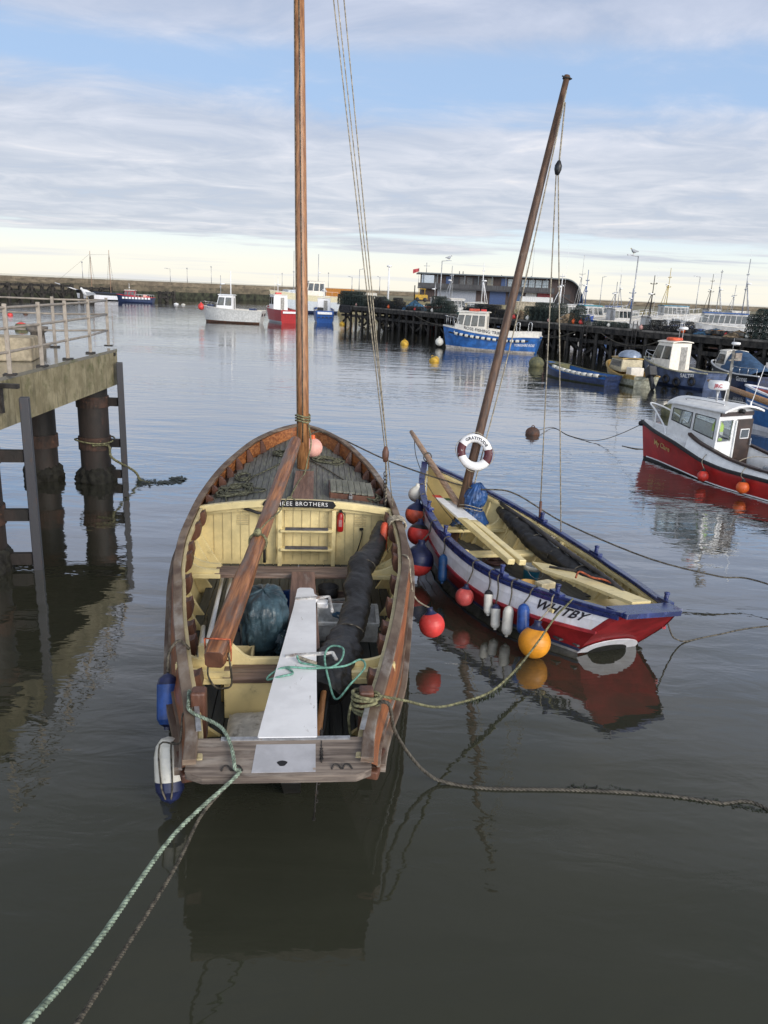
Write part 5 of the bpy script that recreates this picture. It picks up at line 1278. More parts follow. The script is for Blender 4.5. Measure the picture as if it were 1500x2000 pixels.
# ------------------------------------------------------------------ boats built from one kit
class Boat:
    def __init__(s, name, label, p, heading, L, B, zb, zs, zm=None, cat_='fishing boat', group=None, tr=.8, pitch=0.):
        s.L = L; s.B = B; k = B / 2; zm = zm if zm is not None else zs
        y = [0, .12 * L, .3 * L, .5 * L, .68 * L, .82 * L, .92 * L, .975 * L, L]
        sh = [zs, zs * .99, zm, zm + (zb - zm) * .16, zm + (zb - zm) * .42, zm + (zb - zm) * .70, zm + (zb - zm) * .88, zm + (zb - zm) * .97, zb]
        w_ = [tr * k, (tr * .5 + .5) * k, k, k, .93 * k, .72 * k, .44 * k, .19 * k, .03 * k]
        s.H = Hull(L, y, w_, sh, [q * (.95 if i < 5 else .90) for i, q in enumerate(w_)], [max(.12, q * .33) for q in sh], [q * f for q, f in zip(w_, (.86, .88, .9, .88, .80, .62, .42, .3, .2))], rk=.25, keel=-.4)
        s.fr = frm(p, heading, 0, pitch); s.t = thing(name, label, cat_, (0, L / 2, 0), s.fr, group)

    def hull(s, mt, band=None, boot=None, rail=None, deckm=None, dz=.25, n=26, railh=.07):
        H, L = s.H, s.L; m = MB(); H.skin(m, 0, 1.22, 0, L, n, 3, mi=1); H.skin(m, 1.22, 2, 0, L, n, 2); H.skin(m, 2, 3, 0, L, n, 1, mi=2)
        tr = [H.pt(0, v, -1) for v in np.linspace(3, .3, 8)] + [H.pt(0, v, 1) for v in np.linspace(.3, 3, 8)]
        m.add([p_ + V((0, .01, 0)) for p_ in tr], [tuple(range(16))]); s.h = m.build('hull', [mt, boot or navy, band or mt], s.t)
        m = MB(); H.band(m, 3, 0, L - .02, .10, railh, 0, n, up=.02); m.build('rubbing_rail', rail or white, s.t)
        m = MB(); m.grid([[V((x * (H.wr(y) - .05), y, H.zr(y) - dz)) for x in np.linspace(-1, 1, 7)] for y in H.ys(.02, L - .15, n)], 0, True); s.deck = m.build('deck', deckm or greyboard, s.t)
        m = MB(); H.skin(m, 2.0, 2.97, .03, L - .15, n, 1, out=-.06); m.build('bulwark', band or mt, s.t)
        return s

    def text(s, body, size, y, v, sg, mt, bold=.004, shear=0.):
        """lettering on the topsides; part of the hull surface"""
        H = s.H; dzv = H.zr(y) * .67
        m = MB(); m.text(body, size, lambda a, b: H.pt(y + (a if sg > 0 else -a), v + b / max(.2, (H.zr(y) - .02) * .55 if v < 2 else H.dz(y)), sg, .03), 0, bold=bold, shear=shear); m.build('lettering', mt, s.h); return s

    def house(s, y0, y1, w0, h, mt=None, roofm=None, wins=(3, 2), z0=None, slope=.25, over=.12, name='wheelhouse', roofh=.07, arch=.08, win_h=.34, doorm=None, aft=True):
        z0 = z0 if z0 is not None else s.H.zr((y0 + y1) / 2) - .25; mt = mt or white; k = w0 / 2; zt = z0 + h
        C8 = [V((-k, y0, z0)), V((k, y0, z0)), V((k * .92, y1, z0)), V((-k * .92, y1, z0)), V((-k * .94, y0, zt)), V((k * .94, y0, zt)), V((k * .86, y1 - slope * h, zt)), V((-k * .86, y1 - slope * h, zt))]
        m = MB(); m.add(C8, [(3, 2, 1, 0), (4, 5, 6, 7), (0, 1, 5, 4), (1, 2, 6, 5), (2, 3, 7, 6), (3, 0, 4, 7)]); wh = m.build(name, mt, s.t, bevel=.03)
        m = MB(); rows = []
        for y in (y0 - over, y1 - slope * h + over):
            kk = k * (.94 if y < y1 - slope * h else .86) + over * .7; rows.append([V((x * kk, y, zt + .01 + arch * (1 - x * x))) for x in np.linspace(-1, 1, 9)] + [V((x * kk, y, zt + .01 + roofh + arch * (1 - x * x))) for x in np.linspace(1, -1, 9)])
        m.grid(rows, 0, False, closed=True); b = len(m.v); m.add(rows[0], [tuple(range(18))[::-1]]); m.add(rows[1], [tuple(range(18))]); s.roof = m.build('roof', roofm or mt, wh, bevel=.012)

        def pane(a, b_, c, d, n, i, lo=.42, hi=.86, g=.12):
            # window i of n in the quad a b (bottom) c d (top)
            Q = lambda u, v_: (a.lerp(b_, u)).lerp(d.lerp(c, u), v_)
            u0, u1 = (i + g) / n, (i + 1 - g) / n; q = [Q(u0, lo), Q(u1, lo), Q(u1, hi), Q(u0, hi)]; nn = (q[1] - q[0]).cross(q[3] - q[0]).normalized()
            f = MB(); f.poly([x - nn * .01 for x in [Q(u0 - .03 / n, lo - .02), Q(u1 + .03 / n, lo - .02), Q(u1 + .03 / n, hi + .02), Q(u0 - .03 / n, hi + .02)]], .022, nn, 1); f.poly([x + nn * .013 for x in q], .006, nn); f.build('window', [glass, blackp], wh)
        for i in range(wins[0]):
            pane(C8[3], C8[0], C8[4], C8[7], wins[0], i); pane(C8[1], C8[2], C8[6], C8[5], wins[0], i)
        for i in range(wins[1]): pane(C8[2], C8[3], C8[7], C8[6], wins[1], i)
        if aft:
            m = MB(); m.box((k * .25, y0 - .008, z0 + h * .44), (min(.6, k * .7), .03, h * .84)); m.build('door', doorm or mat('cabin_door', (.30, .29, .27), .5), wh, bevel=.01)
        s.zt = zt; return s

    def mast(s, y, h, z0=None, arms=(), mt=None, r=.05, x=0., radar=False, legs=0, rake=0., antenna=(), name='mast'):
        z0 = z0 if z0 is not None else s.zt; mt = mt or white; m = MB(); top = V((x, y + rake, z0 + h)); m.tube([(x, y, z0 - .05), top], [r, r * .6], 8)
        for f, ww in arms: c = V((x, y + rake * f, z0 + h * f)); m.rod(c - V((ww / 2, 0, 0)), c + V((ww / 2, 0, 0)), r * .6, 6); m.box(c + V((ww / 2, 0, .07)), (.1, .1, .14)); m.box(c - V((ww / 2, 0, -.06)), (.09, .09, .12))
        for i in range(legs): m.rod(V((x + (-1 if i % 2 else 1) * .55, y - .75, z0)), V((x, y + rake * .62, z0 + h * .62)), r * .7, 6)
        mm = m.build(name, mt, s.t)
        if radar: q = MB(); q.lathe([(0, 0), (.26, .0), (.30, .06), (.26, .16), (0, .18)], 14, (x, y - .28, z0 + h * .55)); q.rod((x, y, z0 + h * .53), (x, y - .3, z0 + h * .55), .03, 6); q.build('radar', white, mm)
        for ax_, ah in antenna: q = MB(); q.tube([V((x + ax_, y, z0)), V((x + ax_ * 1.1, y - .05, z0 + ah))], [.018, .008], 5); q.build('aerial', white, mm)
        return s

    def rail(s, y0, y1, h=.55, mt=None, n=4, bow=False, v=3):
        for sg in (-1, 1):
            m = MB(); P_ = [s.H.pt(y, v, sg, -.06, h) for y in s.H.ys(y0, y1, n * 2)]; m.tube(P_ + ([V((0, s.L - .12, s.H.zr(s.L) + h))] if bow else []), .02, 6)
            for y in s.H.ys(y0, y1, n): m.rod(s.H.pt(y, v, sg, -.06, 0), s.H.pt(y, v, sg, -.06, h), .018, 6)
            m.build('guard_rail', mt or stain, s.t)
        return s

    def gear(s, items):
        """small deck gear: (kind part name, centre, size, material)"""
        for nm, c, d, mt in items: MB().box(c, d).build(nm, mt, s.t, bevel=min(.03, min(d) * .2))
        return s

    def tyre(s, y, sg, v=1.7, r=.22):
        p = s.H.pt(y, v, sg, .08); m = MB(); m.tube([p + V((0, cos(a) * r, sin(a) * r)) for a in np.linspace(0, 2 * pi, 17)[:-1]], r * .38, 7, closed=True); m.build('tyre_fender', black, s.t); return s


# the red launch with the white wheelhouse, close on the right
hc = V((-sin(radians(29)), cos(radians(29)), 0)); bc = at(1256, 822, 1.28); bc.z = 0
C_ = Boat('fishing_launch', 'red hulled launch with white wheelhouse and brown door leaving the frame', bc - hc * 8, hc, 8.0, 2.3, 1.28, .62, .58, group=None)
H = C_.H = Hull(8.0, [0, 1, 2.2, 3.4, 4.4, 5.2, 5.9, 7, 7.6, 8], [.95, 1.08, 1.15, 1.14, 1.08, .98, .86, .50, .23, .04], [.66, .60, .58, .58, .66, .84, 1.0, 1.13, 1.21, 1.28],
                [.93, 1.06, 1.13, 1.12, 1.03, .86, .68, .34, .14, .03], [.2] * 10, [.82, .95, 1.02, .98, .84, .62, .42, .12, .03, .01], rk=.1)
ct = C_.t
m = MB(); H.skin(m, 0, 1.10, 0, 8, 40, 3, mi=1); H.skin(m, 1.10, 3, 0, 8, 40, 5); trp = [H.pt(0, v, -1) for v in np.linspace(3, .3, 8)] + [H.pt(0, v, 1) for v in np.linspace(.3, 3, 8)]; m.add(trp, [tuple(range(16))])
hl = m.build('hull', [mat('launch_red_paint', (.42, .026, .024), .33, var=.10, scale=2, wear=(.24, .03, .03), wlim=(.6, .8), bump=.05), mat('dark_antifoul', (.02, .018, .018), .6)], ct)
m = MB(); H.band(m, 1.12, 0, 7.8, .012, .035, .01, 40); m.build('white_line', white, ct)
m = MB(); H.band(m, 3, 0, 7.98, .10, .10, .01, 44); m.build('rubber_fender_rail', black, ct, bevel=.02)
C_.h = hl
m = MB(); m.text('My Clare', .27, lambda a, b: H.pt(6.72 - a, 1.76 + b / .95, -1, .03), 0, bold=.004, shear=.3); m.build('lettering', gold, hl)
# white bulwark sweeping down from the side deck, with its brown capping
CT = spl([0, 1.5, 2.6, 3.5, 4.3, 4.9, 5.3], [.80, .76, .78, .86, 1.02, 1.16, 1.32])
for sg in (-1, 1):
    m = MB(); m.grid([[H.pt(y, 3, sg, -.02, .03), H.pt(y, 3, sg, -.10, CT(y) - H.zr(y)), H.pt(y, 3, sg, -.20, CT(y) - H.zr(y)), H.pt(y, 3, sg, -.16, -.2)] for y in H.ys(0, 5.3, 30)], 0, True, sg > 0); m.build('bulwark', whitegel, ct)
    m = MB(); rows = []
    for y in H.ys(0, 5.3, 30):
        a = H.pt(y, 3, sg, -.07, CT(y) - H.zr(y)); b = H.pt(y, 3, sg, -.22, CT(y) - H.zr(y)); rows.append([a, b, b + V((0, 0, .07)), a + V((0, 0, .07))])
    m.grid(rows, 0, False, closed=True); m.add(rows[-1], [(0, 1, 2, 3)]); m.build('bulwark_capping', darkbrown, ct)
m = MB(); m.grid([[V((x * (H.wr(y) - .03), y, H.zr(y) + .04 + .07 * (1 - x * x))) for x in np.linspace(-1, 1, 9)] for y in H.ys(4.6, 7.9, 20)]); m.build('foredeck', whitegel, ct)
m = MB(); m.grid([[V((x * (H.wr(y) - .1), y, .30)) for x in (-1, 1)] for y in H.ys(.1, 4.8, 10)]); m.build('deck', greyboard, ct)
# wheelhouse
ya, yf, k = 4.35, 6.3, .80; zr0, zr1 = .30, 2.17
C8 = [V((-k, ya, zr0)), V((k, ya, zr0)), V((k * .60, yf + .22, 1.06)), V((-k * .60, yf + .22, 1.06)), V((-k * .93, ya, zr1)), V((k * .93, ya, zr1)), V((k * .80, yf, zr1)), V((-k * .80, yf, zr1))]
wh = bpy.data.objects.new('wheelhouse', None)
m = MB()
Q = lambda a, b, c, d, u, v: C8[a].lerp(C8[b], u).lerp(C8[d].lerp(C8[c], u), v)


def wallq(a, b, c, d, opens):
    """a wall of the cabin with real window openings, thickness 3 cm; opens: (u0,v0,u1,v1)"""
    us = sorted({0, 1, *[o[0] for o in opens], *[o[2] for o in opens]}); vv = sorted({0, 1, *[o[1] for o in opens], *[o[3] for o in opens]})
    nrm = (C8[b] - C8[a]).cross(C8[d] - C8[a]).normalized()
    for i in range(len(us) - 1):
        for j in range(len(vv) - 1):
            uc, vc = (us[i] + us[i + 1]) / 2, (vv[j] + vv[j + 1]) / 2
            if any(o[0] < uc < o[2] and o[1] < vc < o[3] for o in opens): continue
            m.poly([Q(a, b, c, d, us[i], vv[j]), Q(a, b, c, d, us[i + 1], vv[j]), Q(a, b, c, d, us[i + 1], vv[j + 1]), Q(a, b, c, d, us[i], vv[j + 1])], -.03, nrm)
    return nrm


side = [(.06, .54, .47, .88), (.53, .54, .94, .88)]; front = [(.1, .35, .47, .9), (.53, .35, .9, .9)]; aftw = [(.05, .52, .42, .86)]
n1_ = wallq(3, 0, 4, 7, [(1 - o[2], o[1], 1 - o[0], o[3]) for o in side]); n2_ = wallq(1, 2, 6, 5, side); n3_ = wallq(2, 3, 7, 6, front); n4_ = wallq(0, 1, 5, 4, aftw)
wh = m.build('wheelhouse', whitegel, ct)
clearg = bpy.data.materials.new('clear_pane'); clearg.use_nodes = True; nt_ = clearg.node_tree; nt_.nodes.clear()
mx = N(nt_, 'ShaderNodeMixShader'); tb = N(nt_, 'ShaderNodeBsdfTransparent'); gb = N(nt_, 'ShaderNodeBsdfGlossy'); gb.inputs['Roughness'].default_value = .03; mx.inputs[0].default_value = .09; tb.inputs[0].default_value = (.93, .95, .94, 1)
nt_.links.new(tb.outputs[0], mx.inputs[1]); nt_.links.new(gb.outputs[0], mx.inputs[2]); ou = N(nt_, 'ShaderNodeOutputMaterial'); nt_.links.new(mx.outputs[0], ou.inputs[0])
for (a, b, c, d), ops, nn in (((3, 0, 4, 7), [(1 - o[2], o[1], 1 - o[0], o[3]) for o in side], n1_), ((1, 2, 6, 5), side, n2_), ((2, 3, 7, 6), front, n3_), ((0, 1, 5, 4), aftw, n4_)):
    for u0, v0, u1, v1 in ops:
        q = [Q(a, b, c, d, u0, v0), Q(a, b, c, d, u1, v0), Q(a, b, c, d, u1, v1), Q(a, b, c, d, u0, v1)]
        g = MB(); g.poly([x - nn * .012 for x in q], .004, nn); wn = g.build('window', clearg, wh)
        g = MB(); g.tube([x + nn * .004 for x in q], .018, 6, closed=True); g.build('window_frame', blackp if nn is not n4_ else greym, wn)
m = MB(); rows = []
for y, kk in ((ya - .28, k + .10), (ya + .5, k + .06), (yf - .3, k - .02), (yf + .05, k - .08), (yf + .16, k - .14)):
    dz_ = -.10 if y > yf + .1 else (-.03 if y > yf else 0); rows.append([V((x * kk, y, zr1 + dz_ + .17 * (1 - x * x))) for x in np.linspace(-1, 1, 13)] + [V((x * kk, y, zr1 + dz_ * .3 + .06 + .17 * (1 - x * x))) for x in np.linspace(1, -1, 13)])
m.grid(rows, 0, True, closed=True); m.add(rows[0], [tuple(range(26))[::-1]]); m.add(rows[-1], [tuple(range(26))]); m.build('roof', whitegel, wh)
m = MB(); m.poly([V((x * (k - .02), ya - .004, zr1 + .16 * (1 - x * x))) for x in np.linspace(-1, 1, 13)], .02, (0, 1, 0)); m.build('roof_gable', whitegel, wh)
m = MB(); m.box((0, ya - .025, zr1 - .07), (2 * k * .93, .05, .12)); m.build('header_beam', darkbrown, wh)
dr = MB().box((.40, ya - .045, 1.12), (.70, .05, 1.62)).build('door', mat('brown_door', (.040, .022, .016), .45, var=.2), wh, bevel=.01)
m = MB(); m.box((.40, ya - .078, 1.48), (.34, .012, .24)); m.build('door_window', glass, dr, bevel=.006); m = MB(); m.tube([(.40 + sx * .19, ya - .08, 1.48 + sz * .14) for sx, sz in ((-1, -1), (1, -1), (1, 1), (-1, 1))], .02, 6, closed=True); m.build('window_frame', white, dr)
m = MB(); m.box((.70, ya - .10, 1.22), (.03, .05, .22)); m.build('handle', greym, dr)
MB().box((.03, ya - .03, 1.1), (.06, .04, 1.6)).build('door_post', whitegel, wh)
m = MB(); m.lathe([(0, 0), (.07, 0), (.07, .12), (.0, .13)], 12, (.1, ya - .05, zr1 + .02), (0, -1, 0)); m.build('deck_light', blackp, wh)
for sg in (-1, 1):
    m = MB(); m.tube(cat([(sg * .52, ya + .15, zr1 + .13), (sg * .52, ya + .2, zr1 + .22), (sg * .50, yf - .5, zr1 + .22), (sg * .50, yf - .45, zr1 + .14)], 5), .014, 6); m.build('grab_rail', stain, wh)
# radar, mast and aerials on the roof
m = MB()
for sx in (-.10, .10): m.rod((.06 + sx, ya + .85 + sx, zr1 + .18), (.06 + sx * .5, ya + .85, zr1 + .58), .035, 8)
rd = m.build('radar_stand', greym, ct)
m = MB(); rc_ = V((.05, ya + .85, zr1 + .56)); m.lathe([(0, 0), (.24, 0), (.30, .04), (.31, .20), (.28, .26), (0, .28)], 26, rc_); m.text('JRC', .15, lambda a, b: rc_ + V((sin(a / .31 - .9) * .315, -cos(a / .31 - .9) * .315, .13 + b)), 1, bold=.004); m.build('radar_dome', [whitegel, lettred], rd)
m = MB(); m.bar((.35, ya + .7, zr1 + .1), (.62, ya + .95, zr1 + 1.75), .075, .075); m.bar((.40, ya + .9, zr1 + 1.45), (.85, ya + .9, zr1 + 1.5), .05, .04); ms = m.build('mast', mat('grey_weathered_mast', (.20, .19, .17), .7, var=.25), ct)
m = MB(); m.box((.86, ya + .95, zr1 + 1.55), (.30, .06, .24)); m.build('mast_board', oldwood, ms)
for x0, y0, x1, hh in ((.28, .75, .36, .95), (.92, .25, 1.28, 1.35)): m = MB(); m.tube([(x0, ya + y0, zr1 + .1), (x1, ya + y0, zr1 + hh)], [.016, .009], 6); m.lathe([(.03, 0), (.03, .16), (0, .18)], 8, (x0, ya + y0, zr1 + .08)); m.build('aerial', white, ms)
# pulpit rail, stores aft
m = MB(); g = lambda y, sg, u: H.pt(y, 3, sg, -.08, u)
m.tube(cat([g(6.4, -1, .04), g(6.55, -1, .3), g(7.2, -1, .62), V((0, 7.75, 1.95)), g(7.2, 1, .62), g(6.55, 1, .3), g(6.4, 1, .04)], 6), .026, 8)
for sg in (-1, 1): m.rod(g(7.15, sg, .05), g(7.15, sg, .62), .024, 8)
m.build('pulpit_rail', white, ct)
m = MB(); m.lathe([(.02, -.16), (.09, -.12), (.10, .1), (.03, .16)], 10, (0, 8.0, 1.2), (1, 0, 0)); m.build('bow_roller', black, ct)
MB().box((.1, 2.35, .62), (1.2, 1.0, .42)).build('engine_box', mat('grey_engine_box', (.27, .29, .31), .6), ct, bevel=.04)
m = MB(); m.tube(cat([H.pt(3.3, 3, -1, -.1, .30), V((-.3, 3.2, 1.02)), V((.5, 2.2, .95)), V((.9, 1.2, .9))], 6), .012, 6); coil(m, (.25, 2.0, .84), .28, 5, .022, 0, None, .8, 61); m.build('deck_line', ropew, ct)
person((-.30, ya + .36, .32), radians(200), 'person in a yellow hi-vis vest standing inside the white wheelhouse', C_.fr)
for y, mt, r, lb in ((4.2, mat('launch_red_ball', (.62, .045, .03), .42), .17, 'red ball fender on the red launch, forward one of two'), (2.75, orangeb, .18, 'orange ball fender on the red launch at the frame edge')):
    p = H.pt(y, 2.2, -1); q = H.pt(y + .2, 3, -1)
    ball((p.x - r - .03, y, .28), r, mt, 'fender', lb, 'fender', C_.fr, 'fenders of the red launch', (.1, .1, 1), black, [q + V((-.09, 0, 0)), q + V((0, 0, .18)), q + V((.12, 0, .24))], ropew)

# mooring buoy and the lines from the launch
def buoy(x, y, r, mt, label, capm=None, squash=.85, up=.15, tilt=(0, 0, 1), name='mooring_buoy'):
    p = at(x, y, 0); c = p + V((0, 0, r * up)); a = np.linspace(0, pi, 13); m = MB()
    m.lathe([(r * sin(q), -r * squash * cos(q)) for q in a], 18, c, tilt, mis=[1 if i > 8 else 0 for i in range(12)])
    m.tube([c + V(tilt).normalized() * r * squash * .98 + V((.07 * cos(q) * r * 3, 0, .07 * sin(q) * r * 3)) for q in np.linspace(0, 2 * pi, 11)], .02, 5)
    return m.build(name, [mt, capm or mt], label=label, cat='buoy', group='mooring buoys afloat')


rustb = mat('rusty_buoy', (.13, .055, .03), .7, col2=(.05, .035, .03), scale=4, wear=(.25, .12, .07))
yelb = mat('yellow_buoy', (.55, .33, .03), .55, var=.2, scale=3, wear=(.16, .11, .05))
mossb = mat('mossy_buoy', (.16, .15, .07), .75, col2=(.07, .075, .045), scale=3, wear=(.3, .28, .14))
bb1 = buoy(1040, 848, .29, rustb, 'round rusty brown mooring buoy in open water behind the leaning mast')
buoy(848, 706, .42, yelb, 'yellow mooring buoy tilted in the water, nearer of two', mossb, .85, .15, (-.5, .2, 1)); buoy(790, 673, .42, yelb, 'yellow mooring buoy near the far pier piles', None, .95, .2)
buoy(1047, 716, .60, mossb, 'big mossy buoy at the stern of the blue trip boat', None, .9, .4); buoy(1312, 812, .55, mossb, 'mossy brown drum buoy behind the red launch bow rail', None, .8, .35)
buoy(668, 634, .42, yelb, 'small yellow buoy right of the tall mast by the far boats'); buoy(20, 616, .34, redb, 'small red buoy, left of the pair beyond the jetty railing'); buoy(50, 614, .32, rustb, 'small brownish buoy, right of the pair beyond the jetty railing')
buoy(42, 643, .62, mossb, 'large dark buoy with a red float on top beyond the railing', redb, .8, .3); buoy(25, 664, .32, rustb, 'dark red buoy low behind the concrete block'); buoy(46, 668, .30, redb, 'red buoy with a dark underside beside the bollard', rustb)
buoy(344, 594, .55, white, 'white float lying off the timber dolphin', None, .4, .05); buoy(358, 595, .45, whitef, 'small pale float right of the timber dolphin', None, .4, .05)
cb_ = C_.fr @ V((0, 8.0, 1.18)); bt = bb1.matrix_world.translation
rope_thing('mooring_rope', [cb_, at(1215, 846, .55), at(1180, 858, .15), at(1150, 860, .03), at(1110, 850, .01), at(1080, 835, .02), bt + V((.15, 0, .35))], .013, roped, 'thin line from the red launch bow to the rusty buoy', 10, False)
rope_thing('mooring_rope', [C_.fr @ V((-.02, 7.3, .5)), at(1262, 877, .05), at(1240, 876, .01), at(1215, 871, .0)], .02, roped, 'short dark line entering the water ahead of the red launch', 8, False)

# ------------------------------------------------------------------ the blue trip boat against the pier
hatw = mat('cream_white_paint', (.74, .70, .62), .5, var=.06, wear=(.45, .38, .28), wlim=(.62, .78), bump=.03)
a_, b_ = at(1050, 693), at(866, 681); hd_ = (b_ - a_); Lb = hd_.length + .5; hd_.normalize(); nn = V((hd_.y, -hd_.x, 0))
Bt = Boat('trip_boat', 'blue trip boat with white wheelhouse and a row of white fenders', a_ + nn * 1.45, hd_, Lb, 2.9, 2.15, 1.55, 1.45, 'boat')
Bt.hull(blueh, None, mat('white_waterline', (.62, .56, .50), .5, wear=(.3, .15, .1)), hatw, hatw, railh=.12)
m = MB(); rows = []
for sg in (-1, 1): m.grid([[Bt.H.pt(y, 3, sg, 0, .04), Bt.H.pt(y, 3, sg, -.02, .46), Bt.H.pt(y, 3, sg, -.08, .46), Bt.H.pt(y, 3, sg, -.08, .04)] for y in Bt.H.ys(.1, Lb * .86, 24)], 0, False, sg > 0)
m.text('ROSE FISHING TRIPS', .40, lambda u, v: Bt.H.pt(Lb * .56 - u, 3, -1, .014, .25 + v), 1, bold=.004, space=1.05); m.build('upper_band', [hatw, lettb], Bt.t)
Bt.house(Lb * .55, Lb * .87, 1.9, 2.05, hatw, hatw, (4, 3), 1.45, .22, .16)
Bt.text('YORKSHIRE ROSE', .26, 1.25, 1.75, -1, lettw)
Bt.gear([('life_raft', (-.3, Lb * .68, Bt.zt + .26), (.6, .9, .22), mat('faded_red_raft', (.5, .09, .05), .5)), ('roof_box', (.4, Lb * .60, Bt.zt + .24), (.4, .5, .2), redb), ('stern_seat', (0, .9, 1.5), (1.8, .5, .4), hatw)])
for i in range(13):
    y = .13 * Lb + i * .056 * Lb * 1.02; p = Bt.H.pt(y, 2.25, -1, .10); q = Bt.H.pt(y + .36, 2.25, -1, .10); m = MB(); m.lathe([(0, 0), (.12, .02), (.14, .08), (.14, .30), (.12, .36), (0, .38)], 12, p, q - p, mis=[1, 0, 0, 0, 1]); m.build('fender', [whitef, black], Bt.t)
m = MB(); P_ = [Bt.H.pt(y, 2.25, -1, .05) for y in Bt.H.ys(.1 * Lb, .93 * Lb, 20)]; m.tube(P_, .07, 6); m.build('fender_rope', black, Bt.t)
Bt.rail(Lb * .82, Lb * .96, .95, stain, 3, True)
for y in (.8, 1.9):
    m = MB(); p = Bt.H.pt(y, 3, -1, -.1, .4); m.tube(cat([p, p + V((0, 0, .8)), p + V((0, .15, .95)), p + V((0, .3, .8)), p + V((0, .3, 0))], 4), .03, 6); m.build('boarding_rail', stain, Bt.t)
ball(Bt.fr @ V((-.2, Lb + .25, .55)), .40, whitef, 'fender', 'pale ball fender at the bow of the blue trip boat', 'fender', None, 'fenders hung along the boats')

# ------------------------------------------------------------------ small boats tied under the pier
a_, b_ = at(1178, 755), at(1046, 733); h_ = b_ - a_; L_ = h_.length; h_.normalize(); nn = V((h_.y, -h_.x, 0))
S1 = Boat('open_boat', 'weathered dark blue open boat with black and white striped gunwale', a_ + nn * .9, h_, L_, 1.9, 1.0, .62, .60, 'boat'); S1.hull(navy, blueh, mat('green_slime', (.05, .055, .03), .8), mossb, None, railh=.05)
for i in range(9):
    y = .5 + i * (L_ - 2) / 9; p = S1.H.pt(y, 3, -1, .05, -.02); q = S1.H.pt(y + .42, 3, -1, .05, -.02); m = MB(); m.lathe([(0, 0), (.12, .02), (.12, .38), (0, .4)], 8, p, q - p); m.build('gunwale_fender', whitef if i % 1 == 0 else black, S1.t)
m = MB(); m.tube([S1.H.pt(y, 3, -1, .05, -.02) for y in S1.H.ys(.3, L_ - 1, 16)], .06, 6); m.build('gunwale_rope', black, S1.t)
S1.gear([('thwart', (0, L_ * .35, .45), (1.6, .25, .05), mossb), ('thwart', (0, L_ * .6, .45), (1.5, .25, .05), mossb), ('cuddy', (0, L_ * .80, .75), (1.0, 1.1, .4), mossb)])
a_, b_ = at(1232, 757), at(1128, 728); h_ = b_ - a_; h_.normalize(); nn = V((h_.y, -h_.x, 0))
ylw = mat('faded_yellow_gelcoat', (.46, .30, .09), .5, var=.12, wear=(.3, .25, .1), wlim=(.55, .75))
S2 = Boat('cabin_boat', 'faded yellow cabin boat with black outboard on its stern', a_ + nn * 1.0, h_, 5.4, 2.1, 1.25, .70, .62, 'boat'); S2.hull(mat('pale_hull', (.36, .36, .28), .6, var=.2), ylw, mossb, ylw, ylw)
S2.house(2.2, 4.3, 1.5, .80, mat('cream_cabin', (.50, .44, .30), .5, var=.12, wear=(.25, .2, .12)), ylw, (1, 1), .75, .5, .05, 'cabin', arch=.05, aft=False)
m = MB(); m.lathe([(.75, 0), (.72, .16), (.55, .32), (.3, .42), (0, .45)], 16, (0, 2.7, 1.70)); m.build('bubble_canopy', mat('perspex_canopy', (.22, .27, .36), .15, var=.1, bump=0), S2.t)
MB().box((-.1, 1.5, .85), (.9, .7, .55)).build('white_locker', hatw, S2.t, bevel=.05)
m = MB(); m.box((0, -.40, 1.05), (.52, .62, .62), R=Matrix.Rotation(-.5, 3, 'X')); m.bar((0, -.35, .9), (0, -.95, .05), .22, .30); m.bar((0, -.75, .35), (0, -1.15, .2), .1, .25); m.build('outboard_engine', mat('outboard_black', (.02, .022, .028), .45, var=.3), S2.t, bevel=.09)
a_, b_ = at(1372, 764), at(1236, 742); h_ = b_ - a_; L_ = h_.length; h_.normalize(); nn = V((h_.y, -h_.x, 0))
S3 = Boat('cabin_boat', 'slate blue motor boat with tall white cabin and orange ring on its roof', a_ + nn * 1.15, h_, max(6.2, L_), 2.4, 1.55, 1.05, .98, 'boat'); L_ = S3.L; S3.hull(slateblue, None, navy, mat('mossy_cream_rail', (.42, .40, .28), .6, var=.2), hatw, .14)
S3.house(L_ * .50, L_ * .82, 1.9, 1.75, hatw, hatw, (2, 2), .95, .42, .08, 'cabin', win_h=.4)
S3.text('SALTEI', .34, 1.35, 2.35, -1, lettw, .012)
zt = S3.zt; m = MB(); m.tube([V((-.1 + .42 * cos(a), L_ * .60 + .42 * sin(a), zt + .24)) for a in np.linspace(0, 2 * pi, 25)[:-1]], .10, 8, closed=True); m.build('life_ring', mat('orange_ring', (.72, .12, .05), .5), S3.t)
S3.rail(L_ * .72, L_ * .93, .5, stain, 2, True); S3.mast(L_ * .56, 1.6, zt, ((.5, .4),), greym, .025, radar=True, antenna=((.3, 2.4),)); S3.tyre(.9, -1); S3.tyre(3.0, -1, 1.6); S3.tyre(2.1, -1, 1.5)
a_, b_ = at(1455, 768), at(1338, 742); h_ = b_ - a_; h_.normalize(); nn = V((h_.y, -h_.x, 0))
S4 = Boat('cuddy_boat', 'dark hulled boat under a draped blue canvas cover', a_ + nn * 1.9 + h_ * .3, h_, 6.6, 2.3, 1.45, 1.0, .95, 'boat'); S4.hull(navy, blackp, navy, whitegel, None, .16); S4.text('Gannet', .36, 1.5, 2.2, -1, lettw, .004, .3)
S4.house(4.0, 5.5, 1.7, 1.35, hatw, hatw, (1, 2), .85, .45, .02, 'cuddy', aft=False)
m = MB(); rows = []
for y, z, w_ in ((4.35, 2.26, .92), (3.9, 2.36, .98), (3.2, 2.32, 1.02), (2.4, 2.0, 1.05), (1.5, 1.55, 1.08), (.8, 1.25, 1.05)):
    rows.append([V((x * w_, y, .98 + (z - .98) * (1 - abs(x) ** 2.4) + .05 * nz((x * 2, y, 0), 1.5))) for x in np.linspace(-1, 1, 17)])
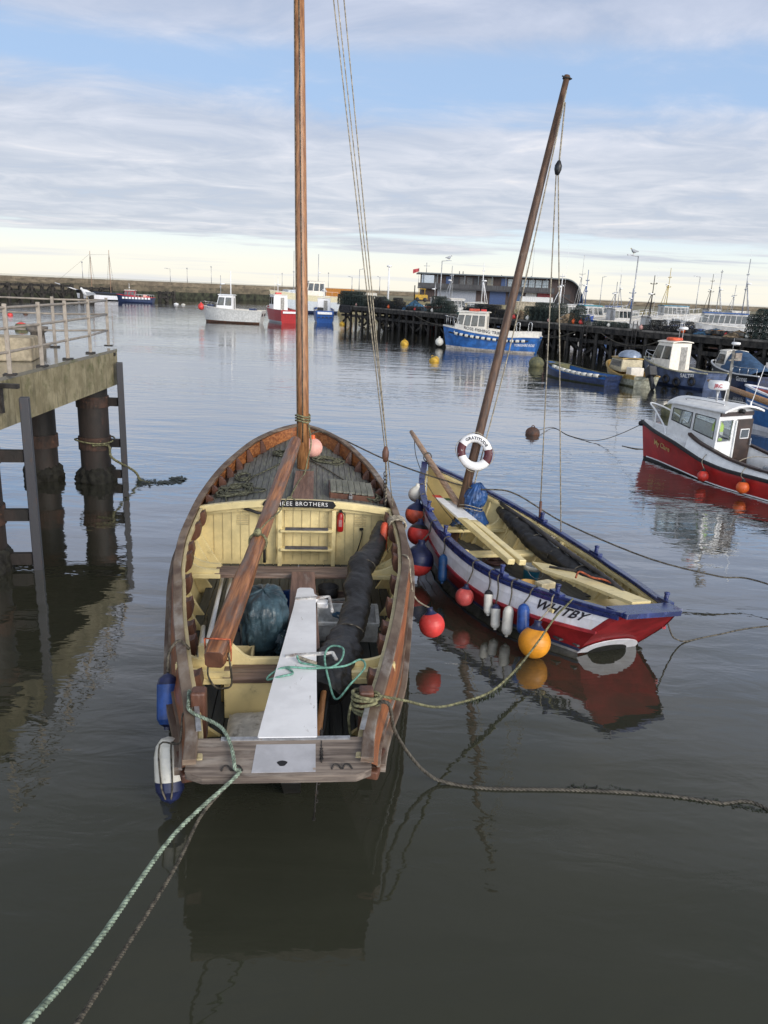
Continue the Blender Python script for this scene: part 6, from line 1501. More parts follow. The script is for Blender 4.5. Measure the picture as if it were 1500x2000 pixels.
m.grid(rows, 0, True); m.build('canvas_cover', mat('blue_canvas', (.035, .085, .17), .7, var=.2, scale=3, bump=.4, bscale=6, wear=(.08, .13, .2)), S4.t)
S4.rail(.3, 2.6, .45, stain, 3); S4.mast(4.6, .9, S4.zt, (), greym, .03, radar=True)
# blue and white coble at the right edge with a long spar
bw = at(1428, 836); h_ = V((-.62, .78, 0)).normalized()
S5 = Boat('beach_coble', 'blue and white coble at the right frame edge with red inside', bw - h_ * 7.2 + V((.8, .6, 0)), h_, 7.4, 2.2, 1.85, 1.05, 1.1, 'boat'); S5.hull(mat('coble_blue', (.022, .12, .33), .4, var=.12), mat('coble_blue', (.022, .12, .33), .4), hullwhite, hullwhite, None, .3)
m = MB(); S5.H.skin(m, 2.0, 2.93, .1, 7.1, 20, 1, out=-.075); m.build('red_lining', mat('dull_red_lining', (.24, .05, .03), .6, var=.15), S5.t)
m = MB(); S5.H.band(m, 2.0, 0, 7.2, .02, .07, .02, 24); m.build('white_line', hullwhite, S5.t)
m = MB(); p0, p1 = S5.fr.inverted() @ dep(1384, 743, 33.5), S5.fr.inverted() @ dep(1512, 790, 26.5); m.tube([p0, p0.lerp(p1, .5), p1], [.07, .10, .11], 10); m.build('spar', wood('yellow_brown_spar', (.25, .12, .05), (.46, .27, .13), 1, .5), frame=S5.fr, label='yellow brown spar lying over the blue and white coble bow', cat='spar')

# ------------------------------------------------------------------ far boats on the left of the pier end
def far(name, label, st, bw_, L, B, zb, zs, near=None, cat_='fishing boat', group='fishing boats moored in the harbour', tr=.85, hd__=None):
    a, b = at(*st), at(*bw_); h = (hd__ - V((0, 0, 0))).normalized() if hd__ is not None else (b - a).normalized(); return Boat(name, label, a, h, L, B, zb, zs, None, cat_, group, tr)


F1 = far('fishing_boat', 'white fishing boat with pale hull and a pink buoy at its bow', (516, 633), (440, 629.5), 8.5, 3.2, 2.1, 1.75); F1.hull(mat('pale_grey_hull', (.52, .52, .50), .5, var=.1), None, rustb, hatw, hatw); F1.house(4.2, 6.6, 2.0, 2.2, white, white, (2, 2), 1.4); F1.mast(4.6, 3.2, None, (), white, .09); F1.mast(6.0, 2.6, None, ((.4, .5),), greym, .05, radar=True); F1.rail(6.2, 8.8, .6, stain, 3, True)
F1.gear([('stern_box', (-.7, .12, 1.2), (.5, .1, .35), blackp), ('stern_box', (.9, .12, 1.2), (.5, .1, .35), blackp), ('fish_box', (.3, 1.6, 1.75), (1.2, .9, .5), navy), ('net_bin', (-.3, 7.3, 2.1), (1.0, .8, .5), navy)])
buoy(436, 607, .01, redb, 'x') if False else None
ball(F1.fr @ V((0, 8.75, 1.95)), .45, redb, 'buoy', 'red buoy at the bow of the white far boat', 'buoy')
F2 = far('fishing_boat', 'red fishing boat with white wheelhouse behind the tall mast', (568, 632), (552, 618), 10, 3.4, 2.2, 1.85, hd__=V((-.42, .9, 0))); F2.hull(mat('bright_red_hull', (.42, .025, .03), .4, var=.1), None, hullwhite, hatw, hatw); F2.house(5.0, 7.8, 2.2, 2.2, white, hatw, (2, 3), 1.6); F2.mast(6.4, 2.6, None, ((.6, .8),), white, .06, radar=True, antenna=((-.5, 3.2),)); F2.gear([('roof_box', (0, 6.2, F2.zt + .25), (.9, .5, .25), redb), ('name_panel', (0, -.04, 1.52), (2.4, .04, .28), hullwhite)])
F3 = far('fishing_boat', 'blue sterned fishing boat lying at the end of the pier', (634, 631), (628, 618), 10, 3.2, 2.2, 1.8, hd__=V((-.12, .99, 0))); F3.hull(mat('cobalt_hull', (.03, .11, .38), .4, var=.12), None, hullwhite, hatw, hatw); F3.house(4.6, 6.6, 2.1, 2.0, white, white, (2, 2), 1.5); F3.mast(5.4, 2.2, None, ((.5, .8),), white, .06, radar=True); F3.gear([('name_panel', (0, -.04, 1.45), (2.2, .04, .36), white)] + [('scupper', (x, -.05, .82), (.35, .03, .16), blackp) for x in (-.9, -.3, .3, .9)] + [('black_bin', (-.6, 2.6, 1.8), (.9, 1.4, .8), blackp)])
F4 = far('trawler', 'large white vessel with cream bow and two tall masts behind the small boats', (655, 612), (545, 610), 16, 5, 4.2, 3.4); F4.hull(mat('cover_grey_hull', (.48, .52, .55), .6, var=.08), mat('cream_bow', (.60, .55, .38), .5, var=.1), navy, hatw, hatw, .5); F4.house(4.0, 8.5, 3.6, 3.0, hatw, hatw, (3, 4), 3.2); F4.mast(10.4, 9.0, 2.9, ((.55, .5),), greym, .09); F4.mast(4.5, 8.2, 3.4, ((.30, 1.2),), greym, .09, radar=True); F4.rail(1, 9, .9, white, 5)
MB().box((0, 10.8, 3.9), (2.4, 3.4, 1.1)).build('grey_cover', mat('grey_tarp_cover', (.50, .54, .57), .6, bump=.4, bscale=3), F4.t, bevel=.3)
F5 = far('pleasure_boat', 'red and navy trip boat with white panels by the far wall', (302, 592.5), (243, 590), 8.5, 2.6, 1.7, 1.2, cat_='boat'); F5.hull(navy, navy, navy, redb, hatw); F5.house(4.3, 6.8, 1.8, 1.6, mat('boat_red', (.38, .03, .05), .5), hatw, (3, 2), 1.0); F5.rail(.4, 4.2, .6, white, 4); F5.gear([('side_panel', (-1.34, .9 + i * .72, 1.0), (.05, .5, .42), white) for i in range(9)] + [('life_raft', (.3, 2.2, 1.5), (.6, .7, .5), pinkb), ('seat', (-.3, 1.4, 1.3), (1.4, .5, .4), redb)]); F5.mast(5.6, 1.6, None, ((.4, .5),), white, .04)
F6 = far('sailing_ship', 'dark two masted sailing ship with long white bowsprit by the far wall', (245, 588), (190, 586), 11, 3.2, 2.2, 1.7, cat_='sailing ship'); F6.hull(hullwhite, blackp, blackp, navy, None); F6.mast(3.2, 9.8, 1.6, ((.62, .5), (.35, .5)), palewood, .10); F6.mast(7.4, 9.4, 1.6, ((.62, .5), (.35, .5)), palewood, .10)
m = MB(); m.rod((0, 10.6, 2.1), (0, 15.5, 3.6), .14, 8, r2=.07); m.build('bowsprit', hullwhite, F6.t)
m = MB()
for y, h0 in ((3.2, 10.6), (7.4, 10.4)):
    for sg in (-1, 1):
        for dy in (-.9, 0, .9): m.rod((0, y, h0), (sg * 1.4, y + dy, 1.8), .018, 4)
m.rod((0, 7.4, 10.4), (0, 15.3, 3.6), .018, 4); m.rod((0, 7.4, 10.2), (0, 3.2, 10.4), .016, 4); m.build('rigging', roped, F6.t)

# ------------------------------------------------------------------ boats berthed behind the pier on the right
def beh(label, x, yl, dist, ang, L, B, zb, zs, hullm, band, roof, hz, mh, arms, name='fishing_boat', wins=(4, 3), y0=.32, y1=.62, boot=None, legs=2, mm=None, ant=(), hm=None):
    p = dep(x, yl, dist); p.z = 0; h = V((sin(ang), cos(ang), 0)); b = Boat(name, label, p - h * L / 2, h, L, B, zb, zs, None, 'fishing boat', 'fishing boats moored in the harbour', .85)
    b.hull(hullm, band, boot or rustb, hatw, hatw); b.house(L * y0, L * y1, B * .55, hz, hm or dirtyw, roof, wins, zs - .3); b.mast(L * (y0 + .05), mh, None, arms, mm or greym, .07, legs=legs, radar=True, antenna=ant); b.rail(L * .64, L * .94, .8, white, 4, True); return b


R_ = radians
dirtyw = mat('weathered_cabin_white', (.52, .52, .51), .5, var=.15, scale=1.2, wear=(.22, .17, .13), wlim=(.56, .7), streak=(.34, .30, .26))
beh('turquoise hulled trawler with white top behind the pier creels', 1160, 598, 112, R_(78), 11, 3.8, 3.8, 2.6, teal, dirtyw, mat('turquoise_roof', (.05, .34, .42), .5), 1.9, 5.0, ((.7, .9), (.4, .6)), mm=mat('blue_mast', (.04, .10, .28), .5))
beh('blue hulled white topped trawler beside the turquoise one', 1216, 600, 106, R_(70), 10, 3.8, 3.4, 2.5, mat('mid_blue_hull', (.03, .10, .30), .4, var=.15), dirtyw, hatw, 1.8, 3.6, ((.6, .8),), ant=((.5, 5.5),))
beh('long white trawler with railed deck and yellow gantry mast', 1282, 604, 128, R_(82), 16, 4.4, 3.6, 2.9, dirtyw, dirtyw, mat('light_blue_roof', (.10, .32, .45), .5), 2.0, 6.0, ((.75, .9), (.5, 1.4)), y0=.55, y1=.85, wins=(6, 3), mm=mat('yellow_gantry', (.45, .32, .06), .5), legs=2)
beh('white trawler with low deck and slim tripod mast', 1345, 612, 118, R_(-80), 13, 4.2, 3.0, 2.3, dirtyw, dirtyw, hatw, 1.7, 6.5, ((.95, 1.3), (.6, .6)), y0=.15, y1=.35, legs=2)
beh('white trawler with dark blue hull foot and long window row', 1408, 622, 100, R_(-76), 12, 4.2, 3.2, 2.5, mat('deep_navy_hull', (.015, .025, .10), .4), dirtyw, mat('roof_blue', (.05, .13, .36), .5), 1.9, 6.8, ((.72, 1.6), (.45, 1.2)), y0=.25, y1=.72, wins=(8, 3), ant=((.3, 7.8),))
beh('pale trawler behind the tallest creel stack with a tee mast', 1478, 622, 104, R_(-75), 12, 4.2, 3.0, 2.4, dirtyw, dirtyw, hatw, 1.8, 6.5, ((1.0, 1.3), (.5, .9)), legs=2)
beh('grey trawler mast and cabin showing between the lamp posts', 1445, 618, 140, R_(80), 13, 4.2, 3.0, 2.6, slateblue, dirtyw, hatw, 1.8, 4.6, ((.6, 1.2),), legs=2)
beh('red fishing boat with white bulwark left of the leaning mast', 893, 590, 118, R_(60), 10, 3.6, 3.3, 2.7, redp, dirtyw, hatw, 1.9, 4.8, ((.7, .8), (.5, .5)), ant=((.4, 5.5),))
beh('blue grey boat with tall white lattice mast by the red one', 925, 592, 112, R_(-65), 9, 3.4, 3.0, 2.4, navy, slateblue, hatw, 1.8, 5.6, ((.8, .8), (.55, .4)), mm=white, legs=2)
beh('orange and red fishing boat behind the gull lamp post', 862, 578, 132, R_(75), 9, 3.4, 3.3, 2.9, mat('orange_red_hull', (.50, .09, .04), .5), None, hatw, 1.6, 2.6, ((.6, .6),), legs=0)
beh('blue and white boat with twin gantry masts beside the creel stack', 1108, 594, 104, R_(60), 10, 3.8, 3.2, 2.6, dirtyw, mat('gantry_blue', (.04, .09, .34), .4), dirtyw, 2.0, 4.0, ((.9, .9), (.6, .6)), mm=white, legs=2, ant=((.6, 8.0),))

beh('dark hulled trawler with cluttered gantry behind the black creel row', 1300, 612, 96, R_(65), 10, 3.6, 2.8, 2.1, navy, slateblue, dirtyw, 1.5, 5.0, ((.8, 1.0), (.55, .7), (.35, .9)), y0=.2, y1=.42, mm=iron, ant=((.5, 6.0),))
beh('small grey wheelhouse boat between the turquoise and blue trawlers', 1192, 596, 140, R_(-70), 10, 3.6, 3.2, 2.5, slateblue, dirtyw, mat('roof_blue', (.05, .13, .36), .5), 1.8, 5.6, ((.75, 1.4), (.5, .8)), ant=((-.5, 6.5),))
beh('far trawler with twin masts right of the curved roof end', 1146, 590, 150, R_(75), 12, 4, 3.2, 2.6, navy, dirtyw, dirtyw, 1.8, 9.0, ((.62, 2.2), (.4, 1.2)), mm=dirtyw)
beh('white crabber with blue gantry near the tall lamp post', 1244, 606, 118, R_(60), 9, 3.4, 3.0, 2.3, dirtyw, mat('mid_blue_hull', (.03, .10, .30), .4), dirtyw, 1.6, 3.4, ((.8, 1.2),), y0=.3, y1=.5, mm=mat('blue_mast', (.04, .10, .28), .5))
beh('far dark trawler left of the beige crabber masts', 1395, 606, 160, R_(70), 12, 4, 3.0, 2.6, navy, None, dirtyw, 1.8, 7.0, ((.8, 1.0), (.5, 1.6)), mm=iron, ant=((.6, 8.0),))

# ------------------------------------------------------------------ long building on the quay
BD = 168
q0, q1 = dep(822, 600, BD), dep(1132, 612, BD); q0.z = q1.z = 3.15
xb = (q1 - q0); LB = xb.length; xb.normalize(); yb = V((-xb.y, xb.x, 0))
FB = Matrix(((xb.x, yb.x, 0, q0.x), (xb.y, yb.y, 0, q0.y), (0, 0, 1, 3.15), (0, 0, 0, 1)))
bd = thing('market_building', 'long dark two storey quay building with curved roof end and balcony', 'building', (LB / 2, 5, 0), FB)
slate = mat('dark_cladding', (.028, .029, .034), .6, var=.2, scale=.6, stretch=(4, 1, .5)); brownc = mat('brown_cladding', (.060, .040, .036), .7, var=.2, scale=.8, stretch=(5, 1, .6)); roofm = mat('grey_roof_metal', (.13, .15, .16), .45, .3, var=.1, bump=0)
HB = 5.75; r_c = 3.9
prof = [(0, HB)] + [(LB - r_c + r_c * sin(a), HB - r_c * 1.05 + r_c * 1.05 * cos(a)) for a in np.linspace(0, pi / 2 * .98, 10)] + [(LB - .05, 0), (0, 0)]
m = MB(); m.poly([V((x, 1.3, z)) for x, z in prof][::-1], 11, (0, 1, 0)); m.build('wall', brownc, bd)
m = MB(); rows = []
for x, z in [(-1.0, HB)] + prof[:-1]: rows.append([V((x, -.5, z + .02)), V((x, -.5, z + .26)), V((x, 12.6, z + .26)), V((x, 12.6, z + .02))])
for r in rows[-3:]:
    for q_ in r: q_.x += .22
m.grid(rows, 0, False, closed=True); m.add(rows[0], [(0, 1, 2, 3)]); m.add(rows[-1], [(3, 2, 1, 0)]); m.build('roof', roofm, bd, bevel=.05)
MB().box((LB * .40, .55, 2.86), (LB * .80 + 1.8, 1.9, .30)).build('balcony_floor', slate, bd)
MB().box((LB * .40, -.38, 3.45), (LB * .80 + 1.8, .05, .85)).build('balcony_screen', mat('slatted_screen', (.05, .05, .054), .6, var=.3, scale=1.2, stretch=(9, 1, .4)), bd)
pal = [mat('bldg_blue_door', (.035, .07, .18), .5), mat('bldg_grey_panel', (.10, .10, .10), .6), brownc, mat('bldg_pale_glass', (.30, .36, .40), .15, bump=0), slate, mat('bldg_cream_panel', (.20, .19, .15), .6)]
seq = [5, 1, 2, 0, 4, 1, 1, 4, 1, 5, 2, 0, 3, 4, 3, 3, 3, 3]
for i, k_ in enumerate(seq):
    x = .7 + i * (LB * .80 - .7) / len(seq); ww = (LB * .80) / len(seq) * .82
    f = MB().box((x + ww / 2, 1.27, 4.42), (ww, .08, 2.0)).build('window', pal[k_], bd)
    if k_ in (3, 5): MB().box((x + ww / 2, 1.22, 4.42), (ww + .1, .06, .10)).build('window_bar', roofm, f)
for i in range(10): MB().box((.3 + i * LB * .085, -.30, 4.3), (.12, .12, 2.8)).build('column', roofm, bd)
for i, (x0, x1, mt) in enumerate(((3.2, 11.0, mat('white_sheeting', (.27, .29, .33), .6, var=.12)), (13.8, 17.0, pal[0]), (17.6, 20.5, mat('shutter_blue', (.05, .10, .20), .5)), (21.0, 23.2, mat('white_container', (.45, .45, .44), .5)), (23.4, 26.2, mat('red_shutter', (.26, .03, .035), .5)), (27.0, 30.0, slate))):
    MB().box(((x0 + x1) / 2 * LB / 32, 1.24, 1.35), ((x1 - x0) * LB / 32, .10, 2.7)).build('shop_front', mt, bd)
# corner turret with its own pale front
MB().box((1.2, .55, 4.35), (2.6, 1.4, 2.3)).build('corner_bay', mat('pale_blue_bay', (.40, .45, .50), .5, var=.06), bd)
m = MB(); m.rod((.8, .4, HB + .2), (.8, .4, HB + 2.3), .06, 6); m.rod((.2, .4, HB + 1.6), (1.5, .4, HB + 1.6), .04, 5); m.build('antenna', greym, bd)
for i, x in enumerate((8.2, 9.0, 17.5, 24, 28.6)): m = MB(); m.rod((x, 4, HB + .2), (x, 4, HB + (.9 if i < 2 else .5)), .10, 6); m.build('roof_vent', roofm, bd)
for x, hh in ((22.6, 4.5), (24.0, 6.5)): m = MB(); m.rod((x, 3, HB), (x, 3, HB + hh), .04, 5, r2=.02); m.build('antenna', greym, bd)
m = MB(); m.bar((LB + .2, -1.0, 0), (LB - 5.5, -1.0, 2.9), 1.0, .25)
m.build('outside_stair', brownc, bd)
f = thing('flag', 'small red flag flying at the left end of the dark building', 'flag', (-.8, -.2, HB - 1), FB)
m = MB(); m.rod((-.8, -.2, HB - 2.5), (-.8, -.2, HB + 1.1), .04, 6); m.build('flag_pole', greym, f)
m = MB(); m.grid([[V((-.8 - .26 * i, -.2 + .12 * sin(i * 1.7), HB + 1.05 - .06 * i)), V((-.8 - .26 * i, -.2 + .12 * sin(i * 1.7 + .5), HB + .40 - .10 * i))] for i in range(6)]); m.build('cloth', mat('flag_red', (.42, .05, .06), .7), f)

# ------------------------------------------------------------------ quay clutter: containers, boxes, nets, vehicles
def container(x, y, dist, d, mt, label, name='container', z=3.2, cat_='container', group=None):
    p = dep(x, y, dist); m = MB(); m.box((p.x, p.y, z + d[2] / 2), d)
    for i in range(int(d[0] / .4)): m.box((p.x - d[0] / 2 + .2 + i * .4, p.y - d[1] / 2 - .02, z + d[2] / 2), (.12, .06, d[2] * .9))
    m.box((p.x, p.y - d[1] / 2 - .03, z + d[2] - .06), (d[0], .08, .12)); return m.build(name, mt, label=label, cat=cat_, group=group, bevel=.02)


orc = mat('orange_container', (.50, .20, .03), .6, var=.12)
container(664, 575, 182, (6.5, 2.4, 1.9), orc, 'orange container on the quay beyond the far pier end', z=3.1); container(722, 580, 172, (3.2, 2, 1.2), hatw, 'small white bin on the quay between the halyards')
container(1046, 596, 150, (6.0, 2.4, 1.9), mat('stacked_fish_boxes', (.66, .66, .64), .6, var=.05), 'white stack of fish boxes right of the leaning mast', 'fish_box_stack', cat_='fish boxes')
container(1032, 606, 118, (4.2, 1.8, 1.2), mat('pale_timber_stack', (.42, .36, .26), .7, var=.2), 'pale timber stack on the quay behind the square creel stack', 'timber_stack', cat_='timber')
b = thing('forklift', 'yellow forklift truck beside the left end of the dark building', 'forklift', dep(822, 590, 160) * 1, None); bp = dep(822, 590, 160); bp.z = 3.15; b.location = bp; OFF[b.name] = bp
yv = mat('vehicle_yellow', (.50, .30, .03), .5)
m = MB(); m.box(bp + V((0, 0, .9)), (2.6, 1.4, 1.0)); m.build('body', yv, b, bevel=.1); m = MB()
for sx in (-.5, .7):
    for sy in (-.55, .55): m.rod(bp + V((sx, sy, 1.3)), bp + V((sx, sy, 2.5)), .06, 5)
m.box(bp + V((.1, 0, 2.55)), (1.6, 1.3, .1)); m.build('cab_frame', yv, b); m = MB(); m.rod(bp + V((-1.4, -.3, .2)), bp + V((-1.4, -.3, 3.2)), .1, 6); m.rod(bp + V((-1.4, .3, .2)), bp + V((-1.4, .3, 3.2)), .1, 6); m.build('lift_mast', iron, b)
for sx in (-.8, .8): m = MB(); m.lathe([(0, -.15), (.4, -.15), (.45, -.1), (.45, .1), (.4, .15), (0, .15)], 14, bp + V((sx, -.6, .42)), (0, 1, 0)); m.build('wheel', black, b)


def heap(c, rx, ry, h, mt, label, name='net_heap', seed=1., cat_='fishing net', n=22):
    m = MB(); c = V(c); rows = []
    for i in range(9):
        u = i / 8; rows.append([c + V((rx * (1 - u ** 1.6) * cos(a) * (1 + .3 * nz((cos(a), sin(a), u), 2, seed)), ry * (1 - u ** 1.6) * sin(a) * (1 + .3 * nz((cos(a), sin(a), u), 2, seed)), h * u * (1 + .3 * nz((cos(a) * 2, sin(a) * 2, u), 2, seed + 3)))) for a in np.linspace(0, 2 * pi, n + 1)[:-1]])
    m.grid(rows, 0, True, closed=True); return m.build(name, mt, label=label, cat=cat_, group='net heaps on the pier')


netm = mat('tan_netting', (.24, .17, .10), .9, var=.4, scale=4, bump=1., bscale=12); netg = mat('green_netting', (.05, .09, .075), .9, var=.4, scale=4, bump=1., bscale=12); netb = mat('blue_netting', (.03, .09, .16), .9, var=.4, scale=4, bump=1., bscale=12)
tt = lambda x: pier_t(x)
heap(PP(tt(1094), 1.6, PZ), 1.5, .9, 1.0, netm, 'tan fishing net heap between two creel stacks', seed=2); heap(PP(tt(1428), .9, PZ), 1.2, .8, .55, netm, 'low brown net heap at the foot of the tall near creel stack', seed=4)
heap(PP(tt(795), 1.8, PZ), 1.6, 1.2, 1.2, netb, 'blue net heap among the middle creels of the far pier', seed=6); heap(PP(tt(728), 2.4, PZ), 2.0, 1.4, 1.4, netg, 'green net heap behind the far pier creels', seed=8); heap(PP(tt(905), 1.4, PZ), 1.6, 1.1, .9, netg, 'dark green net heap above the blue trip boat bow', seed=9); heap(PP(tt(1000), 1.4, PZ), 1.2, 1.0, .8, netm, 'brownish net heap under the leaning mast on the pier', seed=12); heap(PP(tt(1372), 1.6, PZ), 1.8, .8, .5, netb, 'low blue grey net heap in the middle of the near pier', seed=14)
m = MB(); p = PP(tt(1372), .5, PZ + .05); p2 = PP(tt(1446), .5, PZ + .05); m.bar(p + V((0, 0, .22)), p2 + V((0, 0, .22)), .25, .25); m.build('timber_baulk', decktim, label='long pale timber baulk lying along the pier edge', cat='timber')
for i in range(6):
    p = PP(PL1 - .6 - i * .55, -.22, PZ - .55); m = MB(); m.tube([p + pu * (cos(a) * .46) + V((0, 0, sin(a) * .46)) for a in np.linspace(0, 2 * pi, 17)[:-1]], .16, 8, closed=True); m.build('tyre', black, label='black tyre hung as a fender at the far pier end', cat='tyre', group='tyres at the far pier end')
for x, yb_ in ((1237, 662), (1282, 668)):
    pass

cols = [('pink float', pinkb), ('orange float', orangeb), ('red float', redb), ('white float', whitef)]
rnd = random.Random(21)
for i, x in enumerate((700, 762, 812, 846, 905, 948, 1004, 1030, 1072, 1118, 1132, 1186, 1250, 1330, 1412, 1452)):
    nm, mt = cols[i % 4]; r = rnd.uniform(.16, .24); p = PP(tt(x), rnd.uniform(.25, .45), PZ + r)
    near = ('tallest far stack', 'middle far heap', 'middle far heap end', 'gull lamp stack', 'blue net heap edge', 'dark stack behind the trip boat', 'brown net under the mast', 'square stack left end', 'square stack right end', 'narrow stack', 'narrow stack right side', 'low heap by the lamp', 'lamp post foot', 'black row right end', 'low brown net', 'tall near stack')[i]
    m = MB(); a = np.linspace(0, pi, 9); m.lathe([(r * sin(q), -r * cos(q)) for q in a], 12, p); m.lathe([(r * .3, r * .9), (r * .25, r * 1.3), (0, r * 1.3)], 8, p)
    m.build('pot_float', mt, label=nm + ' lying on the pier edge at the ' + near, cat='float', group='floats along the pier edge')
for i, (x, mt, lb) in enumerate(((780, crateb, 'blue fish box on the far pier between creel heaps'), (1088, mat('grey_fish_box', (.25, .26, .27), .6), 'grey fish box on the pier by the tan net heap'), (1222, mat('grey_fish_box', (.25, .26, .27), .6), 'grey fish box at the foot of the tall lamp post'), (1350, crateb, 'blue fish box right of the black creel row'), (1385, orc, 'orange fish box on the near pier boards'))):
    p = PP(tt(x), 1.0, PZ); m = MB(); m.box(p + V((0, 0, .2)), (.8, .5, .40), rnd.uniform(0, 1)); m.box(p + V((0, 0, .41)), (.86, .56, .05), rnd.uniform(0, 1)); m.build('fish_box', mt, label=lb, cat='fish box', group='fish boxes on the pier', bevel=.02)
# slack lines and ladders on the pier face
for x0, x1, sag, lb in ((1010, 1130, .9, 'slack rope looping along the middle pier face'), (1180, 1300, .8, 'slack rope looping behind the cabin boats'), (820, 930, .8, 'slack rope looping above the trip boat bow')):
    a, b = PP(tt(x0), -.12, PZ - .6), PP(tt(x1), -.12, PZ - .7); rope_thing('pier_rope', [a, a.lerp(b, .25) - V((0, 0, sag * .75)), a.lerp(b, .5) - V((0, 0, sag)), a.lerp(b, .75) - V((0, 0, sag * .75)), b], .04, roped, lb, 6, False, group='ropes hung on the pier')
for x, lb in ((930, 'iron ladder on the pier face behind the trip boat'), (1150, 'iron ladder on the pier face above the striped open boat'), (1245, 'iron ladder on the pier face above the yellow cabin boat')):
    c = PP(tt(x), -.2, 0); t = thing('pier_ladder', lb, 'ladder', c, None, 'ladders on the pier')
    for sg in (-.22, .22): m = MB(); m.rod(c + pu * sg + V((0, 0, .1)), c + pu * sg + V((0, 0, PZ + .7)), .04, 6); m.build('stile', iron, t)
    m = MB()
    for i in range(9): m.rod(c - pu * .22 + V((0, 0, .3 + i * .3)), c + pu * .22 + V((0, 0, .3 + i * .3)), .025, 5)
    m.build('rungs', iron, t)

# ------------------------------------------------------------------ lamp posts and beacons
def lamp(x, yt, yb_, dist, label, arm=1.2, r=.07, side=1, zb=None, name='street_lamp', mt=None, xt=None):
    p = dep(x, yb_, dist); zt_ = dep(xt or x, yt, dist).z; z0 = zb if zb is not None else p.z; t = thing(name, label, 'street lamp', (p.x, p.y, z0), None, 'lamp posts round the harbour')
    m = MB(); m.tube([(p.x, p.y, z0), (p.x, p.y, zt_)], [r, r * .65], 8); m.build('pole', mt or greym, t)
    m = MB()
    if arm: m.rod((p.x, p.y, zt_ - .05), (p.x + side * arm, p.y, zt_ + .08), r * .5, 6); m.box((p.x + side * arm * .8, p.y, zt_ + .08), (arm * .6, .22, .12))
    else: m.lathe([(r * .7, 0), (r * 2.2, .05), (r * 2.4, .3), (0, .42)], 10, (p.x, p.y, zt_ - .1))
    m.build('lamp_head', mt or greym, t); return V((p.x + side * arm * .8, p.y, zt_ + .14))


for x, yt_, yb_, d_, arm, sd_, lb in ((162, 513, 546, 205, 0, 1, 'slim lamp post on the harbour wall above the white gull'), (333, 525, 553, 240, 1.6, -1, 'arm lamp post on the harbour wall right of the ship masts'), (366, 525, 554, 244, 0, 1, 'plain lamp post on the wall beside the arm lamp'),
                                    (413, 522, 557, 250, 0, 1, 'lone lamp post on the bare middle stretch of harbour wall'), (551, 535, 562, 270, 0, 1, 'short lamp post on the wall left of the tall mast'), (641, 534, 566, 280, 0, 1, 'lamp post on the wall right of the tall mast'),
                                    (687, 541, 572, 172, .9, -1, 'low arm lamp left of the halyards'), (701, 526, 574, 165, 1.0, 1, 'taller arm lamp just left of the halyards'), (741, 541, 574, 170, .6, -1, 'short arm lamp right of the halyards')):
    lamp(x, yt_, yb_, d_, lb, arm, .09, sd_)
lamp(758, 521, 578, 160, 'white column beacon with lantern top on the quay', 0, .22, 1, 3.1, 'beacon', white)
PG = []
PG.append(lamp(858, 510, 604, 122, 'tall lamp post with a gull at the left of the dark building', 1.3, .09, 1, 3.1)); lp2 = lamp(1231, 502, 628, 78, 'tall lamp post topped by a gull on the pier', 1.0, .085, -1, 2.8, xt=1247); PG.append(lp2)
lamp(1358, 541, 606, 150, 'arm lamp post behind the long white trawler', 1.1, .09, -1, 3.1, xt=1363); lamp(1171, 541, 596, 150, 'lamp post rising between the masts right of the dark building', .7, .08, 1, 3.1)
gull(PG[0], radians(20), 2.0, 'grey gull perched on the lamp left of the dark building', 1); gull(PG[1] + V((.3, 0, -.02)), radians(200), 1.7, 'grey backed gull perched on the tall pier lamp', 1)

# dolphins in front of the far wall
def dolphin(x0, x1, ybase, h, n, label, diag=True):
    a, b = at(x0, ybase), at(x1, ybase); t = thing('timber_dolphin', label, 'dolphin', (a + b) / 2); d = b - a
    for i in range(n): p = a.lerp(b, i / (n - 1)); m = MB(); m.lathe([(.45, -1), (.42, h)], 8, p); m.build('pile', timber, t)
    for z in (h - .4, h * .45): m = MB(); m.bar(a + V((0, -.5, z)), b + V((0, -.5, z)), .4, .5); m.build('beam', timber, t)
    for i in range(0, n - 1): p, q = a.lerp(b, i / (n - 1)), a.lerp(b, (i + 1) / (n - 1)); m = MB(); m.bar(p + V((0, -.4, h - .4 if i % 2 == 0 else .2)), q + V((0, -.4, .2 if i % 2 == 0 else h - .4)), .3, .4); m.build('brace', timber, t)


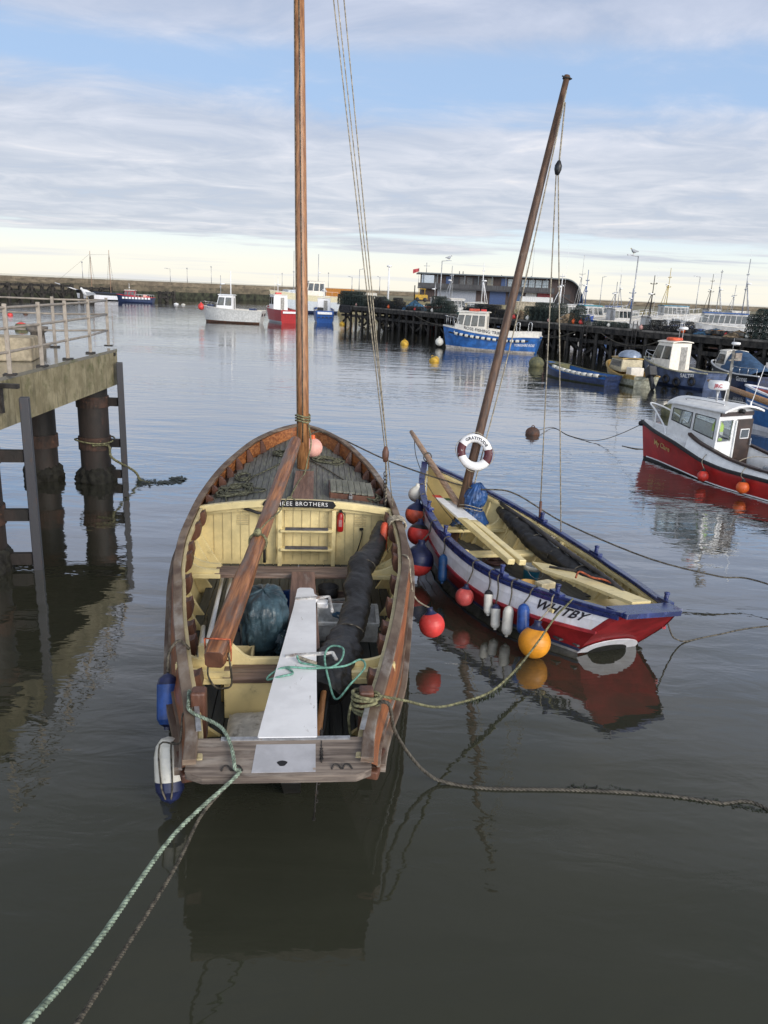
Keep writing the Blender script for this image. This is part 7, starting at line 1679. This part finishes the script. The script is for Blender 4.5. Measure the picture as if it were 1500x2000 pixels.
dolphin(-30, 142, 584, 3.4, 9, 'long dark timber landing stage against the left harbour wall'); dolphin(312, 340, 590, 2.6, 3, 'short dark timber dolphin standing off the harbour wall'); dolphin(160, 218, 586, 3.0, 4, 'timber staging behind the dark sailing ship')

# floating weed and the rope off the jetty pile
pc = pm[0]
rope_thing('mooring_rope', [pc + V((.1, -.46, 1.05)), pc + V((.45, -.25, 1.02)), pc + V((.62, -.5, .75)), at(262, 920, .25), at(275, 938, .03), at(292, 944, .0)], .035, ropeo, 'frayed olive rope hanging from the jetty pile into the water', 8)
m = MB(); m.tube([pc + V((cos(a) * .50, sin(a) * .50, 1.12 + .03 * sin(a * 2))) for a in np.linspace(0, 2 * pi, 28)], .022, 6, closed=True); m.build('rope_turns', ropeo, label='olive rope turn round the outer jetty pile', cat='rope')
m = MB(); rnd = random.Random(5)
for i in range(420):
    k_ = rnd.random(); x = 270 + 85 * k_ ** 1.5 if i < 300 else rnd.uniform(330, 362); y = (942 + rnd.gauss(0, 2.2) * (1.3 - k_) * 1.6) if i < 300 else rnd.gauss(935, 2)
    p = at(x, y, .008 + rnd.random() * .03 * (1 - k_)); a = rnd.uniform(0, pi); L_ = rnd.uniform(.03, .12); d = V((cos(a), sin(a), 0)) * L_; e = V((-sin(a), cos(a), 0)) * L_ * .3; u = V((0, 0, .004))
    m.add([p - d, p + e + u, p + d, p - e], [(0, 1, 2, 3)])
m.build('seaweed', weed, kind='stuff', label='dark floating seaweed at the rope end beside the jetty', cat='seaweed')
m = MB()
for i in range(260):
    x = 1110 + 390 * (i / 260); y = 1541 + (x - 1110) ** 1.5 * .0058 + rnd.gauss(0, 3.0); p = at(x, y - 3, .008); a = rnd.uniform(0, pi); L_ = rnd.uniform(.008, .03); d = V((cos(a), sin(a), 0)) * L_; e = V((-sin(a), cos(a), 0)) * L_ * .4
    m.add([p - d, p + e, p + d, p - e], [(0, 1, 2, 3)])
m.build('floating_scum', weed, kind='stuff', label='small dark weed flecks along the floating brown rope', cat='seaweed')
